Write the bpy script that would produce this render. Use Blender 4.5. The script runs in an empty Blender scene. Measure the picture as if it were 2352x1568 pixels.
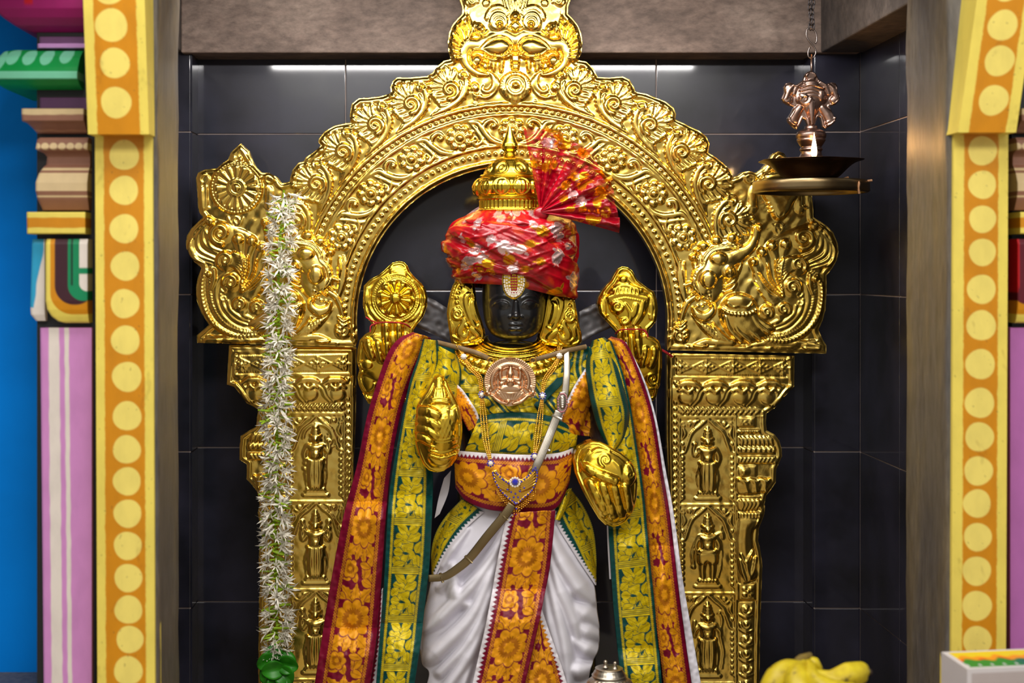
import bpy, bmesh, math, random
import numpy as np
from mathutils import Vector, Matrix
rng = np.random.default_rng(7)
random.seed(7)
scene = bpy.context.scene
COL = scene.collection
PI = math.pi

# ---------------------------------------------------------------- camera, world, lights, exposure
D = 3.267            # camera to the statue's plane (Y = 0)
CX, CZ = -0.176, 1.70
cam_d = bpy.data.cameras.new('camera')
cam = bpy.data.objects.new('camera', cam_d); COL.objects.link(cam)
cam.location = (CX, -D, CZ); cam.rotation_euler = (PI/2, 0, 0)
cam_d.sensor_width = 36; cam_d.lens = 50
cam_d.shift_x = 176/2352; cam_d.shift_y = -164/2352
cam_d.clip_start = 0.05
cam_d.dof.use_dof = True; cam_d.dof.focus_distance = D + 0.06; cam_d.dof.aperture_fstop = 2.6
scene.camera = cam

world = bpy.data.worlds.new('world'); scene.world = world; world.use_nodes = True
bg = world.node_tree.nodes['Background']
bg.inputs[0].default_value = (1.0, 0.98, 0.95, 1); bg.inputs[1].default_value = 0.42

vs = scene.view_settings
vs.view_transform = 'Standard'; vs.look = 'None'; vs.gamma = 1; vs.use_curve_mapping = False
vs.exposure = 0.0
scene.display_settings.display_device = 'sRGB'

def area(name, loc, target, sx, sy, power, color=(1,1,1)):
    l = bpy.data.lights.new(name, 'AREA'); l.shape = 'RECTANGLE'; l.size = sx; l.size_y = sy
    l.energy = power; l.color = color
    o = bpy.data.objects.new(name, l); COL.objects.link(o)
    o.location = loc
    o.rotation_euler = (Vector(target)-Vector(loc)).to_track_quat('-Z', 'Z').to_euler()
    return o
# the tube over the shrine door's inner side, the hall's ceiling lamps in front of it, and an added floor fill
area('shrine_tube_lamp', (-0.03, -0.33, 2.33), (-0.03, 0.35, 1.3), 1.30, 0.03, 10, (1.0, 0.97, 0.95))
area('hall_lamp_near', (-0.3, -1.5, 3.25), (0.0, 0.2, 1.2), 1.6, 0.5, 25, (1.0, 0.97, 0.92))
area('hall_lamp_left', (-2.0, -3.2, 3.1), (0.0, 0.2, 1.3), 1.3, 0.3, 10, (1.0, 0.97, 0.92))
area('hall_lamp_right', (2.0, -3.0, 3.1), (0.0, 0.2, 1.3), 1.3, 0.3, 10, (1.0, 0.97, 0.92))
area('added_floor_fill', (0.0, -3.6, 3.55), (0.0, -3.6, 0.0), 2.4, 1.2, 115, (1.0, 0.97, 0.92))  # added fill: brightens the hall floor mirrored in the gold, softly fills the cloth

# ---------------------------------------------------------------- helpers
def S(Y): return (D+Y)/D/1000.0
def WP(px, py, Y=0.0):
    """photo measure (taken at depth Y) to world metres"""
    s = S(Y)
    return (CX+(px-1000)*s, Y, CZ-(py-620)*s)
def WA(px, py, Y):
    s = (D+np.asarray(Y, float))/D/1000.0
    px = np.asarray(px, float); py = np.asarray(py, float)
    return np.stack([CX+(px-1000)*s, np.broadcast_to(np.asarray(Y, float), px.shape), CZ-(py-620)*s], -1)

def empty(name, loc=(0,0,0)):
    o = bpy.data.objects.new(name, None); COL.objects.link(o); o.location = loc
    o.empty_display_size = 0.05
    return o
def tag(o, label=None, cat=None, group=None, kind=None):
    if label: o['label'] = label
    if cat: o['category'] = cat
    if group: o['group'] = group
    if kind: o['kind'] = kind
    return o
def par(o, parent):
    if parent is not None:
        o.parent = parent
        m = parent.matrix_basis.copy(); c = parent
        while c.parent is not None:
            m = c.matrix_parent_inverse @ m; c = c.parent; m = c.matrix_basis @ m
        o.matrix_parent_inverse = m.inverted()
    return o
def thing(name, label, cat, loc=(0,0,0), group=None):
    return tag(empty(name, loc), label, cat, group)

def np_mesh(name, V, F, mat=None, parent=None, colors=None, smooth=True, normals=None, quads=True, attr=None):
    """V (n,3) world coordinates, F (m,4) or (m,3) or list of arrays"""
    V = np.asarray(V, np.float32)
    if isinstance(F, list):
        Fs = [np.asarray(f, np.int32) for f in F if len(f)]
    else:
        Fs = [np.asarray(F, np.int32)]
    me = bpy.data.meshes.new(name)
    me.vertices.add(len(V)); me.vertices.foreach_set('co', V.ravel())
    li = np.concatenate([f.ravel() for f in Fs])
    tot = np.concatenate([np.full(len(f), f.shape[1], np.int32) for f in Fs])
    st = np.concatenate([[0], np.cumsum(tot)[:-1]]).astype(np.int32)
    me.loops.add(len(li)); me.loops.foreach_set('vertex_index', li)
    me.polygons.add(len(tot)); me.polygons.foreach_set('loop_start', st)
    me.polygons.foreach_set('use_smooth', np.full(len(tot), smooth))
    if colors is not None:
        a = me.color_attributes.new('Paint', 'FLOAT_COLOR', 'POINT')
        c = np.ones((len(V), 4), np.float32); c[:, :colors.shape[1]] = colors
        a.data.foreach_set('color', c.ravel())
    if attr is not None:
        for k, v in attr.items():
            a = me.attributes.new(k, 'FLOAT', 'POINT'); a.data.foreach_set('value', np.asarray(v, np.float32))
    me.update(calc_edges=True)
    me.validate()
    if normals is not None:
        me.normals_split_custom_set_from_vertices(np.asarray(normals, np.float32))
    o = bpy.data.objects.new(name, me); COL.objects.link(o)
    if mat: me.materials.append(mat)
    if parent is not None: par(o, parent)
    return o
def grid_faces(nu, nv, cu=False, cv=False, flip=False):
    """index nu rows * nv columns -> quads"""
    i = np.arange(nu if cu else nu-1); j = np.arange(nv if cv else nv-1)
    I, J = np.meshgrid(i, j, indexing='ij')
    I2 = (I+1) % nu; J2 = (J+1) % nv
    f = np.stack([I*nv+J, I*nv+J2, I2*nv+J2, I2*nv+J], -1).reshape(-1, 4)
    return f[:, ::-1] if flip else f
class MB:
    """collects pieces into one mesh"""
    def __init__(s): s.V = []; s.F4 = []; s.F3 = []; s.n = 0; s.C = []
    def add(s, V, F, col=None):
        V = np.asarray(V, float).reshape(-1, 3); F = np.asarray(F, int)
        (s.F4 if F.shape[1] == 4 else s.F3).append(F+s.n)
        s.V.append(V); s.n += len(V)
        s.C.append(np.broadcast_to(np.asarray(col if col is not None else (1, 1, 1), float), (len(V), 3)))
        return s
    def box(s, x0, x1, y0, y1, z0, z1, b=0.0, col=None):
        if b <= 0:
            V = [(x, y, z) for x in (x0, x1) for y in (y0, y1) for z in (z0, z1)]
            F = [(0,1,3,2),(4,6,7,5),(0,4,5,1),(2,3,7,6),(0,2,6,4),(1,5,7,3)]
            return s.add(V, F, col)
        bm = bmesh.new(); bmesh.ops.create_cube(bm, size=1)
        for v in bm.verts:
            v.co = ((x0+x1)/2+v.co.x*(x1-x0), (y0+y1)/2+v.co.y*(y1-y0), (z0+z1)/2+v.co.z*(z1-z0))
        bmesh.ops.bevel(bm, geom=list(bm.edges), offset=b, segments=2, affect='EDGES', profile=0.5)
        return s.bm(bm, col)
    def bm(s, bm, col=None):
        bm.verts.index_update()
        V = [v.co[:] for v in bm.verts]
        bmesh.ops.triangulate(bm, faces=[f for f in bm.faces if len(f.verts) > 4])
        q = [[v.index for v in f.verts] for f in bm.faces if len(f.verts) == 4]
        t = [[v.index for v in f.verts] for f in bm.faces if len(f.verts) == 3]
        n0 = s.n
        s.V.append(np.array(V)); s.n += len(V)
        s.C.append(np.broadcast_to(np.asarray(col if col is not None else (1,1,1), float), (len(V), 3)))
        if q: s.F4.append(np.array(q)+n0)
        if t: s.F3.append(np.array(t)+n0)
        bm.free(); return s
    def ball(s, c, r, nu=8, nv=12, col=None, sc=(1,1,1)):
        u = np.linspace(0, PI, nu); v = np.linspace(0, 2*PI, nv, endpoint=False)
        U, Vv = np.meshgrid(u, v, indexing='ij')
        P = np.stack([np.sin(U)*np.cos(Vv)*sc[0], np.sin(U)*np.sin(Vv)*sc[1], np.cos(U)*sc[2]], -1)*r+np.array(c)
        return s.add(P.reshape(-1, 3), grid_faces(nu, nv, cv=True, flip=True), col)
    def tube(s, pts, r, n=8, col=None, closed=False, caps=True, flat=1.0, up=None):
        P = np.asarray(pts, float); m = len(P)
        r = np.broadcast_to(np.asarray(r, float), (m,))
        if closed: T = np.roll(P, -1, 0)-np.roll(P, 1, 0)
        else: T = np.gradient(P, axis=0)
        T /= np.linalg.norm(T, axis=1)[:, None]+1e-12
        ref = np.array(up if up is not None else (0, 1, 0), float)
        N = np.cross(T, ref); bad = np.linalg.norm(N, axis=1) < 1e-3
        N[bad] = np.cross(T[bad], (1, 0, 0.01)); N /= np.linalg.norm(N, axis=1)[:, None]
        B = np.cross(T, N)
        a = np.linspace(0, 2*PI, n, endpoint=False)
        R = P[:, None]+r[:, None, None]*(np.cos(a)[None, :, None]*N[:, None]+flat*np.sin(a)[None, :, None]*B[:, None])
        n0 = s.n
        s.add(R.reshape(-1, 3), grid_faces(m, n, cu=closed, cv=True), col)
        if caps and not closed:
            for e, o in ((0, 1), (m-1, -1)):
                c = P[e:e+1]; k = np.arange(n)
                ring = n0+e*n+k; ci = s.n
                s.V.append(c); s.n += 1
                s.C.append(np.broadcast_to(np.asarray(col if col is not None else (1,1,1), float), (1, 3)))
                f = np.stack([ring, np.roll(ring, -1), np.full(n, ci)], -1)
                s.F3.append(f if o == 1 else f[:, ::-1])
        return s
    def lathe(s, prof, c, n=48, col=None, mod=None, axis='z'):
        """prof: [(r, z)] ; mod(a, i) scales r"""
        pr = np.asarray(prof, float); a = np.linspace(0, 2*PI, n, endpoint=False)
        R = np.repeat(pr[:, :1], n, 1)
        if mod is not None: R = R*mod(a[None, :], pr[:, 1:2])
        V = np.stack([R*np.cos(a), R*np.sin(a), np.repeat(pr[:, 1:2], n, 1)], -1)+np.array(c)
        return s.add(V.reshape(-1, 3), grid_faces(len(pr), n, cv=True), col)
    def build(s, name, mat, parent=None, smooth=True, colors=False):
        F = []
        if s.F4: F.append(np.concatenate(s.F4))
        if s.F3: F.append(np.concatenate(s.F3))
        return np_mesh(name, np.concatenate(s.V), F, mat, parent, smooth=smooth,
                       colors=np.concatenate(s.C).astype(np.float32) if colors else None)
def spline(pts, n=8, closed=False):
    """Catmull-Rom through the points; works for any dimension"""
    P = np.asarray(pts, float)
    if len(P) < 3 and not closed: 
        t = np.linspace(0, 1, n+1)[:, None]; return P[0]*(1-t)+P[1]*t
    Q = np.concatenate([P[-1:], P, P[:2]]) if closed else np.concatenate([2*P[:1]-P[1:2], P, 2*P[-1:]-P[-2:-1]])
    out = []
    t = np.linspace(0, 1, n, endpoint=False)[:, None]
    for i in range(1, len(Q)-2):
        a, b, c, d = Q[i-1], Q[i], Q[i+1], Q[i+2]
        out.append(0.5*((2*b)+(c-a)*t+(2*a-5*b+4*c-d)*t**2+(3*b-a-3*c+d)*t**3))
    R = np.concatenate(out)
    if not closed: R = np.concatenate([R, P[-1:]])
    return R
def smooth01(x, a, b):
    t = np.clip((x-a)/(b-a), 0, 1); return t*t*(3-2*t)
class Noise:
    def __init__(s, seed, waves=14, lo=0.6, hi=1.8):
        r = np.random.default_rng(seed); a = r.uniform(0, 2*PI, waves); k = r.uniform(lo, hi, waves)
        s.kx, s.ky, s.ph = k*np.cos(a), k*np.sin(a), r.uniform(0, 2*PI, waves); s.n = waves
    def __call__(s, x, y, scale):
        o = 0
        for kx, ky, p in zip(s.kx, s.ky, s.ph): o = o+np.sin((x*kx+y*ky)*2*PI/scale+p)
        return o*(2.0/s.n)**0.5*0.5
def poly_sd(X, Y, P):
    """signed distance to a closed polygon, negative inside"""
    P = np.asarray(P, float); d2 = np.full(X.shape, 1e18); ins = np.zeros(X.shape, bool)
    Q = np.roll(P, -1, 0)
    for (ax, ay), (bx, by) in zip(P, Q):
        ex, ey = bx-ax, by-ay; L = ex*ex+ey*ey+1e-12
        wx, wy = X-ax, Y-ay
        t = np.clip((wx*ex+wy*ey)/L, 0, 1)
        d2 = np.minimum(d2, (wx-t*ex)**2+(wy-t*ey)**2)
        if ay != by:
            c = ((ay > Y) != (by > Y)) & (X < ex*(Y-ay)/(by-ay)+ax)
            ins ^= c
    d = np.sqrt(d2)
    return np.where(ins, -d, d)

# ---------------------------------------------------------------- materials
def lin(c):
    c = np.asarray(c, float)/255.0
    return np.where(c <= 0.04045, c/12.92, ((c+0.055)/1.055)**2.4)
def L3(r, g, b): return tuple(lin((r, g, b)))
def mat_base(name):
    m = bpy.data.materials.new(name); m.use_nodes = True
    nt = m.node_tree; return m, nt, nt.nodes['Principled BSDF']
def node(nt, t, **kw):
    n = nt.nodes.new(t)
    for k, v in kw.items():
        if k.startswith('i_'):
            n.inputs[int(k[2:])].default_value = v
        else: setattr(n, k, v)
    return n
def noise_node(nt, scale, detail=4, rough=0.55, stretch=None):
    tc = node(nt, 'ShaderNodeTexCoord'); n = node(nt, 'ShaderNodeTexNoise')
    n.inputs['Scale'].default_value = scale; n.inputs['Detail'].default_value = detail; n.inputs['Roughness'].default_value = rough
    if stretch:
        mp = node(nt, 'ShaderNodeMapping'); mp.inputs['Scale'].default_value = stretch
        nt.links.new(tc.outputs['Object'], mp.inputs['Vector']); nt.links.new(mp.outputs[0], n.inputs['Vector'])
    else: nt.links.new(tc.outputs['Object'], n.inputs['Vector'])
    return n
def ramp(nt, src, stops):
    r = node(nt, 'ShaderNodeValToRGB'); el = r.color_ramp.elements
    while len(el) < len(stops): el.new(0.5)
    for e, (p, c) in zip(el, stops): e.position = p; e.color = (*c, 1)
    nt.links.new(src, r.inputs[0]); return r
def add_bump(nt, b, src, strength, dist):
    bp = node(nt, 'ShaderNodeBump'); bp.inputs['Strength'].default_value = strength; bp.inputs['Distance'].default_value = dist
    nt.links.new(src, bp.inputs['Height']); nt.links.new(bp.outputs[0], b.inputs['Normal']); return bp
def simple(name, col, rough=0.5, metal=0.0, spec=0.5, var=0.12, nscale=9, bump=0.0, bscale=60, sheen=0, coat=0, stretch=None):
    m, nt, b = mat_base(name)
    n = noise_node(nt, nscale, stretch=stretch)
    c = np.array(col); r = ramp(nt, n.outputs[0], [(0.3, tuple(np.clip(c*(1-var), 0, 1))), (0.7, tuple(np.clip(c*(1+var), 0, 1)))])
    nt.links.new(r.outputs[0], b.inputs['Base Color'])
    b.inputs['Roughness'].default_value = rough; b.inputs['Metallic'].default_value = metal
    b.inputs['Specular IOR Level'].default_value = spec
    if sheen: b.inputs['Sheen Weight'].default_value = sheen
    if coat: b.inputs['Coat Weight'].default_value = coat; b.inputs['Coat Roughness'].default_value = 0.1
    if bump:
        n2 = noise_node(nt, bscale, stretch=stretch); add_bump(nt, b, n2.outputs[0], bump, 0.002)
    return m
def painted(name, rough=0.5, metal_attr=False, bump=0.1, bscale=120, spec=0.4, alpha=False, sheen=0.0, var=0.1, vscale=14, stretch=None):
    """base colour from the 'Paint' colour attribute (the print on the cloth, the paint on the wall)"""
    m, nt, b = mat_base(name)
    a = node(nt, 'ShaderNodeAttribute', attribute_name='Paint')
    n = noise_node(nt, vscale, stretch=stretch)
    mx = node(nt, 'ShaderNodeMix', data_type='RGBA', blend_type='MULTIPLY'); mx.inputs[0].default_value = 1.0
    r = ramp(nt, n.outputs[0], [(0.25, (1-var,)*3), (0.6, (1, 1, 1))])
    nt.links.new(a.outputs['Color'], mx.inputs[6]); nt.links.new(r.outputs[0], mx.inputs[7])
    nt.links.new(mx.outputs[2], b.inputs['Base Color'])
    b.inputs['Roughness'].default_value = rough; b.inputs['Specular IOR Level'].default_value = spec
    if sheen: b.inputs['Sheen Weight'].default_value = sheen; b.inputs['Sheen Roughness'].default_value = 0.4
    if metal_attr:
        a2 = node(nt, 'ShaderNodeAttribute', attribute_name='Zari')
        nt.links.new(a2.outputs['Fac'], b.inputs['Metallic'])
    if bump:
        n2 = noise_node(nt, bscale, detail=2, stretch=stretch); add_bump(nt, b, n2.outputs[0], bump, 0.001)
    return m
def gold_mat(name, c0, c1, rough=0.22, bump=0.25, bscale=55, nscale=5, rvar=0.12):
    m, nt, b = mat_base(name)
    n = noise_node(nt, nscale, detail=5)
    r = ramp(nt, n.outputs[0], [(0.3, c0), (0.7, c1)])
    nt.links.new(r.outputs[0], b.inputs['Base Color'])
    b.inputs['Metallic'].default_value = 1.0
    mr = node(nt, 'ShaderNodeMapRange'); mr.inputs[3].default_value = rough-rvar*0.5; mr.inputs[4].default_value = rough+rvar
    n3 = noise_node(nt, nscale*3.1, detail=3)
    nt.links.new(n3.outputs[0], mr.inputs[0]); nt.links.new(mr.outputs[0], b.inputs['Roughness'])
    if bump:
        n2 = noise_node(nt, bscale, detail=3); add_bump(nt, b, n2.outputs[0], bump, 0.002)
    return m
M = {}
M['gold'] = gold_mat('hammered_gold', L3(230, 186, 78), L3(247, 213, 112), rough=0.2)
M['gold_plate'] = gold_mat('polished_gold', L3(226, 182, 46), L3(242, 204, 76), rough=0.19, bump=0.08)
M['gold_bead'] = gold_mat('gold_beads', L3(225, 165, 60), L3(240, 190, 80), rough=0.25, bump=0)
# ---------------------------------------------------------------- the setting
DR, DM, DL = 0.40, 0.311, 0.283       # depth of the recessed wall, the wall beside it, the lintel
DJ0, DJ1 = -0.65, -0.387              # the door jambs: front face, back edge
def XZ(px, py, Y): x, _, z = WP(px, py, Y); return x, z
def tile_mat():
    m, nt, b = mat_base('black_granite_tile')
    n = noise_node(nt, 6, detail=6); n2 = noise_node(nt, 240, detail=2)
    r = ramp(nt, n.outputs[0], [(0.3, L3(11, 11, 16)), (0.75, L3(38, 37, 54))])
    nt.links.new(r.outputs[0], b.inputs['Base Color'])
    mr = node(nt, 'ShaderNodeMapRange'); mr.inputs[1].default_value = 0.3; mr.inputs[2].default_value = 0.7
    mr.inputs[3].default_value = 0.30; mr.inputs[4].default_value = 0.46
    nt.links.new(n.outputs[0], mr.inputs[0]); nt.links.new(mr.outputs[0], b.inputs['Roughness'])
    b.inputs['Specular IOR Level'].default_value = 0.4
    b.inputs['Coat Weight'].default_value = 0.65; b.inputs['Coat Roughness'].default_value = 0.07
    add_bump(nt, b, n2.outputs[0], 0.05, 0.001)
    return m
M['tile'] = tile_mat()
M['grout'] = simple('grout', L3(150, 136, 130), rough=0.9, spec=0.1, var=0.2)
def stone_mat(name, c0, c1, c2, rough=0.7, stretch=(1, 1, 1), sc=7, bump=0.5):
    m, nt, b = mat_base(name)
    n = noise_node(nt, sc, detail=8, rough=0.62, stretch=stretch); n2 = noise_node(nt, sc*9, detail=6, rough=0.7, stretch=stretch)
    r = ramp(nt, n.outputs[0], [(0.28, c0), (0.5, c1), (0.72, c2)])
    r2 = ramp(nt, n2.outputs[0], [(0.3, (0.5, 0.48, 0.46)), (0.66, (1.08, 1.05, 1.02))])
    mx = node(nt, 'ShaderNodeMix', data_type='RGBA', blend_type='MULTIPLY'); mx.inputs[0].default_value = 1
    nt.links.new(r.outputs[0], mx.inputs[6]); nt.links.new(r2.outputs[0], mx.inputs[7])
    nt.links.new(mx.outputs[2], b.inputs['Base Color']); b.inputs['Roughness'].default_value = rough
    add_bump(nt, b, n2.outputs[0], bump, 0.003)
    return m
M['lintel'] = stone_mat('brown_stone', L3(88, 74, 66), L3(126, 108, 98), L3(158, 140, 128), sc=7, stretch=(.5, 1, 1))
M['jamb'] = stone_mat('grey_stone', L3(78, 78, 84), L3(98, 94, 90), L3(118, 106, 84), rough=0.42, stretch=(1, 1, 0.22), sc=9, bump=0.35)
M['dark_stone'] = stone_mat('dark_stone', L3(60, 54, 52), L3(82, 74, 70), L3(100, 90, 84), sc=5)
M['floor'] = stone_mat('floor_tiles', L3(160, 148, 128), L3(184, 172, 150), L3(200, 188, 166), rough=0.3, sc=4, bump=0.1)
M['plaster'] = stone_mat('old_plaster', L3(150, 140, 125), L3(170, 160, 145), L3(185, 175, 160), sc=3, bump=0.2)

def tiles(parent, rects, Y, axis='y', X=None, gap=0.0013, proud=0.0028):
    """rects in metres: (a0, a1, z0, z1) ; flat faces towards -Y (axis y) or -X (axis x, at X)"""
    for a0, a1, z0, z1 in rects:
        mb = MB(); j = rng.uniform(-0.0004, 0.0004)
        if axis == 'y': mb.box(a0+gap, a1-gap, Y-proud+j, Y+0.002, z0+gap, z1-gap, b=0.0012)
        else: mb.box(X-proud+j, X+0.002, a0+gap, a1-gap, z0+gap, z1-gap, b=0.0012)
        mb.build('tile', M['tile'], parent, smooth=False)

# recessed back wall: joints measured on the photograph
xs_l, _ = XZ(441, 0, DR); xs_r, _ = XZ(1850, 0, DR)
def zr(py, Y=DR): return WP(0, py, Y)[2]
wall = MB().box(xs_l-0.02, xs_r+0.02, DR, DR+0.05, -0.1, 2.75).build('wall_back', M['grout'], smooth=False); wall['kind'] = 'structure'
zj = [2.75, zr(138), zr(308), zr(1027-0), zr(1380), zr(1745), zr(2110), zr(2400)]
zj = [2.75, zr(-60), zr(308), zr(667), zr(1027), zr(1381), zr(1742), zr(2100), 0.0]
xj = [xs_l, WP(794, 0, DR)[0], WP(1507, 0, DR)[0], xs_r]
rc = []
for a in range(len(zj)-1):
    for b_ in range(3): rc.append((xj[b_], xj[b_+1], zj[a+1], zj[a]))
tiles(wall, rc, DR)
# the shallow wall strips left and right of the recess, and their returns
w2 = MB()
xl0, xl1 = WP(300, 0, DM)[0], WP(438, 0, DM)[0]; xr0, xr1 = WP(1869, 0, DM)[0], WP(1976, 0, DM)[0]
w2.box(xl0, xl1, DM, DR+0.05, -0.1, 2.75); w2.box(xr0, xr1+0.03, DM, DR+0.05, -0.1, 2.75)
wall2 = w2.build('wall_niche', M['grout'], smooth=False); wall2['kind'] = 'structure'
zm = [2.75, zr(-60), zr(303, DM), zr(676, DM), zr(1037, DM), zr(1396, DM), zr(1757, DM), zr(2110, DM), 0.0]
tiles(wall2, [(xl0, xl1, zm[i+1], zm[i]) for i in range(8)]+[(xr0, xr1, zm[i+1], zm[i]) for i in range(8)], DM)
for i in range(8):
    mb = MB(); mb.box(xl1-0.001, xl1+0.004, DM-0.001, DR-0.003, zm[i+1]+0.0016, zm[i]-0.0016); mb.build('tile', M['tile'], wall2, smooth=False)
    mb = MB(); mb.box(xr0-0.004, xr0+0.001, DM-0.001, DR-0.003, zm[i+1]+0.0016, zm[i]-0.0016); mb.build('tile', M['tile'], wall2, smooth=False)
# right side wall of the shrine, and the left one that the jamb hides
wr = MB().box(xr1, xr1+0.05, DJ1, DM+0.05, -0.1, 2.75).build('wall_right', M['grout'], smooth=False); wr['kind'] = 'structure'
yj = [DJ1, -0.30, 0.0, DM-0.008]
tiles(wr, [(yj[k], yj[k+1], zm[i+1], zm[i]) for i in range(8) for k in range(3)], 0, axis='x', X=xr1)
xl_side = WP(300, 0, DM)[0]
wl = MB().box(xl_side-0.05, xl_side, DJ1, DM+0.05, -0.1, 2.75).build('wall_left', M['grout'], smooth=False); wl['kind'] = 'structure'
# stone lintel across the recess and the beam along the right wall
zl = WP(0, 121, DL)[2]; xlr = WP(1885, 0, DL)[0]; xll = WP(415, 0, DL)[0]
lt = MB().box(xll, xlr+0.10, DL, DR+0.03, zl, 2.75, b=0.004).build('trim_lintel', M['lintel'], smooth=False); lt['kind'] = 'structure'
bm_ = MB().box(xlr, xr1+0.04, DJ1, DL, zl, 2.75, b=0.004).build('trim_beam', M['dark_stone'], smooth=False); bm_['kind'] = 'structure'
bl = MB().box(xl_side-0.03, xll-0.0, DJ1, DM, zl+0.005, 2.75, b=0.004).build('trim_beam_left', M['dark_stone'], smooth=False); bl['kind'] = 'structure'
ci = MB().box(-1.3, 1.4, DJ0, DR+0.05, 2.74, 2.80).build('ceiling_shrine', M['dark_stone'], smooth=False); ci['kind'] = 'structure'
fl = MB().box(-4, 4, -7, 0.6, -0.1, 0.0).build('floor', M['floor'], smooth=False); fl['kind'] = 'structure'
cl = MB().box(-4, 4, -7, DJ0-0.2, 3.6, 3.7).build('ceiling', M['plaster'], smooth=False); cl['kind'] = 'structure'
# grey stone jambs (the reveal of the doorway)
def jamb(name, xa, xb, flip):
    """xa: outer x px at the front (DJ0), xb: px of the inner back edge (DJ1) """
    n = 60; zt, zb = 2.75, 0.0
    z = np.linspace(zb, zt, n); nz = Noise(3 if flip else 5)
    xf = WP(xa, 0, DJ0)[0]; xk = WP(xb, 0, DJ1)[0]
    wob = lambda k: 0.002*nz(z, k, 0.3)+0.0008*nz(z*3, k, 0.13)
    sgn = -1 if flip else 1
    cols = [(xf-sgn*0.085, DJ0+0.01), (xf, DJ0+0.01), (xf+sgn*0.003, DJ0+0.02)]+[(xf+(xk-xf)*t, DJ0+(DJ1-DJ0)*t) for t in (0.2, 0.4, 0.6, 0.8, 0.97)]+[(xk-sgn*0.004, DJ1), (xk-sgn*0.2, DJ1+0.01)]
    V = np.stack([np.stack([np.full(n, x)+wob(i)*(1 if 0 < i < len(cols)-1 else 0), np.full(n, y), z], -1) for i, (x, y) in enumerate(cols)], 1)
    o = np_mesh(name, V.reshape(-1, 3), grid_faces(n, len(cols), flip=flip), M['jamb']); o['kind'] = 'structure'
jamb('trim_jamb_left', 357, 411, False)
jamb('trim_jamb_right', 2184, 2080, True)

# yellow posts with hand-painted dots: paint as a colour attribute on the wall's own surface
M['paint'] = painted('wall_paint', rough=0.45, bump=0.35, bscale=70, var=0.13, vscale=30, stretch=(1, 1, 0.5))
YEL, ORA = lin((236, 214, 96)), lin((208, 136, 2))
DOT = lin((240, 219, 112))
BLK = lin((22, 22, 24))
def post_paint(px, py, cx0, cx1, e0, e1, dots, seed):
    """two yellow borders, orange field, pale yellow dots, dirt stains"""
    nz = Noise(seed); w = 0.7*nz(px, py, 60)+0.5*nz(px*2, py*2, 31)
    f = smooth01(px+w-(cx0+e0), -1.5, 1.5)*smooth01((cx1-e1)-px+w, -1.5, 1.5)
    C = YEL*(1-f[..., None])+ORA*f[..., None]
    for x, y, r in dots:
        wob = 0.7*np.sin(3*np.arctan2(py-y, px-x)+x+y)+0.3*w
        d = smooth01(r+wob-np.hypot(px-x, (py-y)*0.985), -1.5, 1.5)[..., None]
        C = C*(1-d)+DOT*d
    st = smooth01(nz(px*0.7, py*0.25, 55)+0.5*nz(px*3, py*2, 60), 0.9, 1.7)[..., None]*0.22
    sp = smooth01(nz(px, py, 14)*nz(px+50, py, 37), 0.8, 1.1)[..., None]*0.35
    dirt = lin((96, 80, 40))
    C = C*(1-st)+C*dirt*2.2*st
    return C*(1-sp)+dirt*sp
def painted_panel(name, px0, px1, py0, py1, Y, parent, fn, step=2.0, mat=None, depth=0.06, lean=0.0, bulge=None, skew=None):
    nx = int((px1-px0)/step)+1; ny = int((py1-py0)/step)+1
    x = np.linspace(px0, px1, nx); y = np.linspace(py0, py1, ny)
    X, Yp = np.meshgrid(x, y)
    C = fn(X, Yp)
    dY = np.zeros_like(X) if bulge is None else bulge(X, Yp)
    s = S(Y)
    yy = Y-dY-lean*(Yp[-1:, :]-Yp)*s
    sx = 0 if skew is None else skew(Yp)
    V = np.stack([CX+(X+sx-1000)*s, yy, CZ-(Yp-620)*s], -1)
    # side skirts back by depth
    ring = np.concatenate([np.arange(nx), np.arange(1, ny)*nx+nx-1, (ny-1)*nx+np.arange(nx-2, -1, -1), np.arange(ny-2, 0, -1)*nx])
    Vf = V.reshape(-1, 3); B = Vf[ring].copy(); B[:, 1] = Y+depth
    k = np.arange(len(ring)); k2 = (k+1) % len(ring); n0 = len(Vf)
    Fs = np.stack([ring[k], n0+k, n0+k2, ring[k2]], -1)
    Cf = C.reshape(-1, 3)
    o = np_mesh(name, np.concatenate([Vf, Vf[ring], B]), np.concatenate([grid_faces(ny, nx)[:, ::-1][:, ::-1], np.stack([n0+k, n0+len(ring)+k, n0+len(ring)+k2, n0+k2], -1)]),
                mat or M['paint'], parent, colors=np.concatenate([Cf, Cf[ring], Cf[ring]]))
    return o
pl = thing('dotted_post', 'orange post with pale yellow dots and yellow borders, left of the shrine opening', 'post', WP(285, 2738, DJ0), 'dotted posts beside the shrine opening')
dl = [(285, 356, 34), (284, 437, 33), (284, 525, 33), (286, 611, 33), (285, 697, 33), (286, 781, 33), (289, 865, 34), (289, 955, 33), (288, 1032, 32), (288, 1105, 32), (289, 1179, 32), (289, 1253, 32), (290, 1327, 32), (290, 1400, 32), (293, 1468, 31), (289, 1540, 33), (289, 1616, 33)]+[(289, 1690+76*i, 33) for i in range(14)]
def lower_l(px, py): return post_paint(px, py, 218, 350, 20, 20, dl, 11)
painted_panel('shaft', 218, 350, 312, 2738, DJ0, pl, lower_l, skew=lambda p: np.minimum(p-312, 1400)*0.0045)
du = [(262, -22, 37), (264, 62, 37), (269, 147, 34), (269, 236, 35)]
def upper_l(px, py): return post_paint(px, py, 202, 342, 22, 20, du, 12)
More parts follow.
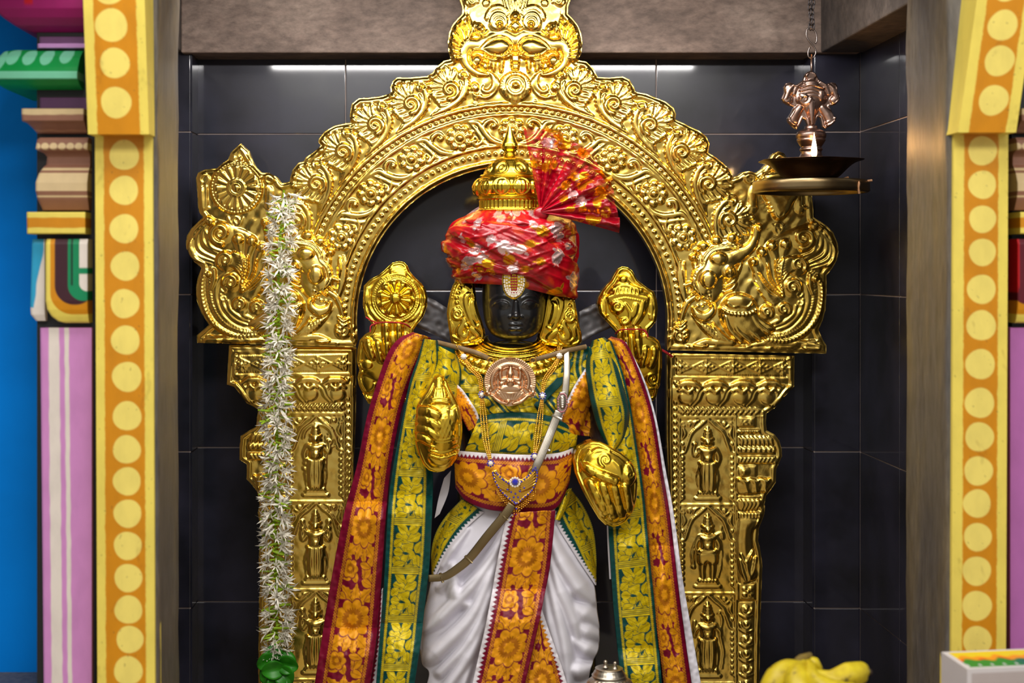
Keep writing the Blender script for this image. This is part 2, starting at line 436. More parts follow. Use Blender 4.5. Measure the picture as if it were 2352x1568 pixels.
# the upper block overhangs the shaft and leans out towards the hall
painted_panel('upper_block', 202, 342, -60, 308, DJ0-0.045, pl, upper_l, lean=0.10, skew=lambda p: (308-p)*-0.012)
pr_ = thing('dotted_post', 'orange post with pale yellow dots and yellow borders, right of the shrine opening', 'post', WP(2250, 2738, DJ0), 'dotted posts beside the shrine opening')
dr_ = [(2257, 346, 33), (2257, 424, 32), (2258, 503, 31), (2258, 579, 31), (2256, 664, 33), (2256, 747, 34), (2254, 836, 34), (2253, 925, 34), (2253, 1003, 33), (2251, 1081, 33), (2248, 1156, 32), (2250, 1233, 32), (2248, 1311, 33), (2249, 1391, 34), (2250, 1471, 33), (2250, 1550, 33), (2250, 1630, 33)]+[(2248, 1708+77*i, 33) for i in range(14)]
def lower_r(px, py): return post_paint(px, py, 2191, 2316, 24, 22, dr_, 13)
painted_panel('shaft', 2191, 2316, 306, 2738, DJ0, pr_, lower_r, skew=lambda p: np.minimum(p-306, 1400)*-0.0045)
dru = [(2297, -26, 34), (2290, 62, 34), (2285, 142, 34), (2274, 231, 34)]
def upper_r(px, py): return post_paint(px, py, 2201, 2334, 24, 24, [(x-(303-y)*0.115+6, y, r) for x, y, r in dru], 14)
painted_panel('upper_block', 2201, 2334, -60, 304, DJ0-0.045, pr_, upper_r, lean=0.10, skew=lambda p: (304-p)*0.105)

# painted pilasters beyond the posts, with the blue wall behind the left one
M['bluewall'] = simple('blue_paint', L3(0, 126, 224), rough=0.6, spec=0.08, var=0.1, nscale=4, bump=0.15, bscale=40)
YB = -0.42
bw = MB().box(WP(-420, 0, YB)[0], WP(215, 0, YB)[0], YB, YB+0.05, 0.0, 2.75).build('wall_facade_left', M['bluewall'], smooth=False); bw['kind'] = 'structure'
bw = MB().box(WP(2330, 0, YB)[0], WP(2900, 0, YB)[0], YB, YB+0.05, 0.0, 2.75).build('wall_facade_right', M['bluewall'], smooth=False); bw['kind'] = 'structure'
M['black_paint'] = simple('black_paint', L3(20, 20, 22), rough=0.5, var=0.2)
PIL_Y = -0.60
def stripe_fn(stops):
    """vertical-stripe or horizontal-band paint: list of (edge px, colour)"""
    def f(v, wob):
        C = np.zeros(v.shape+(3,)); C[:] = stops[0][1]
        for e, c in stops[1:]:
            k = smooth01(v+wob-e, -1.3, 1.3)[..., None]; C = C*(1-k)+np.asarray(c)*k
        return C
    return f
PUR, WHT = lin((206, 138, 200)), lin((226, 216, 208))
BRN, CRM = lin((150, 104, 84)), lin((222, 196, 150))
nzp = Noise(21)
def profile_block(name, outline, x1, Y0, parent, paint, step=2.0, back=0.10, left=True):
    """moulding: outline = [(py, px_left, proud)] swept to the inner end x1; front face, rounded outer end, back to the wall"""
    o = np.array(outline, float)
    n = max(2, int(abs(o[-1, 0]-o[0, 0])/step)+1)
    py = np.linspace(o[0, 0], o[-1, 0], n); xl = np.interp(py, o[:, 0], o[:, 1]); pr = np.interp(py, o[:, 0], o[:, 2])
    m = max(3, int(abs(x1-o[:, 1].min())/step)+1)
    t = np.linspace(0, 1, m)
    PX = xl[:, None]+(x1-xl)[:, None]*t; PY = np.repeat(py[:, None], m, 1)
    C = paint(PX, PY)
    s = S(Y0)
    rr = np.abs(PX-xl[:, None]); edge = 0.010*(1-np.sqrt(np.clip(1-(1-np.clip(rr/9.0, 0, 1))**2, 0, 1)))
    V = np.stack([CX+(PX-1000)*s, Y0-pr[:, None]+edge, CZ-(PY-620)*s], -1)
    Lc = V[:, :1].copy(); Lc[..., 1] = YB+0.004
    Rc = V[:, -1:].copy(); Rc[..., 1] = YB+0.004
    V = np.concatenate([Lc, V[:, :1], V, V[:, -1:], Rc], 1); C = np.concatenate([C[:, :1], C[:, :1], C, C[:, -1:], C[:, -1:]], 1)
    T = V[:1].copy(); T[..., 1] = YB+0.004; Bt = V[-1:].copy(); Bt[..., 1] = YB+0.004
    V = np.concatenate([T, V[:1], V, V[-1:], Bt], 0); C = np.concatenate([C[:1], C[:1], C, C[-1:], C[-1:]], 0)
    fl = grid_faces(V.shape[0], V.shape[1])
    if not left: fl = fl[:, ::-1]
    return np_mesh(name, V.reshape(-1, 3), fl, M['paint'], parent, colors=C.reshape(-1, 3))
def hband(stops):
    f = stripe_fn(stops); return lambda px, py: f(py, 0.8*nzp(px, py, 50))
def vband(stops, drift=0.0):
    f = stripe_fn(stops); return lambda px, py: f(px-(py-760)*drift, 0.8*nzp(px, py, 70))
pil = thing('painted_pilaster', 'wall pilaster with pink striped shaft and stacked painted capital beside the blue wall', 'pilaster', WP(150, 2660, PIL_Y), 'painted pilasters outside the posts')
MIRR = lambda x: 2533-x+0
def pilaster(parent, fx, colors, left):
    P = lambda name, out, x1, paint: profile_block(name, [(a, fx(b), c) for a, b, c in out], fx(x1), PIL_Y, parent, paint, left=left)
    back = lambda px: fx(px)
    # black-painted core showing between the mouldings
    a, b = sorted((WP(fx(66), 0, PIL_Y)[0], WP(fx(217), 0, PIL_Y)[0]))
    MB().box(a+0.012, b, PIL_Y+0.012, YB+0.02, 0.001, 2.7).build('core', M['black_paint'], parent, smooth=False)
    if left:
        mag = lin((150, 12, 96)); red = lin((190, 10, 30))
        def dome(px, py):
            C = np.zeros(px.shape+(3,)); C[:] = mag
            k = smooth01(12-np.abs(px-75+(py)*-0.05)*1.2, -2, 2)*smooth01(20-py, -3, 10); C = C*(1-k[..., None])+red*k[..., None]
            return C
        P('dome', [(-40, -40, .02), (0, -30, .03), (25, -8, .03), (45, 14, .022), (60, 36, .01), (72, 70, -.01)], 200, dome)
        P('neck', [(82, 83, -.01), (98, 83, -.01), (99, 83, .0), (110, 83, .0)], 196, hband([(0, lin((118, 76, 120))), (98.5, lin((206, 150, 214)))]))
        gr, mint = lin((0, 150, 70)), lin((122, 208, 172))
        def green(px, py):
            C = np.zeros(px.shape+(3,)); C[:] = gr
            k = smooth01(py-170, -1.5, 1.5)*smooth01(187.5-py, -1.5, 1.5)
            for cx, cy, rx, ry in ((158, 130, 15, 21), (114, 134, 15, 21), (74, 134, 15, 21), (36, 132, 15, 22), (4, 140, 18, 30)):
                k = np.maximum(k, smooth01(1-np.hypot((px-cx-(py-cy)*-0.08)/rx, (py-cy)/ry), -.06, .06))
            C = C*(1-k[..., None])+mint*k[..., None]
            return C
        P('green_moulding', [(111, 20, -.02), (118, 6, .0), (135, 0, .02), (160, -6, .035), (169, -8, .038), (170, -10, .041), (187, -10, .041), (189, -6, .036), (200, 6, .02), (205, 14, .0)], 190, green)
        P('neck', [(222, 84, -.01), (253, 84, -.01)], 200, hband([(0, lin((100, 62, 104)))]))
    P('cornice', [(253, 57, .03), (267, 57, .03), (281, 58, .03), (283, 66, .024), (295, 76, .012), (307, 84, .0)], 201, hband([(0, CRM), (267, BRN), (299, lin((178, 130, 100))), (303, BRN)]))
    def beads(px, py):
        C = np.zeros(px.shape+(3,)); C[:] = BRN
        f = fx
        k = np.zeros(px.shape)
        for i in range(8):
            cx = f(91+i*19.2); k = np.maximum(k, smooth01(9-np.hypot(px-cx, (py-338)*1.1), -1.3, 1.3))
        for y0, y1 in ((386, 392), (398, 446), (450, 454)): k = np.maximum(k, smooth01(py-y0, -1.3, 1.3)*smooth01(y1-py, -1.3, 1.3))
        k = k*(1-smooth01(py-440, -1, 1)*smooth01(446-py, -1, 1))
        C = C*(1-k[..., None])+CRM*k[..., None]
        return C
    P('bell', [(317, 92, .012), (322, 88, .018), (343, 86, .022), (347, 90, .018), (352, 100, .006), (360, 105, .0), (378, 103, .0), (383, 98, .004), (398, 91, .014), (420, 86, .022), (440, 86, .022), (458, 89, .018), (483, 97, .006)], 207, beads)
    P('abacus', [(488, 69, .03), (490, 69, .032), (536, 70, .032), (538, 70, .03)], 206, hband([(0, YEL), (501, ORA), (524, YEL)]))
    # bracket: nested U shaped bands
    def bracket(px, py):
        q = px if left else (2533-px)
        C = np.zeros(px.shape+(3,)); C[:] = YEL if left else YEL
        def U(x0, x1, yb, r):
            dx = np.abs(q-(x0+x1)/2); w = (x1-x0)/2
            d = np.where(py < yb-r, dx-w, np.hypot(np.maximum(dx-(w-r), 0), np.maximum(py-(yb-r), 0))-r)
            return smooth01(-d, -1.3, 1.3)[..., None]
        layers = [(124, 250, 721, 50, ORA), (134, 226, 699, 44, lin((60, 24, 36)) if left else lin((96, 16, 34)))]
        for x0, x1, yb, r, c in layers: k = U(x0, x1, yb, r); C = C*(1-k)+np.asarray(c)*k
        if left:
            for x0, x1, yb, r, c in ((164, 236, 690, 36, lin((0, 132, 84))), (190, 226, 668, 18, WHT)): k = U(x0, x1, yb, r); C = C*(1-k)+np.asarray(c)*k
            g = smooth01(12-np.abs(px-178)+0*py, -1.3, 1.3)*smooth01(668-py, -2, 2)
            line = smooth01(2.2-np.abs(px-173), -1.2, 1.2)*smooth01(655-py, -2, 2); C = C*(1-line[..., None])+lin((14, 40, 30))*line[..., None]
            bar = smooth01(7-np.abs(py-622), -1.2, 1.2)*smooth01(px-190, -1, 1); C = C*(1-bar[..., None])+lin((0, 132, 84))*bar[..., None]
        else:
            k = U(205, 240, 690, 36); C = C*(1-k)+lin((200, 8, 20))*k
        return C
    P('bracket', [(549, 111, .022), (560, 110, .026), (690, 110, .026), (710, 113, .024), (726, 122, .02), (737, 136, .016), (741, 150, .012)], 209, bracket)
    if left:
        cy = lin((40, 160, 206))
        def blade(px, py):
            e = 104-(py-549)*0.16
            k = smooth01(px-e-2.5*nzp(px, py, 80)+(py-700>0)*0, -1.5, 1.5); k = np.maximum(k, smooth01(py-706, -2, 2))
            return cy*(1-k[..., None])+WHT*k[..., None]
        profile_block('side_leaf', [(549, 73, .004), (560, 72, .006), (700, 68, .006), (722, 69, .005), (737, 80, .0)], 105, PIL_Y, parent, blade)
    sh = [(752, 89, .0), (770, 89, .0), (1562, 97, .0), (2660, 101, .0)]
    if left: P('shaft', sh, 211, vband([(0, PUR), (111, WHT), (136, PUR), (148, WHT), (158, PUR)], drift=0.0095))
    else: P('shaft', [(a, b, c) for a, b, c in sh], 213, vband([(0, lin((190, 112, 186)))]))
pilaster(pil, lambda x: x, None, True)
pir = thing('painted_pilaster', 'wall pilaster with plain pink shaft at the right edge, behind the matchbox', 'pilaster', WP(2380, 2660, PIL_Y), 'painted pilasters outside the posts')
pilaster(pir, lambda x: 2533-x, None, False)
# grey ledge under the blue wall on the left
lg = MB().box(WP(-300, 0, YB)[0], WP(94, 0, PIL_Y)[0], PIL_Y+0.03, YB, WP(0, 2320, YB)[2]+0.002, WP(0, 1542, YB)[2], b=0.004).build('trim_ledge', M['jamb'], smooth=False); lg['kind'] = 'structure'

# sunshade slab over the left facade, just above the frame
cz_ = WP(0, -150, PIL_Y)[2]
ss = MB().box(WP(-420, 0, YB)[0], WP(168, 0, PIL_Y)[0], -1.55, YB, cz_, cz_+0.06, b=.004).build('trim_sunshade', M['plaster'], smooth=False); ss['kind'] = 'structure'
# ---------------------------------------------------------------- embossed gold sheets
class Sheet:
    """a beaten metal sheet as a height field in photo px, each embossed motif kept as a mesh of its own"""
    def __init__(s, x0, y0, x1, y1, step):
        s.step = step; s.x = np.arange(x0, x1+step, step, dtype=float); s.y = np.arange(y0, y1+step, step, dtype=float)
        s.X, s.Y = np.meshgrid(s.x, s.y); s.H = np.zeros(s.X.shape); s.L = np.zeros(s.X.shape, np.int32)
        s.names = [None]; s.cur = 0; s.T = lambda p: p; s.k = 1.0
        s.lock = None
    def part(s, name, label=None):
        s.names.append((name, label)); s.cur = len(s.names)-1; return s
    def base(s): s.cur = 0; return s
    def tf(s, f=None, k=1.0):
        s.T = f or (lambda p: p); s.k = k; return s
    def sl(s, P, r):
        lo = P.min(0)-r; hi = P.max(0)+r
        i0 = int(np.clip((lo[1]-s.y[0])/s.step, 0, len(s.y))); i1 = int(np.clip((hi[1]-s.y[0])/s.step+2, 0, len(s.y)))
        j0 = int(np.clip((lo[0]-s.x[0])/s.step, 0, len(s.x))); j1 = int(np.clip((hi[0]-s.x[0])/s.step+2, 0, len(s.x)))
        return (slice(i0, i1), slice(j0, j1))
    def put(s, w, h, add=False, cut=False):
        H = s.H[w]
        if cut: np.minimum(H, h, out=H); return
        if add: m = np.abs(h) > 0.15; H += h
        else: m = h > H+0.02; np.maximum(H, h, out=H)
        if s.cur: s.L[w][m] = s.cur
    def pts(s, p, n=6, closed=False, smooth=True):
        P = np.asarray(s.T(np.asarray(p, float)), float)
        return spline(P, n, closed) if smooth and len(P) > 2 else P
    def stroke(s, p, r, h=None, z=0.0, add=False, n=6, pw=0.5, smooth=True):
        P = s.pts(p, n, smooth=smooth); m = len(P)
        r = np.interp(np.linspace(0, 1, m), np.linspace(0, 1, len(np.atleast_1d(r))), np.atleast_1d(r))*s.k
        hh = 0.8 if h is None else h
        w = s.sl(P, r.max()+3*s.step); X, Y = s.X[w], s.Y[w]
        if X.size == 0: return s
        best = np.zeros(X.shape)
        for i in range(m-1):
            a, b = P[i], P[i+1]; rm = max(r[i], r[i+1])+0.5
            lo = np.minimum(a, b)-rm; hi = np.maximum(a, b)+rm
            ww = s.sl(np.array([a, b]), rm)
            i0, j0 = w[0].start, w[1].start
            q = (slice(ww[0].start-i0, ww[0].stop-i0), slice(ww[1].start-j0, ww[1].stop-j0))
            x, y = s.X[ww], s.Y[ww]
            if x.size == 0 or best[q].shape != x.shape: continue
            e = b-a; L = e@e+1e-9
            t = np.clip(((x-a[0])*e[0]+(y-a[1])*e[1])/L, 0, 1)
            rr = r[i]+(r[i+1]-r[i])*t
            d = np.hypot(x-a[0]-t*e[0], y-a[1]-t*e[1])
            v = rr*hh*np.clip(1-(d/np.maximum(rr, 0.3))**2, 0, 1)**pw
            best[q] = np.maximum(best[q], v)
        s.put(w, np.where(best > 0, best+(0 if add else z), 0), add)
        return s
    def ell(s, c, rx, ry, h, ang=0.0, z=0.0, add=False, pw=0.5):
        c = np.asarray(s.T(np.array([c], float)))[0]; rx = rx*s.k; ry = ry*s.k
        R = max(rx, ry); w = s.sl(np.array([c]), R); x, y = s.X[w]-c[0], s.Y[w]-c[1]
        ca, sa = math.cos(ang), math.sin(ang)
        q = ((x*ca+y*sa)/rx)**2+((-x*sa+y*ca)/ry)**2
        v = h*np.clip(1-q, 0, 1)**pw
        s.put(w, np.where(v > 0, v+(0 if add else z), 0), add); return s
    def ring(s, c, r, wd, h, z=0.0, add=False, a0=None, a1=None, n=40):
        a = np.linspace(0 if a0 is None else a0, 2*PI if a1 is None else a1, n)
        return s.stroke(np.stack([c[0]+r*np.cos(a), c[1]+r*np.sin(a)], -1), wd, h, z, add, smooth=False)
    def poly(s, p, h, edge, z=0.0, add=False, n=5, pw=0.5, smooth=True, fn=None):
        P = s.pts(p, n, closed=True, smooth=smooth)
        w = s.sl(P, 1); X, Y = s.X[w], s.Y[w]
        d = -poly_sd(X, Y, P); edge = edge*s.k
        v = h*np.clip(1-(1-np.clip(d/edge, 0, 1))**2, 0, 1)**pw*(d > 0)
        if fn is not None: v = v+fn(X, Y, np.clip(d, 0, None))*(d > 0)
        s.put(w, np.where(d > 0, v+(0 if add else z), 0), add); return s
    def spiral(s, c, r0, turns, a0, wd, h=None, z=0.0, hand=1, r1=0.12, n=26):
        t = np.linspace(0, 1, n); a = a0+hand*turns*2*PI*t; r = r0*(1-t*(1-r1))
        return s.stroke(np.stack([c[0]+r*np.cos(a), c[1]+r*np.sin(a)], -1), np.array([wd, wd*0.8, wd*0.5])*.8, 1.15, 0, add=True, smooth=False)
    def beads(s, P, r, spacing, h=None, z=0.0, add=True):
        P = np.asarray(P, float); d = np.concatenate([[0], np.cumsum(np.hypot(*np.diff(P, axis=0).T))])
        n = max(2, int(d[-1]/spacing)+1); t = np.linspace(0, d[-1], n)
        for x, y in zip(np.interp(t, d, P[:, 0]), np.interp(t, d, P[:, 1])): s.ell((x, y), r, r, r*s.k*0.8 if h is None else h, z=z, add=add)
        return s
    def leafp(s, a, b, wd, h=None, z=0.0, bend=0.0):
        """pointed petal from a to b"""
        a, b = np.array(a, float), np.array(b, float); e = b-a; nrm = np.array([-e[1], e[0]])
        t = np.linspace(0, 1, 7); P = a+e*t[:, None]+nrm*(bend*np.sin(PI*t))[:, None]
        return s.stroke(P, wd*np.array([0.35, 0.75, 1.0, 1.0, 0.85, 0.55, 0.2]), h, z, smooth=False)
    def build(s, outline, Y0, mat, parent, base_name, depth=0.012, rim=None, noise=(1.1, 34, 3), bend=None, sharp=0.0, floor=0.0, sub=None, hs=1.0, blur=1):
        sd = poly_sd(s.X, s.Y, outline)
        H = s.H*hs
        for _ in range(blur):
            Pd = np.pad(H, 1, mode='edge'); H = (Pd[:-2]+2*Pd[1:-1]+Pd[2:])/4; H = (H[:, :-2]+2*H[:, 1:-1]+H[:, 2:])/4
        H = H+floor
        if noise: H = H+noise[0]*Noise(noise[2])(s.X, s.Y, noise[1])*np.where(s.L > 0, 0.45, 1.0)
        if rim:   # (offset from the edge, width, height)
            H = H+rim[2]*np.clip(1-((-sd-rim[0])/rim[1])**2, 0, 1)
        ins = sd < 0
        c = ins[:-1, :-1] | ins[1:, :-1] | ins[:-1, 1:] | ins[1:, 1:]
        gy, gx = np.gradient(sd, s.step)
        gl = np.hypot(gx, gy)+1e-9
        out = np.where(ins, 0, np.clip(sd, 0, s.step*2.5))
        PX = s.X-out*gx/gl; PY = s.Y-out*gy/gl
        if sharp: H = np.where(sd > -sharp, H*np.clip(-sd/sharp, 0, 1)**0.5, H)
        k = S(Y0)
        dY = 0 if bend is None else bend(PX, PY)
        YY = Y0-H*k-dY
        W = np.stack([CX+(PX-1000)*k, YY, CZ-(PY-620)*k], -1)
        # normals from the whole sheet so that neighbouring pieces shade as one surface
        gu = np.gradient(W, axis=1); gv = np.gradient(W, axis=0)
        N = np.cross(gu, gv); N /= np.linalg.norm(N, axis=2)[..., None]+1e-12
        N[N[..., 1] > 0] *= -1
        idx = np.arange(s.X.size).reshape(s.X.shape)
        q = np.stack([idx[:-1, :-1], idx[1:, :-1], idx[1:, 1:], idx[:-1, 1:]], -1)[c]
        lab = s.L.ravel()[q]; lab = np.sort(lab, axis=1)[:, 2]
        Wf, Nf = W.reshape(-1, 3), N.reshape(-1, 3)
        root = None; res = {}
        for L in range(len(s.names)):
            f = q[lab == L]
            if len(f) == 0: continue
            if L and len(f) < 4: continue
            u, inv = np.unique(f, return_inverse=True); f2 = inv.reshape(f.shape)
            V = Wf[u]; Nn = Nf[u]
            if L == 0:
                # fold the rim back
                e = np.concatenate([q[:, [0, 1]], q[:, [1, 2]], q[:, [2, 3]], q[:, [3, 0]]])
                es = np.sort(e, axis=1); key = es[:, 0].astype(np.int64)*s.X.size+es[:, 1]
                _, first, cnt = np.unique(key, return_index=True, return_counts=True)
                be = e[first[cnt == 1]]
                vv, vi = np.unique(be, return_inverse=True); be2 = vi.reshape(be.shape)
                A = Wf[vv]; Bk = A.copy(); Bk[:, 1] = Y0+depth
                n0 = len(V); m = len(vv)
                f3 = np.stack([n0+be2[:, 1], n0+be2[:, 0], n0+m+be2[:, 0], n0+m+be2[:, 1]], -1)
                g = np.stack([gx.ravel()[vv], np.zeros(m), -gy.ravel()[vv]], -1); g /= np.linalg.norm(g, axis=1)[:, None]+1e-9
                V = np.concatenate([V, A, Bk]); Nn = np.concatenate([Nn, g, g]); f2 = np.concatenate([f2, f3])
                root = np_mesh(base_name, V, f2, mat, parent, normals=Nn); res[0] = root
            else:
                nm, lb = s.names[L]
                o = np_mesh(nm, V, f2, mat, None, normals=Nn); res[L] = o
                if lb: o['label'] = lb
        for L, o in res.items():
            if L: par(o, sub if sub is not None else parent)
        return root, res

# ---------------------------------------------------------------- the gilded arch
YT = 0.205
arch = thing('gilded_arch', 'tall embossed gold arch with two pillars framing the black statue', 'arch', WP(1176, 2330, YT))
OUTL = [(453,787),(452,770),(480,746),(462,718),(452,690),(450,660),(455,636),(463,615),(447,602),(436,588),(428,570),(427,555),(430,540),(440,524),(466,499),(459,490),(455,479),(453,440),(450,409),(455,396),(471,389),(499,386),(512,374),(524,366),(530,350),(553,329),(572,346),(579,366),(590,386),(602,397),(619,397),(639,409),(647,421),(665,417),(668,402),(672,390),(685,374),(698,370),(702,362),(718,351),(738,334),(731,326),(733,318),(745,302),(770,288),(805,281),(803,265),(808,238),(824,226),(850,224),(879,220),(898,214),(897,200),(902,186),(912,178),(945,178),(981,175),(993,167),(1005,152),(1019,140),(1036,136),(1030,118),(1029,96),(1032,75),(1040,56),(1052,42),(1062,32),(1062,15),(1056,0),(1058,-28),(1078,-52),(1110,-62),(1135,-84),(1160,-100),(1183,-118)]
OUTR = [(1206,-100),(1231,-84),(1256,-62),(1288,-52),(1308,-28),(1310,0),(1305,15),(1304,32),(1316,44),(1327,58),(1335,78),(1338,100),(1335,122),(1327,138),(1347,142),(1363,157),(1373,177),(1400,178),(1430,176),(1446,183),(1456,200),(1460,211),(1485,216),(1506,224),(1530,234),(1547,247),(1553,262),(1551,274),(1580,288),(1605,300),(1622,313),(1630,330),(1627,350),(1645,362),(1665,378),(1680,394),(1683,407),(1694,403),(1705,395),(1721,393),(1737,397),(1752,387),(1767,368),(1775,353),(1788,347),(1801,352),(1811,366),(1814,378),(1826,396),(1846,404),(1866,408),(1871,424),(1865,449),(1868,480),(1869,499),(1896,516),(1914,534),(1924,558),(1926,578),(1922,598),(1912,616),(1898,632),(1899,665),(1896,711),(1890,735),(1880,757),(1888,776),(1898,793),(1898,812)]
AC, AR = (1176.5, 735.0), 357.0
ain = [(AC[0]+AR*math.cos(a), AC[1]+4-AR*math.sin(a)) for a in np.linspace(-0.12, PI+0.12, 60)]
INR = [(1532, 804)]+ain+[(816, 797)]
OUTLINE = np.array(OUTL+OUTR+INR)
sh = Sheet(420, -126, 1932, 816, 1.6)
def polar(a, r): return (AC[0]+r*math.sin(a), AC[1]+2-r*math.cos(a))
def arc(r, a0, a1, n): return np.array([polar(a, r) for a in np.linspace(a0, a1, n)])
RD = math.radians
# ridges and the sunk vine band
AEND = RD(78)
sh.base()
for r, w, h in ((366, 5, .7), (403, 4.5, .8), (474, 4.5, .8), (497, 5.5, .9)):
    sh.stroke(arc(r, -RD(82) if r < 410 else -RD(73), RD(82) if r < 410 else RD(73), 90), w, h, smooth=False)
for sx in (820, 852): sh.stroke([(sx, 760), (sx-3, 795)], 4, .7, smooth=False); sh.stroke([(2352-sx, 760), (2352-sx+2, 803)], 4, .7, smooth=False)
sh.part('bead_row')
for a in np.linspace(-RD(92), RD(92), 82): sh.ell(polar(a, 385), 4.6, 4.6, 5)
for y in np.arange(752, 792, 20): sh.ell((812, y), 5.5, 5.5, 5); sh.ell((1540, y+6), 5.5, 5.5, 5)
sh.part('bead_row')
for a in np.linspace(-RD(70), RD(70), 84): sh.ell(polar(a, 486), 4.2, 4.2, 4.5)
# rosettes in the band
def rosette(c, R=32, n=8, rot=0.0, z=0):
    sh.ell(c, R*.8, R*.8, 1.5, z=z)
    for i in range(n):
        a = rot+2*PI*i/n
        p = (c[0]+R*.70*math.cos(a), c[1]+R*.70*math.sin(a))
        sh.ell(p, R*.29, R*.29, 6.5, z=z); sh.ring(p, R*.21, 2.0, 1.0, z=0, add=True, n=14)
        sh.ell(p, R*.12, R*.12, 3, add=True)
    sh.ring(c, R*.40, 3.0, 1.1, z=4+z, n=24); sh.ell(c, R*.31, R*.31, 12, z=2+z)
RA = [RD(16.0*i) for i in range(-4, 5)]
for a in RA: sh.part('rosette'); rosette(polar(a, 437), rot=a)
# S scrolls between the rosettes
def band_tf(a, flip):
    def f(p):
        p = np.atleast_2d(p); out = []
        for u, v in p: out.append(polar(a+(u*flip)/437.0, 437+v))
        return np.array(out)
    return f
for i in range(-5, 5):
    a = RD(16.0*(i+0.5)); fl = -1 if i < 0 else 1
    sh.part('vine_scroll').tf(band_tf(a, fl))
    if abs(i+0.5) < 4.2:
        sh.stroke([(32, 30), (14, 24), (6, 6), (-8, -16), (-30, -28), (-52, -27)], [4, 6, 7.5, 7, 5, 2.5], .8)
        sh.stroke([(32, 30), (24, 15), (16, -2), (8, -22), (-4, -31)], [2.5, 4, 5, 4, 2], .8)
        sh.stroke([(6, 8), (-4, 22), (-18, 26), (-25, 16), (-18, 9)], [4, 5.5, 5.5, 5, 4], .9)
        sh.ell((-18, 12), 6, 6, 7)
        sh.stroke([(4, -10), (16, -22), (28, -25), (33, -16), (26, -11)], [3, 5, 5.5, 5, 4], .9); sh.ell((27, -15), 5.5, 5.5, 6.5)
        sh.stroke([(36, 32), (48, 31), (60, 28)], [4, 3, 1.5], .7)
        sh.stroke([(18, 12), (24, 6), (30, 8)], [3, 3.5, 2.5], .8)
sh.tf()
# leaf crest around the outside
def leaf_tf(a, m, r=547):
    def f(p):
        p = np.atleast_2d(p); ca, sa = math.cos(a), math.sin(a); c = polar(a, r)
        return np.stack([c[0]+p[:, 0]*m*ca+p[:, 1]*sa, c[1]+p[:, 0]*m*sa-p[:, 1]*ca], -1)
    return f
def leaf_crest():
    sh.poly([(-56, -42), (-30, -36), (0, -30), (26, -16), (40, 4), (46, 22), (30, 38), (6, 50), (-18, 48), (-34, 34), (-44, 16), (-40, -4), (-30, -20)], 3.0, 8)
    # fan of leaflets
    for k, (a, L, w) in enumerate(((62, 50, 7.5), (84, 54, 8), (106, 55, 8), (128, 54, 7.5), (150, 50, 7), (172, 45, 6.5))):
        ca, sa = math.cos(RD(a)), math.sin(RD(a))
        sh.stroke([(14*ca, 4+16*sa), (30*ca-3, 2+30*sa), (L*ca-2, L*sa)], [3.5, w*.85, w*.62], .75, z=1)
        for q in (-.35, .35): sh.stroke([(18*ca, 4+18*sa), (L*.95*math.cos(RD(a)+q*.28), L*.95*math.sin(RD(a)+q*.28))], 1.3, .9, z=5.5, smooth=False)
        sh.ell((L*ca-2, L*sa), 5, 5, 6)
    # lower curls
    for p, w in (((( -14, -6), (-28, -6), (-40, -2), (-42, 6)), 6), (((-8, -18), (-24, -18), (-36, -14), (-38, -8)), 5.5), (((0, -24), (-16, -30), (-30, -28), (-33, -21)), 5)):
        sh.stroke(p, [3.5, w, w, w*.7], .85, z=2); sh.ell(p[-1], w*.8, w*.8, 7, z=1)
    # stem: a double ribbon from the tip up to the curl
    sh.stroke([(-58, -44), (-34, -40), (-4, -34), (22, -20), (36, -2), (42, 18)], [1.5, 4, 6, 7, 6.5, 5.5], .8, z=3)
    sh.stroke([(-40, -37), (-6, -26), (14, -14), (26, 2), (27, 14)], [1.2, 3, 4, 4, 3], .8, z=4)
    for t in np.linspace(0.1, .95, 9):
        q = spline([(-34, -44), (-4, -39), (27, -25), (42, -5), (48, 14)], 8); p = q[int(t*(len(q)-1))]; sh.ell(p, 2.6, 2.6, 3, z=3)
    sh.spiral((36, 26), 13, 1.2, -0.4, 5.5, .85, z=3, hand=1); sh.ell((35, 26), 5, 5, 9, z=2)
    # the big spiral
    sh.ell((-2, 2), 26, 26, 4.5, z=1, pw=.35)
    sh.spiral((-1, 2), 21, 1.45, -1.9, 7.5, .9, z=4, hand=1); sh.ell((-1, 3), 5.5, 5.5, 3, add=True)
for k, a in enumerate((15, 25, 35, 45, 55, 65)):
    for m in (-1, 1):
        sh.part('leaf_crest').tf(leaf_tf(RD(a)*m, -m)); leaf_crest()
sh.tf()
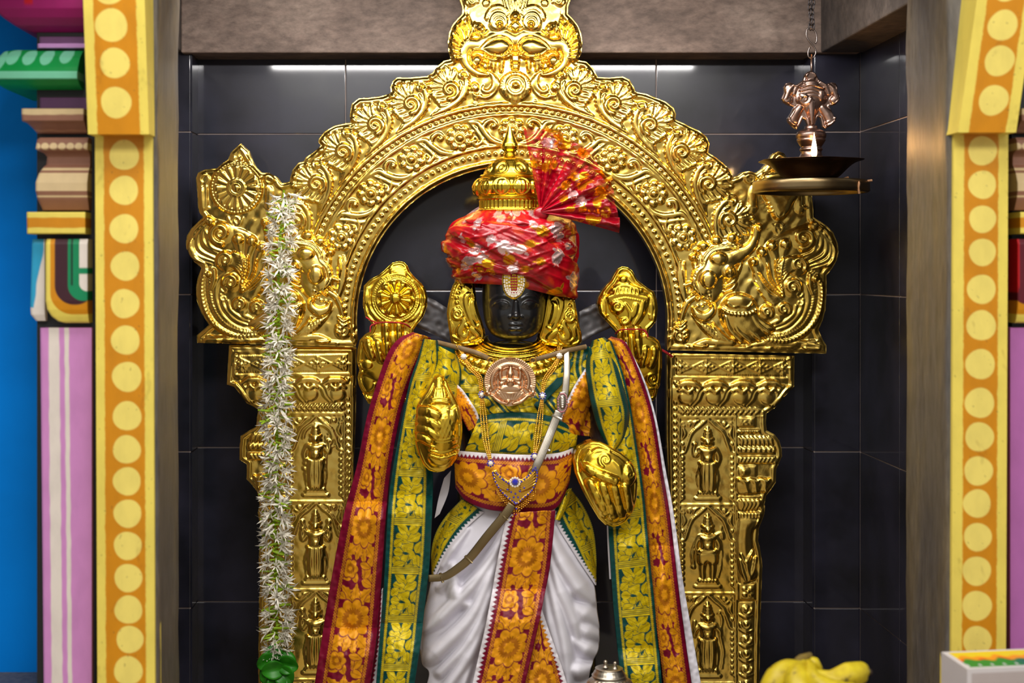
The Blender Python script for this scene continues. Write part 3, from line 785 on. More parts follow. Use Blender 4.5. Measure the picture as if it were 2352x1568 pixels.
# lion mask at the top (built for one half, mirrored about its own axis)
KX = 1183.0
def kt(m):
    return lambda p: np.stack([KX+m*(np.atleast_2d(p)[:, 0]-985)/6.03*-1*-1, np.atleast_2d(p)[:, 1]/6.03], -1)
K = 1/6.03
sh.part('lion_mask')
sh.tf(kt(1), K)
sh.poly([(985, -560), (1180, -420), (1420, -300), (1640, -190), (1640, 120), (1560, 420), (1420, 520), (1200, 560), (985, 590), (770, 560), (550, 520), (410, 420), (330, 120), (330, -190), (550, -300), (790, -420)], 9, 260)
for m in (1, -1):
    sh.tf(kt(m), K)
    sh.stroke([(985, 560), (860, 500), (740, 500), (600, 560), (470, 620), (340, 620), (275, 720), (285, 850), (370, 960), (480, 1020), (610, 1040)], [80, 80, 75, 75, 78, 82, 70, 55, 48, 40, 14], .62, z=4)
    sh.poly([(505, 700), (600, 600), (740, 540), (860, 560), (925, 640), (890, 720), (780, 780), (640, 760), (560, 720)], 17, 105, z=9)
    sh.stroke([(490, 700), (600, 590), (740, 525), (870, 545), (945, 640), (905, 735), (780, 795), (640, 775), (540, 715), (440, 700), (370, 760), (380, 860), (450, 930)], [12, 13, 13, 13, 14, 14, 14, 14, 13, 13, 13, 12, 9], 1.0, z=17)
    sh.ell((455, 845), 75, 85, 15, z=5)
    sh.poly([(520, 930), (560, 850), (610, 900), (605, 980), (540, 970)], 12, 35, z=6)
    for x, y0, y1, r in ((690, 850, 975, 34), (800, 845, 985, 34), (640, 860, 930, 26)): sh.stroke([(x, y0), (x-6, y1)], [r, r*.6], .7, z=6, smooth=False)
    sh.stroke([(560, 800), (700, 830), (860, 800), (960, 740)], [18, 16, 14, 10], .9, z=10)
    # eye
    sh.ell((760, 280), 170, 190, 8, z=7)
    sh.ring((757, 300), 108, 15, .9, z=14, n=30); sh.ring((762, 318), 72, 13, .9, z=15, n=26); sh.ell((768, 345), 46, 46, 16, z=13)
    a = np.linspace(PI*1.02, PI*1.85, 15)
    sh.stroke(np.stack([745+155*np.cos(a), 290+180*np.sin(a)], -1), [20, 38, 34, 20], .8, z=10, smooth=False)
    for t in np.linspace(PI*1.05, PI*1.85, 17): sh.stroke([(745+125*math.cos(t), 290+150*math.sin(t)), (745+182*math.cos(t), 290+212*math.sin(t))], 6, .9, z=15, smooth=False)
    # forehead fan
    for x, b in ((955, -40), (915, -60), (870, -70), (825, -90)): sh.stroke([(970-(985-x)*.4, 190), (x+12, 60), (x-30, b-60), (x-90, b-220)], [12, 16, 17, 12], .9, z=11)
    sh.ell((400, 10), 110, 100, 8, z=2, pw=.35); sh.spiral((395, 15), 78, 1.5, 0.3, 26, .8, z=10, hand=-1)
    sh.ell((585, 55), 66, 58, 7, z=5, pw=.35); sh.spiral((585, 50), 44, 1.4, 2.4, 18, .9, z=12)
    sh.stroke([(500, -200), (540, -80), (500, 60), (540, 240), (575, 360)], [30, 34, 26, 22, 12], .7, z=6)
    sh.ell((660, -120), 90, 80, 8, z=5, pw=.35); sh.spiral((660, -120), 60, 1.4, 1.4, 22, .9, z=13)
    sh.stroke([(420, -240), (560, -330), (720, -420), (860, -520)], [40, 50, 46, 30], .7, z=5)
    # ear leaf
    sh.poly([(430, 330), (510, 330), (570, 410), (540, 460), (450, 440), (420, 380)], 10, 40, z=8); sh.ell((490, 392), 34, 28, 9, ang=.6, z=15)
    sh.stroke([(425, 320), (410, 400), (450, 470), (560, 470), (600, 430)], 10, .9, z=14)
    # wings
    for i, p in enumerate((((330, 560), (390, 430), (360, 320), (335, 225)), ((310, 570), (300, 430), (230, 330)), ((270, 580), (220, 470), (165, 410)), ((240, 620), (170, 560), (130, 540)), ((230, 680), (160, 660), (118, 640)), ((230, 740), (170, 740), (125, 730)), ((250, 800), (190, 810), (150, 810)))):
        sh.stroke(p, [22, 46, 44, 16][:len(p)], .55, z=3); sh.stroke(p, 7, .9, z=16 if i < 3 else 13)
    # scrolls hanging below the mouth
    sh.stroke([(600, 1000), (660, 1030), (700, 1110), (690, 1200), (620, 1270), (540, 1250), (545, 1190)], [12, 26, 38, 40, 34, 26, 14], .7, z=2)
    sh.stroke([(640, 1000), (730, 1080), (745, 1180), (690, 1290), (580, 1350), (420, 1330)], [8, 14, 18, 20, 26, 10], .8, z=2)
    sh.ell((425, 1205), 66, 66, 6, pw=.35); sh.spiral((432, 1205), 56, 1.3, 2.6, 20, .9, z=4)
    sh.stroke([(405, 1290), (440, 1325), (520, 1320)], [12, 24, 12], .9, z=2); sh.stroke([(500, 1290), (440, 1370), (400, 1330)], [20, 22, 8], .8)
sh.tf(kt(1), K)
sh.ell((985, 240), 56, 52, 15, z=9); sh.ring((985, 240), 62, 10, .9, z=13, n=22)
sh.poly([(985, 300), (1040, 340), (1060, 380), (1000, 440), (970, 440), (910, 380), (930, 340)], 10, 40, z=12)
for m in (1, -1): sh.tf(kt(m), K); sh.stroke([(985, 450), (930, 430), (890, 400), (880, 385)], [14, 16, 20, 10], .9, z=12)
sh.tf(kt(1), K)
sh.poly([(935, 765), (1040, 765), (1046, 875), (930, 875)], 11, 18, z=8, smooth=False); sh.poly([(935, 885), (1040, 885), (1030, 975), (945, 975)], 9, 18, z=7, smooth=False)
sh.stroke([(880, 740), (985, 700), (1090, 740)], [10, 22, 10], .9, z=11)
sh.part('pendant_boss').tf(kt(1), K)
sh.poly([(760, 1230), (800, 1080), (985, 1000), (1170, 1080), (1215, 1230), (1150, 1350), (1000, 1475), (970, 1475), (830, 1350)], 9, 110)
for r, w in ((125, 14), (92, 13), (62, 10)): sh.ring((990, 1190), r, w, .9, z=10, n=34)
sh.ell((990, 1190), 50, 42, 10, z=9)
a = np.linspace(PI*.95, PI*2.05, 30); sh.beads(np.stack([985+205*np.cos(a), 1195+190*np.sin(a)], -1), 17, 36, h=5, z=6)
for m in (1, -1):
    sh.tf(kt(m), K)
    for x, y in ((845, 1290), (900, 1350), (955, 1370)): sh.stroke([(x-10, 1230), (x, y-40), (x+10, y+20)], [8, 20, 14], .8, z=8)
sh.tf()
for x, y in ((1092, 238), (1229, 232), (460+0, 783), (1580, 798), (1768, 798), (775, 790), (640, 790)): sh.part('rivet').ell((x, y), 4.5, 4.5, 2.5)
# sea creatures with curled plumes at both feet of the arch (drawn for the right one)
def mk_tf(m, ox=1540, oy=500, k=1/4.9):
    def f(p):
        p = np.atleast_2d(p); x = ox+p[:, 0]*k; y = oy+p[:, 1]*k
        if m < 0: x = 2351-x; y = y-11
        return np.stack([x, y], -1)
    return f
def creature(m):
    K5 = 1/4.9
    sh.part('sea_creature'); sh.tf(mk_tf(m), K5)
    st, el = sh.stroke, sh.ell
    # tail ground
    sh.poly([(960, 480), (1100, 260), (1350, 140), (1620, 60), (1800, 200), (1830, 420), (1700, 600), (1720, 900), (1660, 1150), (1500, 1340), (1250, 1420), (1040, 1400), (1180, 1240), (1000, 1100), (1180, 920), (960, 760), (920, 600)], 6, 60)
    # body
    sh.poly([(560, 980), (640, 880), (760, 840), (900, 880), (985, 1000), (1010, 1100), (1180, 1240), (1060, 1340), (900, 1410), (720, 1370), (600, 1240), (545, 1100)], 22, 190)
    el((762, 935), 150, 78, 9, z=19); sh.ring((762, 935), 0.1, 1, 0)
    st([(620, 960), (680, 1000), (760, 985), (850, 1000), (900, 950)], 14, .9, z=24)
    q = spline([(560, 1020), (640, 1070), (760, 1085), (880, 1075), (960, 1030)], 8); sh.beads(q, 22, 40, h=6, z=0)
    for p in (((610, 1110), (650, 1250), (780, 1390)), ((700, 1120), (740, 1260), (880, 1390)), ((815, 1115), (860, 1240), (990, 1360)), ((905, 1095), (970, 1200), (1090, 1290))): st(p, [12, 26, 22], .7, z=18)
    # hind / front foot
    st([(270, 1430), (390, 1395), (520, 1400), (690, 1395)], [16, 30, 34, 40], .6, z=4)
    for i in range(4): st([(270+i*26, 1440+i*5), (340+i*24, 1425+i*5)], [12, 9], .8, z=6, smooth=False)
    # chest with scales
    def scales(X, Y, d):
        u = (X-sh.T(np.array([(0, 0)]))[0, 0])*m; v = Y
        return 1.6*np.abs(np.sin(u*.42+v*.10))*np.abs(np.sin(v*.5-u*.12))*np.clip(d/4, 0, 1)
    sh.poly([(200, 1040), (300, 1150), (440, 1200), (590, 1330), (690, 1400), (520, 1390), (400, 1310), (310, 1210)], 9, 70, fn=scales)
    for y in (0, 45, 90): st([(470+y*.4, 1180+y*1.2), (540+y*.5, 1270+y), (640+y*.3, 1360+y*.3)], [8, 14, 8], .8, z=8)
    # head and trunk
    sh.poly([(240, 640), (300, 430), (420, 300), (600, 240), (760, 230), (700, 400), (620, 560), (600, 800), (560, 900), (470, 960), (330, 900), (260, 780)], 14, 150)
    for c, r in (((255, 445), 42), ((370, 320), 58), ((510, 255), 62), ((690, 225), 58), ((300, 370), 36)): el(c, r, r*.85, 11, z=7)
    for i in range(9): 
        t = i/8; st([(255+t*420, 470-t*220+60*(t-.5)**2), (240+t*420+18, 560-t*230)], 6, .9, z=11)
    st([(360, 800), (430, 640), (540, 520), (680, 460), (800, 400), (905, 320), (950, 220), (965, 120)], [90, 120, 125, 92, 70, 52, 40, 44], .55, z=8)
    el((415, 693), 88, 108, 15, z=17); el((530, 462), 98, 78, 14, z=16)
    st([(780, 320), (740, 330), (600, 345), (470, 375), (395, 460), (370, 540), (290, 620), (270, 730), (320, 830), (335, 880), (300, 920)], 13, 1.0, z=15)
    st([(760, 300), (600, 315), (450, 350), (365, 450), (345, 530), (262, 615), (245, 740), (295, 845)], 9, 1.0, z=14)
    sh.spiral((845, 210), 42, 1.3, 2.6, 15, .9, z=14); el((990, 110), 34, 40, 13, z=10)
    el((655, 610), 62, 72, 12, z=18); el((650, 600), 34, 38, 9, z=27); sh.ring((655, 608), 72, 10, .9, z=20, n=24)
    for p in (((640, 700), (720, 660), (770, 560), (790, 500)), ((620, 760), (700, 720), (745, 640)), ((600, 830), (680, 800), (730, 740))): st(p, [18, 24, 14], .8, z=10)
    # jaw
    q = spline([(310, 992), (355, 985), (392, 960), (415, 915), (432, 875), (428, 835)], 6); sh.beads(q, 16, 38, h=4)
    st([(258, 1020), (300, 1085), (380, 1110), (460, 1060), (478, 975)], [20, 44, 52, 40, 18], .7, z=9)
    el((452, 968), 22, 22, 8, z=14)
    # frond and bud beside the arch
    st([(105, 490), (110, 640), (130, 800), (175, 960)], [14, 46, 44, 18], .5, z=2); st([(150, 500), (150, 620), (160, 720)], [8, 20, 12], .8, z=9)
    st([(270, 890), (190, 950), (140, 1050), (110, 1160)], [26, 30, 26, 22], .7, z=5)
    st([(160, 760), (230, 740), (260, 800), (220, 850)], [14, 22, 24, 14], .8, z=8)
    el((115, 1320), 95, 105, 6, pw=.4); sh.spiral((105, 1320), 66, 1.4, 1.2, 22, .9, z=7)
    for y in (1190, 1235): st([(50, y), (110, y+28), (165, y-20)], [10, 20, 10], .8, z=8)
    for y in (1290, 1340): st([(190, y-20), (150, y), (120, y+40)], [8, 16, 8], .8, z=8)
    # great plume: finger fronds
    for p, b in ((((1265, 880), (1120, 700), (1080, 520), (1030, 390)), 58), (((1255, 870), (1190, 650), (1180, 480), (1140, 320)), 62), (((1260, 860), (1230, 640), (1260, 450), (1290, 300)), 66), (((1250, 885), (1080, 760), (980, 620), (930, 500)), 48)):
        st(p, [18, 30, 34, b], .55, z=5); st(p[:3], [6, 9, 6], .9, z=17); el(p[-1], b*.72, b*.85, 9, z=9); sh.ring(p[-1], b*.72, 9, .9, z=12, a0=PI*.9, a1=PI*2.1, n=16)
    for p in (((1210, 900), (1080, 840), (950, 640)), ((1215, 905), (1100, 880), (960, 720)), ((1220, 915), (1120, 910), (990, 800)), ((1230, 925), (1140, 940), (1030, 870)), ((1240, 930), (1160, 965), (1070, 925))): st(p, [10, 24, 12], .7, z=6)
    # top curl with its ribs
    el((1490, 235), 150, 140, 7, z=3, pw=.35); sh.spiral((1490, 230), 122, 1.5, 1.7, 44, .62, z=10, hand=-1, r1=.1)
    for i, p in enumerate((((1610, 90), (1690, 230), (1660, 360), (1500, 470)), ((1670, 130), (1750, 280), (1720, 420), (1530, 520)), ((1720, 180), (1800, 330), (1760, 470), (1560, 550)), ((1770, 240), (1835, 380), (1780, 510), (1590, 575)), ((1700, 110), (1640, 250), (1600, 380), (1460, 440)))): st(p, [12, 24, 26, 14], .75, z=6)
    el((1605, 95), 48, 48, 10, z=8); st([(1560, 110), (1620, 60), (1690, 130)], [10, 26, 14], .8, z=8)
    # middle curl
    el((1420, 540), 115, 120, 9, z=5, pw=.35); sh.spiral((1430, 530), 95, 1.3, .6, 34, .7, z=14, hand=-1)
    for i in range(9):
        t = i/8; a = PI*.75+t*PI*.62; st([(1400+30*math.cos(a), 560+30*math.sin(a)), (1380+100*math.cos(a), 550+110*math.sin(a)), (1310+110*math.cos(a)-20*t, 620+150*math.sin(a))], [8, 14, 8], .8, z=14)
    # lower curls
    for c, r, a0, hd in (((1370, 780), 112, .2, -1), ((1270, 1030), 92, .4, -1), ((1080, 1060), 82, .6, -1)): el(c, r*1.02, r*1.02, 7, z=4, pw=.35); sh.spiral(c, r*.78, 1.35, a0, r*.3, .75, z=10, hand=hd)
    for p in (((1120, 1320), (1310, 1280), (1470, 1150), (1545, 950), (1520, 770), (1420, 670)), ((1150, 1270), (1330, 1200), (1450, 1060), (1490, 920)), ((1140, 1235), (1280, 1170), (1380, 1090), (1410, 990)), ((1120, 1190), (1210, 1160), (1260, 1110)), ((1200, 1180), (1230, 1130), (1200, 1100))): st(p, [10, 30, 32, 22], .7, z=5)
    for c in ((1455, 955), (1445, 860)): sh.spiral(c, 36, 1.1, 0, 14, .9, z=9)
    # scaled border of the tail
    q = spline([(1640, 660), (1690, 760), (1695, 900), (1665, 1060), (1590, 1210), (1470, 1320), (1290, 1390), (1070, 1370)], 10); sh.beads(q, 34, 42, h=4.5, z=0)
    st([(1590, 620), (1615, 780), (1600, 960), (1530, 1140), (1400, 1270), (1200, 1345), (1050, 1330)], 20, .8, z=6)
    for t in np.linspace(0, 1, 34):
        qq = spline([(1590, 620), (1615, 780), (1600, 960), (1530, 1140), (1400, 1270), (1200, 1345), (1050, 1330)], 12); p = qq[int(t*(len(qq)-2))]; e = qq[int(t*(len(qq)-2))+1]-p; e /= np.hypot(*e)
        st([p+np.array([-e[1], e[0]])*24+e*10, p-np.array([-e[1], e[0]])*24-e*10], 6, .8, z=9, smooth=False)
    st([(1560, 640), (1560, 740), (1590, 860)], [20, 30, 14], .8, z=10); el((1620, 690), 30, 36, 10, z=8)
    # leaf on the ground
    st([(870, 1440), (1060, 1410), (1240, 1430), (1420, 1420), (1640, 1390)], [12, 30, 36, 40, 16], .5, z=3)
    st([(1450, 1400), (1530, 1440), (1650, 1455)], [20, 46, 40], .5, z=4)
    sh.tf()
creature(1); creature(-1)
# sun disc medallion on the left foot
def medallion_left():
    sh.part('sun_medallion'); c = (543.5, 431.5)
    sh.ell(c, 61, 61, 7, pw=.3)
    a = np.linspace(0, 2*PI, 80); sh.beads(np.stack([c[0]+57*np.cos(a), c[1]+57*np.sin(a)], -1), 3.7, 7.2, h=4, z=0)
    sh.ring(c, 50, 2, .8, z=7, n=60)
    for i in range(16):
        t = 2*PI*i/16; p0 = (c[0]+19*math.cos(t), c[1]+19*math.sin(t)); p1 = (c[0]+45*math.cos(t), c[1]+45*math.sin(t))
        sh.stroke([p0, p1], [4, 7.8], .75, z=5, smooth=False); sh.ell(p1, 7.5, 7.5, 6, z=5)
    sh.ring(c, 18, 3, .9, z=8, n=30); sh.ring(c, 13, 2, .9, z=9, n=24); sh.ell(c, 10, 10, 9, z=7)
    sh.part('flame_finial')
    sh.stroke([(553, 342), (548, 358), (540, 366), (546, 374), (556, 372)], [2, 5, 5.5, 5, 3], .8); sh.stroke([(553, 342), (560, 356), (568, 366), (562, 374)], [2, 5, 5, 3], .8); sh.ell((553, 366), 5, 8, 7)
    for x0, mm in ((470, 1), (618, -1)):
        sh.part('ribbon'); sh.ell((x0, 412), 14, 13, 4); sh.ring((x0, 411), 9, 3.2, .9, z=2, n=20); sh.stroke([(x0+4*mm, 425), (x0-2*mm, 440), (x0, 474)], [4, 9, 9], .6)
        sh.stroke([(x0-8, 474), (x0+9, 477)], 3, .8, smooth=False); sh.stroke([(x0+5*mm, 428), (x0+6*mm, 470)], 1.6, .9, z=4, smooth=False)
    sh.part('fleuron'); sh.ring((541, 507), 9, 3.4, .9, a0=-PI*1.2, a1=PI*.2, n=16); sh.stroke([(541, 498), (538, 508), (542, 514), (540, 524)], [2, 4, 4, 2], .9); sh.stroke([(524, 500), (530, 512), (540, 523)], [3, 5, 2], .8); sh.stroke([(558, 500), (552, 512), (542, 523)], [3, 5, 2], .8)
medallion_left()
# conch on the right foot, half hidden by the hanging lamp
def medallion_right():
    sh.part('conch_medallion').tf(lambda p: np.stack([1640+np.atleast_2d(p)[:, 0]/7.127, 340+np.atleast_2d(p)[:, 1]/7.127], -1), 1/7.127)
    sh.poly([(740, 520), (800, 430), (900, 370), (1080, 340), (1250, 390), (1340, 470), (1400, 560), (1420, 720), (1300, 900), (1200, 1100), (1060, 1190), (960, 1130), (900, 960), (800, 800), (730, 650)], 13, 130)
    for y in (420, 490, 540): sh.stroke([(800-(y-420)*.6, y+10), (1080, y-20), (1340+(y-420)*.4, y+10)], 12, .9, z=12)
    for i in range(7): sh.stroke([(800+i*80, 440), (780+i*88, 520)], [16, 22], .7, z=9, smooth=False)
    sh.stroke([(1010, 730), (1050, 860), (1140, 980), (1130, 1100), (1040, 1140), (1000, 1080), (1060, 1040)], [16, 20, 22, 22, 20, 18, 12], .9, z=10)
    for i in range(5): sh.stroke([(820+i*20, 760+i*70), (900+i*14, 780+i*64), (980, 740+i*70)], [10, 20, 10], .8, z=9)
    for x0, mm in ((600, 1), (1420, -1)):
        sh.part('ribbon'); sh.ell((x0-20*mm, 500), 100, 90, 6); sh.ring((x0-10*mm, 500), 70, 22, .9, z=3, n=22)
        sh.stroke([(x0+40*mm, 620), (x0+30*mm, 740), (x0+20*mm, 1000)], [30, 66, 74], .55); sh.stroke([(x0-20, 960), (x0+90, 975)], 20, .8, z=4, smooth=False)
    sh.part('flame_finial'); sh.poly([(940, 230), (1000, 120), (1070, 80), (1150, 110), (1210, 200), (1200, 300), (960, 300)], 9, 60)
    for x in (1000, 1070, 1140): sh.stroke([(x, 280), (x+5, 150)], [24, 10], .8, z=6, smooth=False)
    sh.part('fleuron'); sh.ring((1060, 1290), 60, 24, .9, a0=-PI*1.2, a1=PI*.2, n=16); sh.stroke([(1060, 1230), (1040, 1300), (1070, 1340), (1050, 1410)], [14, 28, 28, 12], .9)
    sh.stroke([(960, 1260), (1000, 1350), (1050, 1420)], [16, 30, 12], .8); sh.stroke([(1160, 1260), (1110, 1350), (1060, 1420)], [16, 30, 12], .8)
    sh.tf()
medallion_right()
sh.build(OUTLINE, YT, M['gold'], arch, 'arch_plate', depth=0.03, rim=(9, 6, 3.2), noise=(0.75, 34, 3), hs=0.8)

# ---------------------------------------------------------------- the two pillars of the arch
def figure(sh, cx, y0, y1, kind):
    """little standing deity in a niche: crown top y0, pedestal foot y1"""
    h = y1-y0; f = lambda u, v: (cx+u*h, y0+v*h)
    st, el = sh.stroke, sh.ell; r = h
    # pedestal
    st([f(-.16, .985), f(.16, .985)], .028*r, .9, smooth=False); st([f(-.13, .94), f(.13, .94)], .022*r, .9, smooth=False); st([f(-.10, .905), f(.10, .905)], .018*r, 1, smooth=False)
    for i in range(6): el(f(-.11+.044*i, .905), .018*r, .022*r, .03*r, z=2)
    # legs
    if kind == 'warrior':
        for m in (-1, 1): st([f(.055*m, .56), f(.07*m, .72), f(.065*m, .87)], np.array([.055, .04, .03])*r, .8); st([f(.065*m, .885), f(.10*m, .89)], .022*r, .9, smooth=False)
        sh.poly([f(-.11, .52), f(.11, .52), f(.13, .66), f(.05, .70), f(0, .66), f(-.05, .70), f(-.13, .66)], .05*r, .05*r, z=1)
    else:
        sh.poly([f(-.10, .50), f(.10, .50), f(.115, .70), f(.085, .89), f(-.085, .89), f(-.115, .70)], .055*r, .06*r)
        for u in (-.055, 0, .055): st([f(u, .52), f(u*1.15, .70), f(u, .88)], [.018*r, .022*r, .014*r], .9, z=.045*r)
        for m in (-1, 1): st([f(.115*m, .56), f(.135*m, .7), f(.12*m, .88)], [.012*r, .02*r, .008*r], .9, z=1)
    st([f(-.10, .50), f(0, .525), f(.10, .50)], .024*r, 1, z=.03*r)
    # torso, belly, chest
    sh.poly([f(-.075, .50), f(.075, .50), f(.085, .40), f(.12, .315), f(.10, .28), f(-.10, .28), f(-.12, .315), f(-.085, .40)], .06*r, .06*r)
    el(f(0, .44), .07*r, .055*r, .06*r, z=.02*r); el(f(0, .335), .10*r, .04*r, .05*r, z=.03*r)
    # head and crown
    el(f(0, .22), .055*r, .06*r, .075*r, z=.01*r); el(f(0, .222), .012*r, .018*r, .03*r, z=.075*r)
    for m in (-1, 1): el(f(.02*m, .21), .012*r, .007*r, .015*r, z=.078*r); el(f(.065*m, .235), .018*r, .03*r, .03*r)
    st([f(-.06, .172), f(.06, .172)], .018*r, 1, z=.04*r, smooth=False)
    st([f(0, .165), f(0, .11), f(0, .06), f(0, .01)], np.array([.055, .045, .03, .012])*r, .9, z=.01*r, smooth=False)
    for v, w in ((.13, .045), (.09, .036), (.055, .028)): st([f(-w, v), f(w, v)], .010*r, 1, z=.04*r, smooth=False)
    # arms
    for m in (-1, 1):
        if kind == 'four' or (kind == 'right_up' and m < 0) or (kind == 'umbrella' and m < 0):
            st([f(.11*m, .32), f(.17*m, .40), f(.19*m, .33), f(.18*m, .27)], np.array([.035, .03, .025, .02])*r, .9); el(f(.18*m, .245), .028*r, .03*r, .035*r)
        if kind == 'four':
            st([f(.10*m, .33), f(.15*m, .25), f(.17*m, .19)], np.array([.03, .026, .02])*r, .9); el(f(.18*m, .155), .032*r, .034*r, .03*r); sh.ring(f(.18*m, .155), .028*r, .01*r, 1, z=1, n=14)
        if kind in ('warrior', 'umbrella', 'right_up') and not (m < 0 and kind != 'warrior'):
            st([f(.11*m, .32), f(.155*m, .42), f(.14*m, .50), f(.12*m, .55)], np.array([.035, .032, .026, .022])*r, .9)
    if kind == 'warrior':
        st([f(-.17, .40), f(-.20, .55), f(-.19, .70)], np.array([.016, .026, .02])*r, .9); el(f(-.19, .72), .03*r, .03*r, .03*r)
        st([f(.19, .18), f(.16, .30), f(.19, .50), f(.18, .70), f(.14, .86)], .011*r, 1)
        st([f(.10, .30), f(.19, .26), f(.20, .33)], .024*r, .9)
    if kind == 'bow':
        for m in (-1, 1): st([f(.10*m, .32), f(.16*m, .38), f(.17*m, .44)], np.array([.035, .03, .022])*r, .9)
        st([f(.16, .12), f(.19, .25), f(.17, .45), f(.21, .65), f(.19, .88)], .012*r, 1); st([f(.14, .16), f(.19, .11), f(.22, .16)], .016*r, .9)
        st([f(-.17, .26), f(-.17, .46)], .02*r, .9, smooth=False)
    if kind == 'umbrella':
        a = np.linspace(PI*.85, PI*2.0, 16); st(np.stack([cx-.03*h+.20*h*np.cos(a), y0+.20*h+.18*h*np.sin(a)], -1), .02*r, 1, smooth=False)
        st([f(-.14, .18), f(-.14, .62)], .011*r, 1, smooth=False); sh.ring(f(-.20, .24), .09*r, .014*r, 1, a0=PI*.4, a1=PI*1.6, n=16)
        el(f(.14, .55), .03*r, .03*r, .03*r); el(f(.15, .62), .035*r, .03*r, .03*r)
        el(f(0, .43), .085*r, .07*r, .08*r, z=.02*r)
def pillar_sheet(m, Y0):
    f = (lambda p: np.asarray(p, float)) if m > 0 else (lambda p: np.stack([2351-np.atleast_2d(p)[:, 0], np.atleast_2d(p)[:, 1]-8], -1))
    x0, x1 = (1524, 1836) if m > 0 else (512, 826)
    s = Sheet(x0, 786, x1, 2020, 1.8); s.tf(f)
    st, el = s.stroke, s.ell
    s.base()
    # frames
    for p in (((1545, 812), (1812, 816), (1812, 870), (1545, 866), (1545, 812)),): st(p, 5, .8, smooth=False)
    s.part('diamond_panel')
    s.poly([(1552, 820), (1804, 823), (1804, 863), (1552, 860)], 3, 4, smooth=False)
    q = np.array([(1554, 822), (1803, 825), (1803, 862), (1554, 859), (1554, 822)], float)
    s.beads(q, 2.2, 5, h=2.2)
    for i in range(4):
        a = 1590+i*62
        st([(a-31, 857), (a, 842), (a+31, 827)], 2.2, .9, z=3, smooth=False); st([(a-31, 827), (a, 842), (a+31, 857)], 2.2, .9, z=3, smooth=False)
    for i in range(5):
        c = (1560+i*62 if i else 1563, 842)
        if i == 4: c = (1797, 845)
        for k in range(8):
            t = k*PI/4; rr = (13, 9)[k % 2]; st([(c[0]+3*math.cos(t), c[1]+3*math.sin(t)), (c[0]+rr*1.25*math.cos(t), c[1]+rr*math.sin(t))], [2.4, 3.2], .9, z=3, smooth=False)
        el(c, 4, 4, 5, z=4)
    s.part('lotus_frieze')
    s.poly([(1562, 878), (1815, 884), (1800, 905), (1776, 932), (1562, 930)], 6, 26)
    for i in range(4):
        a = 1580+i*62
        st([(a-24, 885), (a-8, 880), (a+14, 881), (a+30, 890)], [4, 8, 8, 4], .8, z=6)
        st([(a+34, 886), (a+22, 898), (a+16, 914), (a+4, 930)], [3, 6, 6, 3], .8, z=5); st([(a+42, 890), (a+30, 902), (a+24, 916), (a+12, 931)], [2, 5, 5, 2], .8, z=5)
        el((a-2, 912), 21, 17, 6, z=5)
        st([(a-22, 898), (a-12, 893), (a, 900), (a+10, 893), (a+16, 900)], [3, 5, 6, 5, 3], .9, z=8)
    s.part('braid')
    st([(1564, 943), (1746, 944)], 8, .35, smooth=False)
    for i in range(15): st([(1566+i*12, 936), (1574+i*12, 943), (1566+i*12, 950)], [2.4, 3.4, 2.4], .9, z=3, smooth=False)
    s.base()
    for y in (874, 933, 955): st([(1560, y), (1806 if y < 900 else 1752, y+1)], 2.6, .9, smooth=False)
    st([(1560, 953), (1560, 2000)], 3, .9, smooth=False); st([(1690, 955), (1690, 2000)], 4, .9, smooth=False)
    s.part('bead_row')
    for y in np.arange(878, 2000, 15.4): el((1551, y), 4.8, 4.8, 5)
    s.base(); st([(1540, 872), (1540, 2000)], 2.4, .8, smooth=False)
    # niches
    kinds = ('right_up', 'warrior', 'bow', 'four') if m > 0 else ('umbrella', 'four', 'four', 'warrior')
    for i, (a, b, kd) in enumerate(zip((957, 1157, 1360, 1566), (1150, 1352, 1558, 1770), kinds)):
        s.base(); st([(1564, a+2), (1686, a+2)], 3.2, .9, smooth=False)
        s.part('niche_arch')
        for k in (-1, 1):
            st([(1625+2*k, a+6), (1625+16*k, a+20), (1625+36*k, a+38), (1625+46*k, a+64), (1625+52*k, a+80), (1625+60*k, a+84)], 3.4, .9)
            q = spline([(1625+12*k, a+10), (1625+26*k, a+24), (1625+44*k, a+44), (1625+53*k, a+74)], 8); s.beads(q, 2.0, 4.5, h=2)
            s.spiral((1625+40*k, a+17), 9, 1.2, .5, 3.2, .9, hand=k); el((1625+40*k, a+17), 3.5, 3.5, 4); s.spiral((1625+56*k, a+16), 6, 1.1, 1, 2.6, .9)
            st([(1625+18*k, a+9), (1625+28*k, a+12), (1625+32*k, a+20)], [2, 4, 2], .9); st([(1625+56*k, a+26), (1625+52*k, a+40), (1625+59*k, a+52)], [2, 4.5, 2], .9); el((1625+57*k, a+62), 4, 5, 4)
            for y in np.arange(a+94, b-6, 13): el((1625+57*k, y), 4, 5.5, 4); el((1625+(57+4)*k, y+6), 2.4, 3, 3)
        s.part('niche_figure'); figure(s, 1625 if m > 0 else 1626, a+22, b-3, kd)
    # turned side shaft
    s.part('side_shaft')
    X0 = 1694
    def slab(y0, y1, x1, h, e=5): s.poly([(X0, y0), (x1, y0), (x1, y1), (X0, y1)], h, e, smooth=False)
    slab(957, 980, 1735, 5); 
    for k in range(3): s.spiral((1704+k*11, 968), 5, 1, k, 2.2, .9, z=5)
    slab(985, 994, 1746, 6); s.beads(np.array([(1696, 990), (1745, 990)]), 2.2, 5, h=2)
    s.poly([(X0, 1002), (1768, 1002), (1778, 1020), (X0, 1022)], 5, 9, smooth=False)
    for k in range(8): st([(1698+k*9.5, 1003), (1704+k*9.5, 1011), (1703+k*10, 1021)], [2, 4, 3], .9, z=4)
    slab(1024, 1042, 1780, 6); s.beads(np.array([(1698, 1032), (1778, 1033)]), 4.2, 10.5, h=3.5)
    slab(1046, 1064, 1782, 6); 
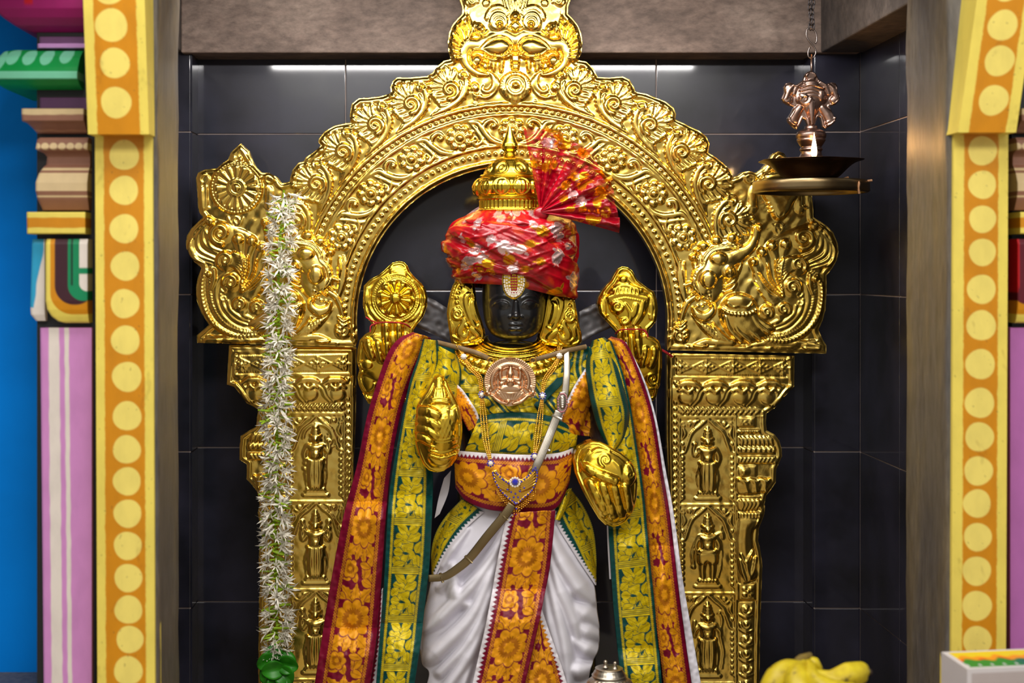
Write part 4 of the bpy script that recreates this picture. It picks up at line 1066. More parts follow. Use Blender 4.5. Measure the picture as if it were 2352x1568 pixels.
    for k in range(9): st([(1698+k*9, 1060), (1703+k*9, 1051)], 2, .9, z=6, smooth=False)
    slab(1068, 1096, 1738, 5); el((1708, 1082), 14, 12, 5, z=4); el((1708, 1082), 6, 6, 4, z=8)
    s.poly([(X0, 1098), (1768, 1098), (1758, 1122), (1735, 1134), (X0, 1134)], 10, 18)
    for k in range(3): st([(1696+k*26, 1100), (1708+k*24, 1106), (1716+k*20, 1128)], [4, 6, 3], .9, z=8); st([(1722+k*22, 1100), (1712+k*22, 1110), (1710+k*20, 1128)], [3, 5, 2], .9, z=8)
    slab(1137, 1143, 1748, 6)
    s.poly([(X0, 1146), (1746, 1146), (1738, 1164), (1716, 1172), (X0, 1172)], 9, 14)
    for k in range(5): st([(1699+k*10, 1148), (1706+k*9, 1156), (1702+k*8, 1170)], [2.5, 4, 2], .9, z=7)
    slab(1174, 1190, 1746, 7); s.beads(np.array([(1698, 1180), (1744, 1180)]), 3, 7.5, h=2.5); s.beads(np.array([(1698, 1187), (1744, 1187)]), 3, 7.5, h=2.5)
    s.poly([(X0, 1192), (1744, 1192), (1730, 1220), (1729, 1250), (1734, 1290), (1740, 1320), (1728, 1334), (X0, 1334)], 12, 26)
    st([(1700, 1270), (1710, 1290), (1720, 1276), (1728, 1262)], [2, 4, 4, 2], .9, z=12); st([(1718, 1278), (1714, 1300), (1722, 1330)], [3, 5, 2], .9, z=11); st([(1698, 1285), (1704, 1310), (1712, 1332)], [3, 5, 2], .9, z=11); st([(1734, 1280), (1730, 1306), (1718, 1332)], [3, 5, 2], .9, z=10)
    slab(1337, 1378, 1736, 8, 5); 
    for k in range(4):
        t = PI/4+k*PI/2; el((1716+10*math.cos(t), 1357+9*math.sin(t)), 7, 6, 5, z=7)
    el((1716, 1357), 5, 5, 6, z=8)
    slab(1381, 2000, 1732, 3, 8)
    for i, y in enumerate(range(1398, 1990, 34)):
        s.spiral((1713, y), 13, 1.3, i*PI, 5, .85, z=3, hand=(-1)**i); el((1713, y), 6, 6, 8, z=3)
        st([(1698, y+12), (1712, y+18), (1728, y+14)], [2, 5, 2], .9, z=4)
    # outline
    if m > 0:
        O = [(1532, 810), (1825, 817), (1824, 887), (1803, 909), (1779, 937), (1760, 949), (1759, 970), (1761, 988), (1779, 997), (1790, 1012), (1795, 1030), (1796, 1048), (1783, 1077), (1782, 1107), (1772, 1122), (1760, 1138), (1754, 1164), (1757, 1160), (1756, 1180), (1750, 1196), (1743, 1214), (1741, 1240), (1747, 1265), (1751, 1299), (1749, 1353), (1746, 1433), (1744, 1568), (1744, 2010), (1540, 2010), (1536, 1100), (1532, 1010)]
    else:
        O = [(818, 798), (526, 792), (521, 883), (538, 888), (552, 905), (567, 926), (594, 940), (590, 960), (588, 980), (570, 990), (553, 1001), (550, 1028), (550, 1055), (567, 1066), (566, 1100), (578, 1112), (590, 1128), (596, 1160), (592, 1178), (598, 1210), (604, 1238), (596, 1262), (594, 1285), (597, 1320), (597, 1353), (595, 1380), (593, 1568), (594, 2010), (808, 2010), (812, 1069), (817, 956)]
    s.tf()
    pe = empty('pillar', WP(1640 if m > 0 else 710, 2010, Y0)); par(pe, arch)
    s.build(np.array(O, float), Y0, M['gold'], pe, 'pillar_plate', depth=0.03, rim=(7, 5, 2.6), noise=(0.4, 36, 9), hs=0.8)
pillar_sheet(1, YT+0.012); pillar_sheet(-1, YT+0.012)
# the plinth the arch and the statue stand on (below the frame)
pz = WP(0, 2012, YT+.012)[2]-0.002
pt = MB().box(WP(520, 0, 0)[0], WP(1830, 0, 0)[0], -0.37, DR-0.01, 0.0, pz, b=0.01).build('stone_plinth', M['dark_stone'], smooth=False)
tag(pt, 'dark stone plinth under the statue and the gold arch', 'plinth')
# ---------------------------------------------------------------- cloth prints (plain colour patterns, laid out along the cloth)
MAR, GLD, GLD2, GLDD = lin((116, 8, 40)), lin((236, 158, 18)), lin((196, 104, 10)), lin((140, 58, 10))
TEAL, OLV, OLV2, OLVD = lin((4, 66, 62)), lin((224, 196, 18)), lin((160, 136, 6)), lin((104, 92, 6))
WHITE = lin((222, 216, 222))
def blend(C, c, k): return C*(1-k[..., None])+np.asarray(c)*k[..., None]
def leafmask(a, s, c, L, w, ang, saw=0.0):
    ca, sa = math.cos(ang), math.sin(ang)
    u = (a-c[0])*ca+(s-c[1])*sa; v = -(a-c[0])*sa+(s-c[1])*ca
    t = np.clip(u/L, 0, 1); prof = w*np.sin(PI*t**0.8)*(1-0.25*t)
    if saw: prof = prof*(1-saw*np.abs(((u/L*5) % 1)-0.5)*2)
    k = smooth01(prof-np.abs(v), -0.8, 0.8)*((u > 0) & (u < L))
    vein = smooth01(1.0-np.abs(v), -0.6, 0.6)*k
    return k, vein
def flowermask(a, s, c, r, n, rot=0.0):
    x, y = a-c[0], s-c[1]; rho = np.hypot(x, y); th = np.arctan2(y, x)+rot
    edge = r*(0.78+0.22*np.abs(np.cos(n*th/2)))
    k = smooth01(edge-rho, -1, 1)
    sep = smooth01(0.9-np.abs(np.sin(n*th/2+PI/2))*rho*2/n*1.2, -.5, .5)*k*(rho > r*.45)
    core = smooth01(r*(.46+.12*np.abs(np.sin(12*th)))-rho, -.8, .8)*(rho > r*.24)
    inn = smooth01(r*(.27+.04*np.cos(8*th))-rho, -.8, .8)
    return k, sep, core, inn
def braid(a, s, a0, amp=2.6, wl=13):
    k = smooth01(1.5-np.abs(a-a0-amp*np.sin(2*PI*s/wl)), -.8, .8)
    return np.maximum(k, smooth01(1.5-np.abs(a-a0+amp*np.sin(2*PI*s/wl)), -.8, .8))
def maroon_print(a, s, W, bl=17, br=17, per=212, ph=0.0, jog=0.0, scale=1.0):
    """a: px across from the left edge, W: width there, s: px along"""
    C = np.zeros(a.shape+(3,)); C[:] = MAR
    Z = np.zeros(a.shape); qw = np.clip(W/112, .3, 1); bl = bl*qw; br = br*qw
    m0, m1 = bl+9*qw, br+9*qw
    u = (a-m0)/np.maximum(W-m0-m1, 1)*78*scale-39*scale; v = ((s+ph) % per)
    fld = smooth01(a-m0, -1, 1)*smooth01(W-m1-a, -1, 1)
    G = np.zeros(a.shape); Vn = np.zeros(a.shape); Dk = np.zeros(a.shape); Br = np.zeros(a.shape)
    for off in (-per, 0, per):
        vv = v+off
        for c, L, w, an, sw in (((0, 44), 58, 19, -2.35, .3), ((0, 44), 58, 19, -.8, .3), ((0, 46), 52, 15, -1.57, .3), ((4, 110), 62, 20, .75, .35), ((-4, 110), 62, 20, 2.4, .35), ((0, 118), 50, 13, 1.25, .3), ((0, 118), 44, 12, 1.9, .3),
                                ((16, 198), 36, 13, -.35, 0), ((14, 196), 44, 13, -1.1, 0), ((12, 200), 34, 11, .35, 0), ((-2, 207), 38, 10, -2.0, 0), ((-14, 192), 32, 10, 2.9, 0), ((10, 160), 40, 4, 1.4, 0), ((-40, 146), 26, 10, .9, 0), ((40, 146), 30, 11, 2.3, 0), ((2, 162), 34, 9, 0.2, 0), ((-46, 22), 26, 9, .5, 0), ((46, 22), 26, 9, 2.6, 0)):
            k, ve = leafmask(u, vv, c, L, w, an, sw); rim_ = leafmask(u, vv, c, L+2.5, w+2.2, an, sw)[0]; G = np.maximum(G*(1-.85*rim_), k); Vn = np.maximum(Vn*(1-k), ve)
        k, sep, core, inn = flowermask(u, vv, (0, 78), 46, 9)
        G = np.maximum(G*(1-flowermask(u, vv, (0, 78), 50, 9)[0]*.9), k); Dk = np.maximum(Dk*(1-k), np.maximum(sep*.6, core)); Vn = Vn*(1-k); Br = np.maximum(Br*(1-k), inn)
        k, sep, core, inn = flowermask(u, vv, (-24, 176), 22, 6)
        G = np.maximum(G*(1-flowermask(u, vv, (-24, 176), 25.5, 6)[0]*.9), k); Dk = np.maximum(Dk*(1-k), core); Br = np.maximum(Br*(1-k), inn*0)
    C = blend(C, GLD, G*fld); C = blend(C, GLDD, np.clip(Vn*.4+Dk*.62, 0, 1)*fld); C = blend(C, GLD, Br*fld)
    hatch = 0.5+0.5*np.sin((u+v)*2.2); C = C*(1-0.12*(hatch*G*fld)[..., None])
    b = np.maximum(braid(a, s, bl+4), braid(a, s, W-br-4)); C = blend(C, lin((214, 136, 24)), b*.9)
    Z = np.maximum(G*fld, b)*.15
    return C, Z
def green_print(a, s, W, bl=18, br=14, per=112, ph=0.0):
    C = np.zeros(a.shape+(3,)); C[:] = TEAL
    qw = np.clip(W/100, .3, 1); bl = bl*qw; br = br*qw
    m0, m1 = bl+7*qw, br+7*qw
    u = (a-m0)/np.maximum(W-m0-m1, 1)*72-36; v = (s+ph) % per
    fld = smooth01(a-m0, -1, 1)*smooth01(W-m1-a, -1, 1)
    G = np.zeros(a.shape); Vn = np.zeros(a.shape)
    for off in (-per, 0, per):
        vv = v+off
        k = smooth01(1-np.hypot((u+2)/19, (vv-40)/30), -.06, .06); G = np.maximum(G, k)
        for c, L, w, an, sw in (((-2, 50), 62, 13, 1.2, 0), ((-4, 50), 56, 12, 1.95, 0), ((-30, 22), 40, 10, .35, 0), ((34, 18), 36, 9, 2.7, 0), ((24, 40), 30, 8, .9, 0), ((24, 62), 30, 8, -1.1, 0), ((26, 66), 32, 9, 1.4, 0), ((14, 96), 26, 7, .3, 0),
                                ((-34, 48), 26, 8, -.6, 0), ((-34, 60), 26, 8, .1, 0), ((-34, 72), 28, 8, .8, 0), ((-34, 96), 32, 8, -.35, 0), ((-8, 106), 30, 7, -.5, 0), ((0, 16), 30, 8, -2.6, 0), ((4, 14), 30, 8, -.5, 0)):
            k, ve = leafmask(u, vv, c, L*1.08, w*1.5, an, sw); rim_ = leafmask(u, vv, c, L*1.13, w*1.5+2.2, an, sw)[0]; G = np.maximum(G*(1-rim_*.85), k); Vn = np.maximum(Vn*(1-k), ve)
        gap = np.maximum(leafmask(u, vv, (-12, 62), 22, 4, .15)[0], leafmask(u, vv, (2, 88), 18, 4, -.8)[0]); G = G*(1-gap)
    C = blend(C, OLV, G*fld); C = blend(C, OLVD, np.clip(Vn, 0, 1)*fld*.5)
    arcs = 0.5+0.5*np.sin(np.hypot(u+2, v-10)*1.5); C = C*(1-.25*(arcs*G*fld)[..., None])
    for k3 in (-6, -2, 2, 6):
        ln = smooth01(1.5-np.abs(((v-per+6) % per if False else v)-(per-9+k3)), -.6, .6)*fld
        C = blend(C, TEAL*.8, smooth01(3.4-np.abs(v-(per-9+k3)), -.6, .6)*fld*.8); C = blend(C, OLV*1.1, ln)
    b = np.maximum(braid(a, s, bl+3, 1.8, 9), braid(a, s, W-br-3, 1.8, 9)); C = blend(C, OLV, b*.8)
    return C, np.maximum(G*fld, b)*.15
def teeth(a, s, W, side, wd=12, pitch=11, C=None):
    """white saw-tooth selvedge on the right (+1) or left (-1) side"""
    d = (W-a) if side > 0 else a
    t = np.abs(((s/pitch) % 1)-.5)*2
    k = smooth01(wd*.55+wd*.75*(1-t)-d, -1, 1)
    return k
M['silk'] = painted('silk_brocade', rough=0.42, metal_attr=True, bump=0.2, bscale=420, spec=0.28, var=0.08)
M['turban'] = painted('red_foil_silk', rough=0.26, metal_attr=True, bump=0.45, bscale=160, spec=0.6, var=0.15)
M['white_cloth'] = simple('white_cotton', L3(224, 221, 230), rough=0.85, var=0.04, bump=0.1, bscale=300, spec=0.2)
M['black_stone'] = simple('polished_black_stone', L3(20, 20, 22), rough=0.24, var=0.25, coat=0.25, spec=0.6, nscale=14, bump=0.03, bscale=200)
M['silver'] = gold_mat('dull_silver', L3(176, 166, 150), L3(206, 198, 184), rough=0.32, bump=0.1)
M['old_silver'] = gold_mat('tarnished_belt', L3(120, 104, 74), L3(158, 140, 104), rough=0.38, bump=0.15)
M['bronze'] = gold_mat('rose_bronze', L3(214, 168, 128), L3(234, 194, 158), rough=0.3, bump=0.12)
M['ruby'] = simple('ruby', L3(150, 10, 46), rough=0.08, var=0.1, spec=0.8, coat=0.6)
M['diamond'] = simple('clear_stone', L3(236, 226, 210), rough=0.08, var=0.1, spec=0.9, coat=0.7)
M['sapphire'] = simple('blue_stone', L3(40, 40, 168), rough=0.08, var=0.15, spec=0.8, coat=0.6)
M['red_thread'] = simple('red_thread', L3(160, 14, 24), rough=0.8, var=0.2)
def sample(sh, x, y):
    fx = np.clip((x-sh.x[0])/sh.step, 0, len(sh.x)-1.001); fy = np.clip((y-sh.y[0])/sh.step, 0, len(sh.y)-1.001)
    i, j = fy.astype(int), fx.astype(int); a, b = fx-j, fy-i; H = sh.H
    return (H[i, j]*(1-a)+H[i, j+1]*a)*(1-b)+(H[i+1, j]*(1-a)+H[i+1, j+1]*a)*b
def blurH(sh, n):
    H = sh.H
    for _ in range(n):
        Pd = np.pad(H, 1, mode='edge'); H = (Pd[:-2]+2*Pd[1:-1]+Pd[2:])/4; H = (H[:, :-2]+2*H[:, 1:-1]+H[:, 2:])/4
    sh.H = H; return sh
# ---------------------------------------------------------------- the statue's body: one continuous surface
BX = 1178.0
BODY = np.array([  # py, half width, half depth, centre Y (m)
    (2004, 196, 118, 0), (1800, 196, 116, 0), (1568, 192, 112, 0), (1450, 186, 108, 0), (1350, 180, 104, 0), (1250, 160, 100, 0), (1180, 128, 94, 0), (1100, 128, 92, 0), (1040, 130, 92, 0), (980, 142, 94, 0), (930, 160, 94, 0), (880, 178, 84, 0), (850, 176, 74, 0), (828, 150, 60, 0), (812, 96, 50, 0), (802, 58, 44, -.01), (792, 50, 44, -.015), (783, 48, 46, -.02)])
HEAD = np.array([(779, 16, 30), (776, 30, 48), (771, 42, 60), (764, 52, 68), (754, 59, 74), (740, 65, 78), (720, 69, 82), (700, 71, 84), (680, 72, 85), (660, 72, 85), (640, 71, 83), (620, 69, 80), (600, 64, 75), (570, 50, 60), (550, 28, 34), (545, 4, 6)])
def body_front(px, py, off=0.0):
    """Y of the body's front skin at photo px"""
    w = np.interp(-np.asarray(py, float), -BODY[:, 0], BODY[:, 1]); b = np.interp(-np.asarray(py, float), -BODY[:, 0], BODY[:, 2])
    q = np.clip(1-np.abs((px-BX)/(w*1.12))**2.3, 0, 1)
    return -(b/1000.0)*q**0.5-off
fs = Sheet(1090, 620, 1270, 800, 1.0)
F = fs.T
for m in (-1, 1):
    fx = lambda dx: 1178+m*dx
    fs.ell((fx(31), 697), 24, 15, -5, add=True, pw=1.0)                       # socket
    fs.stroke([(fx(12), 684), (fx(26), 677), (fx(42), 679), (fx(54), 687)], [3, 4, 4, 2.5], .55, pw=.8)      # brow
    fs.ell((fx(30), 696), 17, 8.5, 6.0, add=True, pw=.7)
    fs.stroke([(fx(13), 699), (fx(22), 691), (fx(32), 689), (fx(43), 693), (fx(50), 699)], [1.6, 2.6, 2.6, 1.8], 1.1, add=True)
    fs.stroke([(fx(14), 700), (fx(26), 705), (fx(38), 704), (fx(48), 699)], [1.2, 2.0, 2.0, 1.2], 1.0, add=True)
    fs.stroke([(fx(18), 697), (fx(30), 694.5), (fx(43), 697)], 1.2, -.9, add=True)
    fs.ell((fx(11), 724), 7, 5.5, 4.5, add=True, pw=.8)                          # nostril wing
    fs.ell((fx(38), 722), 26, 22, 3.5, add=True, pw=1.2)                        # cheek
    fs.ell((fx(5.5), 740.5), 10, 4.6, 3.6, add=True, pw=.7)                     # upper lip
    fs.ell((fx(5), 751), 10, 5.0, 4.6, add=True, pw=.7)                          # lower lip
    fs.ell((fx(19), 746), 4, 4, -2, add=True, pw=1)
    fs.stroke([(fx(20), 728), (fx(26), 736), (fx(27), 748)], 3, -.35, add=True)
    for k in range(7): fs.stroke([(fx(4+k*10), 650), (fx(6+k*10), 634)], 4.2, .5, pw=.8, smooth=False)   # carved hair line
fs.stroke([(1178, 690), (1178, 706), (1178, 722)], [5.5, 7, 9.5], 1.05, add=True, pw=.7)
fs.ell((1178, 722), 9.5, 8, 8, add=True, pw=.8)
fs.stroke([(1160, 746), (1170, 745), (1178, 746.5), (1186, 745), (1196, 746)], 1.6, -1.0, add=True)
fs.stroke([(1178, 731), (1178, 737)], 3, -.4, add=True, smooth=False)
fs.ell((1178, 766), 17, 11, 5.5, add=True, pw=.9)
fs.stroke([(1168, 757), (1178, 758.5), (1188, 757)], 3, -.5, add=True)
fs.stroke([(1104, 655), (1178, 645), (1252, 655)], 3, .5, pw=.8)
blurH(fs, 1)
st_all = thing('deity_statue', 'black stone deity statue with gold hands and crown, dressed in brocade and white cloth', 'statue', WP(1178, 2010, 0))
def build_body():
    rows = []
    for py in np.arange(2004, 1250, -14): rows.append((py,)+tuple(np.interp(-py, -BODY[:, 0], BODY[:, k]) for k in (1, 2, 3)))
    for py in np.arange(1250, 800, -5): rows.append((py,)+tuple(np.interp(-py, -BODY[:, 0], BODY[:, k]) for k in (1, 2, 3)))
    for py in np.arange(800, 783, -2): rows.append((py,)+tuple(np.interp(-py, -BODY[:, 0], BODY[:, k]) for k in (1, 2, 3)))
    h = spline(HEAD[:, :3], 10)
    for r in h: rows.append((r[0], r[1], r[2], -.035))
    R = np.array(rows); n = 300
    a = np.linspace(0, 2*PI, n, endpoint=False)
    a = a+0.42*np.sin(2*a)*0.5          # more columns at the front and back
    ca, sa = np.sin(a), -np.cos(a)        # front is -Y at a=0
    e = np.where(R[:, :1] < 781, 0.92, 0.85)
    PX = BX+R[:, 1:2]*np.sign(ca)*np.abs(ca)**e; PY = np.repeat(R[:, :1], n, 1)
    Yv = R[:, 3:4]+R[:, 2:3]/1000*np.sign(sa)*np.abs(sa)**e
    # the chin's underside keeps the face rows level
    f = sample(fs, PX, PY)*(sa < -0.15)*smooth01(-sa, .15, .5)*(PY < 800)*(PY > 622)
    Yv = Yv-f/1000.0
    V = np.stack([CX+(PX-1000)/1000, Yv, CZ-(PY-620)/1000], -1)
    np_mesh('body', V.reshape(-1, 3), grid_faces(len(R), n, cv=True), M['black_stone'], st_all)
build_body()
# lower arms in dark stone, from the shoulders to the hands
arm = MB()
def armtube(p, r): MB().tube(spline([WP(x, y, Y) for x, y, Y in p], 8), np.interp(np.linspace(0, 1, (len(p)-1)*8+1), np.linspace(0, 1, len(r)), r)/1000, n=16).build('arm', M['black_stone'], st_all)
armtube([(1030, 850, 0.0), (985, 900, .0), (975, 960, -.02), (1000, 1000, -.10)], [46, 42, 34, 28])
armtube([(1330, 850, 0.0), (1378, 920, .0), (1385, 990, -.02), (1385, 1050, -.09)], [46, 42, 34, 28])
armtube([(1040, 840, 0.06), (960, 840, .06), (890, 850, .04)], [40, 36, 28]); armtube([(1320, 840, 0.06), (1400, 850, .06), (1470, 860, .04)], [40, 36, 28])
# grey metal brackets behind the upper hands
for pts in ([(968, 676), (1000, 690), (1034, 712), (1034, 786), (1000, 770), (950, 748), (940, 730)], [(1392, 690), (1360, 700), (1330, 716), (1332, 790), (1362, 770), (1404, 752), (1412, 720)]):
    s_ = Sheet(930, 660, 1420, 800, 3.0); P = np.array(pts, float)
    s_.stroke([P[0]+(0, 8), P[2]+(0, 8)], 4, .4, smooth=False); s_.stroke([P[-2]-(0, 8), P[3]-(0, 8)], 4, .4, smooth=False)
    M.setdefault('grey_metal', simple('grey_metal', L3(112, 110, 112), rough=0.4, metal=0.8, var=0.3, nscale=20))
    s_.build(P, 0.075, M['grey_metal'], st_all, 'bracket', depth=0.012, rim=None, noise=(.8, 30, 4))
# ---------------------------------------------------------------- gold plates on the statue: hands, ears
def bulge(c, rx, ry, h):
    return lambda X, Y: h*np.clip(1-((X-c[0])/rx)**2-((Y-c[1])/ry)**2, 0, 1)**.8
def finger(s, pts, r, z=6, nails=False):
    """a finger with its joints"""
    P = np.array(pts, float); s.stroke(P, r, .85, z=z)
    Q = spline(P, 8) if len(P) > 2 else np.linspace(P[0], P[1], 17)
    for t in (.16, .5, .84):
        p = Q[int(t*(len(Q)-1))]; s.ell(p, r*1.0, r*1.15, 3.2, add=True, pw=.8)
    return s
# upper hand with the disc
s = Sheet(812, 590, 1000, 944, 1.5)
O = [(917,600),(928,602),(936,610),(942,624),(956,640),(969,651),(978,665),(982,682),(981,702),(972,726),(958,744),(950,756),(948,768),(960,790),(960,860),(940,920),(880,936),(845,926),(834,904),(824,884),(821,866),(826,848),(820,830),(822,801),(827,780),(838,768),(852,760),(857,748),(850,736),(840,725),(834,700),(836,656),(850,642),(869,632),(882,622),(890,614),(902,603)]
c = (909.5, 684)
s.part('disc_emblem'); s.ell(c, 55, 55, 3, pw=.3)
a = np.linspace(0, 2*PI, 70); s.beads(np.stack([c[0]+49*np.cos(a), c[1]+49*np.sin(a)], -1), 2.6, 5, h=3)
s.ring(c, 43, 2, .9, z=5, n=50); s.ring(c, 54, 2, .8, z=3, n=50)
for i in range(10):
    t = 2*PI*i/10+.2; p0 = (c[0]+15*math.cos(t), c[1]+15*math.sin(t)); p1 = (c[0]+33*math.cos(t), c[1]+33*math.sin(t))
    s.stroke([p0, p1], [4.2, 9.3], .75, z=4, smooth=False); s.stroke([p0, p1], [2.5, 5.5], .8, z=9, smooth=False)
s.ell(c, 14, 14, 12, z=5)
s.base(); s.poly([(896, 618), (917, 608), (934, 622), (930, 634), (900, 634)], 4, 8); 
for k in range(4): s.stroke([(900-k, 632-k*5), (917, 628-k*5), (933-k, 633-k*5)], 2, .8, z=3)
for m_ in (-1, 1): s.stroke([(909+m_*62, 662), (909+m_*66, 684), (909+m_*60, 702)], [4, 8, 3], .7, z=1); s.stroke([(909+m_*60, 704), (909+m_*46, 726), (909+m_*30, 736)], [4, 6, 3], .7)
s.part('fingers')
s.poly([(848, 775), (870, 764), (946, 768), (950, 850), (900, 880), (840, 860), (834, 810)], 7, 22)
finger(s, [(888, 744), (889, 772), (892, 806)], 9.5, z=5); finger(s, [(917, 744), (918, 770), (920, 800)], 9.5, z=5)
finger(s, [(846, 784), (850, 800), (857, 816)], 11, z=6); finger(s, [(868, 788), (872, 806), (878, 824)], 10, z=6)
s.ell((842, 836), 17, 12, 9, z=4); s.ell((848, 800), 4, 6, 4, z=14)
s.part('bangle'); s.spiral((843, 882), 18, 1.5, 0, 6, .7, z=3); s.ell((843, 882), 19, 20, 5); s.stroke([(826, 856), (850, 850), (880, 856)], [4, 6, 4], .8, z=3); s.stroke([(830, 906), (850, 916), (880, 912)], [3, 5, 4], .8, z=3)
hp = empty('hand_plate', WP(905, 760, .02)); par(hp, st_all)
s.build(np.array(O, float), 0.03, M['gold_plate'], hp, 'plate', depth=.02, rim=(5, 4, 3.0), noise=(.5, 30, 5), hs=.8, bend=bulge((905, 760), 110, 190, .03))
# upper hand with the conch
s = Sheet(1362, 600, 1530, 930, 1.5)
O = [(1427,612),(1440,614),(1450,622),(1461,643),(1480,658),(1499,670),(1505,686),(1508,708),(1504,736),(1494,748),(1486,755),(1486,769),(1500,774),(1511,782),(1518,803),(1519,840),(1516,875),(1507,913),(1500,920),(1440,920),(1415,860),(1413,782),(1415,765),(1405,752),(1388,734),(1375,719),(1370,698),(1373,682),(1381,668),(1392,654),(1402,643),(1410,628),(1417,617)]
s.part('conch_emblem')
s.poly([(1394, 672), (1404, 655), (1428, 634), (1452, 655), (1480, 672), (1490, 690), (1480, 716), (1462, 744), (1440, 756), (1424, 744), (1402, 712), (1390, 690)], 9, 26)
s.stroke([(1406, 664), (1430, 655), (1468, 666)], 5, .7, z=6); s.stroke([(1396, 682), (1432, 674), (1482, 684)], 6, .7, z=7); s.beads(np.array([(1396, 690), (1432, 683), (1482, 692)], float), 2.4, 5.4, h=3)
for k in range(7): s.stroke([(1412+k*8, 664-abs(k-3)), (1408+k*9, 676)], [2.4, 3.6], .8, z=9, smooth=False)
s.ell((1428, 640), 9, 8, 6, z=6); s.ell((1414, 703), 17, 18, 7, z=6); s.spiral((1414, 703), 12, 1.3, 0, 5, .8, z=11)
s.stroke([(1432, 698), (1442, 716), (1440, 734), (1428, 742), (1424, 734), (1432, 730)], [4, 5, 5, 5, 4, 3], .9, z=9)
s.stroke([(1456, 700), (1452, 716), (1446, 728)], [7, 8, 4], .7, z=8); s.stroke([(1472, 694), (1466, 720), (1452, 744)], [6, 7, 4], .7, z=7)
s.base()
for m_, x0 in ((-1, 1385), (1, 1492)): s.stroke([(x0, 676), (x0+2*m_, 700), (x0+m_, 728)], [4, 7, 7], .7, z=1); s.stroke([(x0-5, 722), (x0+7, 724)], 2, .8, z=4, smooth=False)
s.part('fingers')
s.poly([(1418, 780), (1484, 764), (1512, 792), (1514, 850), (1480, 870), (1424, 850)], 7, 22)
finger(s, [(1432, 756), (1434, 780), (1436, 806)], 9, z=5); finger(s, [(1458, 756), (1460, 786), (1464, 814)], 10, z=5)
finger(s, [(1478, 800), (1476, 816), (1470, 834)], 9, z=6); finger(s, [(1499, 802), (1498, 818), (1490, 836)], 9.5, z=6)
s.part('bangle'); s.ell((1496, 868), 18, 20, 5); s.spiral((1496, 868), 16, 1.4, 1, 6, .7, z=3); s.stroke([(1460, 880), (1490, 892), (1512, 884)], [3, 5, 4], .8, z=3)
hp = empty('hand_plate', WP(1455, 760, .02)); par(hp, st_all)
s.build(np.array(O, float), 0.03, M['gold_plate'], hp, 'plate', depth=.02, rim=(5, 4, 3.0), noise=(.5, 30, 6), hs=.8, bend=bulge((1445, 750), 110, 190, .03))
# lower hand closed around a mace
s = Sheet(944, 850, 1072, 1094, 1.5)
O = [(1008,860),(1018,862),(1026,874),(1034,892),(1044,912),(1054,932),(1060,955),(1062,985),(1060,1010),(1055,1035),(1048,1052),(1038,1066),(1020,1079),(1002,1083),(985,1078),(971,1064),(961,1040),(954,1014),(952,984),(955,955),(957,932),(968,912),(980,897),(990,878),(998,864)]
s.part('mace')
s.stroke([(1009, 868), (1009, 884)], [9, 11], .8, z=3, smooth=False); s.ell((1009, 869), 9, 9, 8, z=4)
s.poly([(999, 884), (1019, 884), (1026, 914), (993, 914)], 8, 8, smooth=False); s.stroke([(992, 912), (1009, 909), (1028, 913)], 4, .8, z=6); s.stroke([(990, 920), (1009, 917), (1030, 921)], 4, .8, z=6)
for k in range(5): s.stroke([(1000+k*5, 886), (996+k*7, 906)], 1.8, .8, z=8, smooth=False)
s.poly([(1004, 948), (1030, 932), (1052, 960), (1054, 1010), (1040, 1032), (1008, 1036), (992, 1010), (1000, 970)], 13, 26)
for k in range(-3, 5):
    s.stroke([(1010+k*9, 956), (1024+k*9, 1000)], 1.5, .8, add=True, smooth=False); s.stroke([(1034+k*9, 956), (1016+k*9, 1000)], 1.5, .8, add=True, smooth=False)
for y in (1002, 1008): s.beads(np.array([(990, y), (1018, y+3), (1052, y-3)], float), 2.4, 4.6, h=3)
for y in (1018, 1028, 1040): s.stroke([(988, y), (1016, y+7), (1050, y-1)], [3, 5, 3.4], .8, z=8)
s.poly([(984, 1044), (1016, 1050), (1044, 1040), (1034, 1062), (1012, 1070), (990, 1062)], 7, 12)
s.part('fingers')
for p, r in (([(966, 940), (984, 940), (1002, 948)], 12), ([(967, 960), (986, 963), (1003, 974)], 11.5), ([(964, 980), (982, 984), (999, 995)], 11), ([(962, 1000), (974, 1003), (984, 1008)], 9.5)): finger(s, p, r, z=8)
for p in ((1000, 945), (1001, 972), (996, 993)): s.ell(p, 6, 5, 3, z=16)
s.ell((1047, 950), 14, 21, 13, z=5); s.ring((1047, 952), 8, 2, .8, z=15, n=20)
s.stroke([(1058, 975), (1056, 1000), (1046, 1020)], [7, 8, 4], .7, z=3)
hp = empty('hand_plate', WP(1008, 980, -.14)); par(hp, st_all)
s.build(np.array(O, float), -0.125, M['gold_plate'], hp, 'plate', depth=.03, rim=(4, 4, 2.5), noise=(.4, 30, 7), hs=.7, bend=bulge((1008, 975), 62, 124, .045))
# lower open hand, fingers down
s = Sheet(1308, 1000, 1474, 1218, 1.5)
O = [(1347,1014),(1360,1011),(1376,1012),(1400,1024),(1422,1036),(1440,1050),(1451,1064),(1459,1085),(1462,1110),(1461,1135),(1457,1161),(1448,1182),(1436,1198),(1420,1206),(1404,1208),(1388,1202),(1372,1186),(1358,1163),(1343,1136),(1328,1106),(1319,1083),(1317,1062),(1320,1042),(1328,1026)]
s.part('fingers')
s.poly([(1334, 1060), (1350, 1034), (1400, 1034), (1440, 1066), (1450, 1098), (1420, 1104), (1380, 1100), (1350, 1092)], 8, 20)
for p, r in (([(1350, 1104), (1364, 1134), (1385, 1172)], 11.5), ([(1378, 1108), (1389, 1140), (1406, 1181)], 11.5), ([(1406, 1112), (1414, 1142), (1426, 1179)], 11), ([(1433, 1112), (1439, 1140), (1444, 1168)], 10)): finger(s, p, r, z=4)
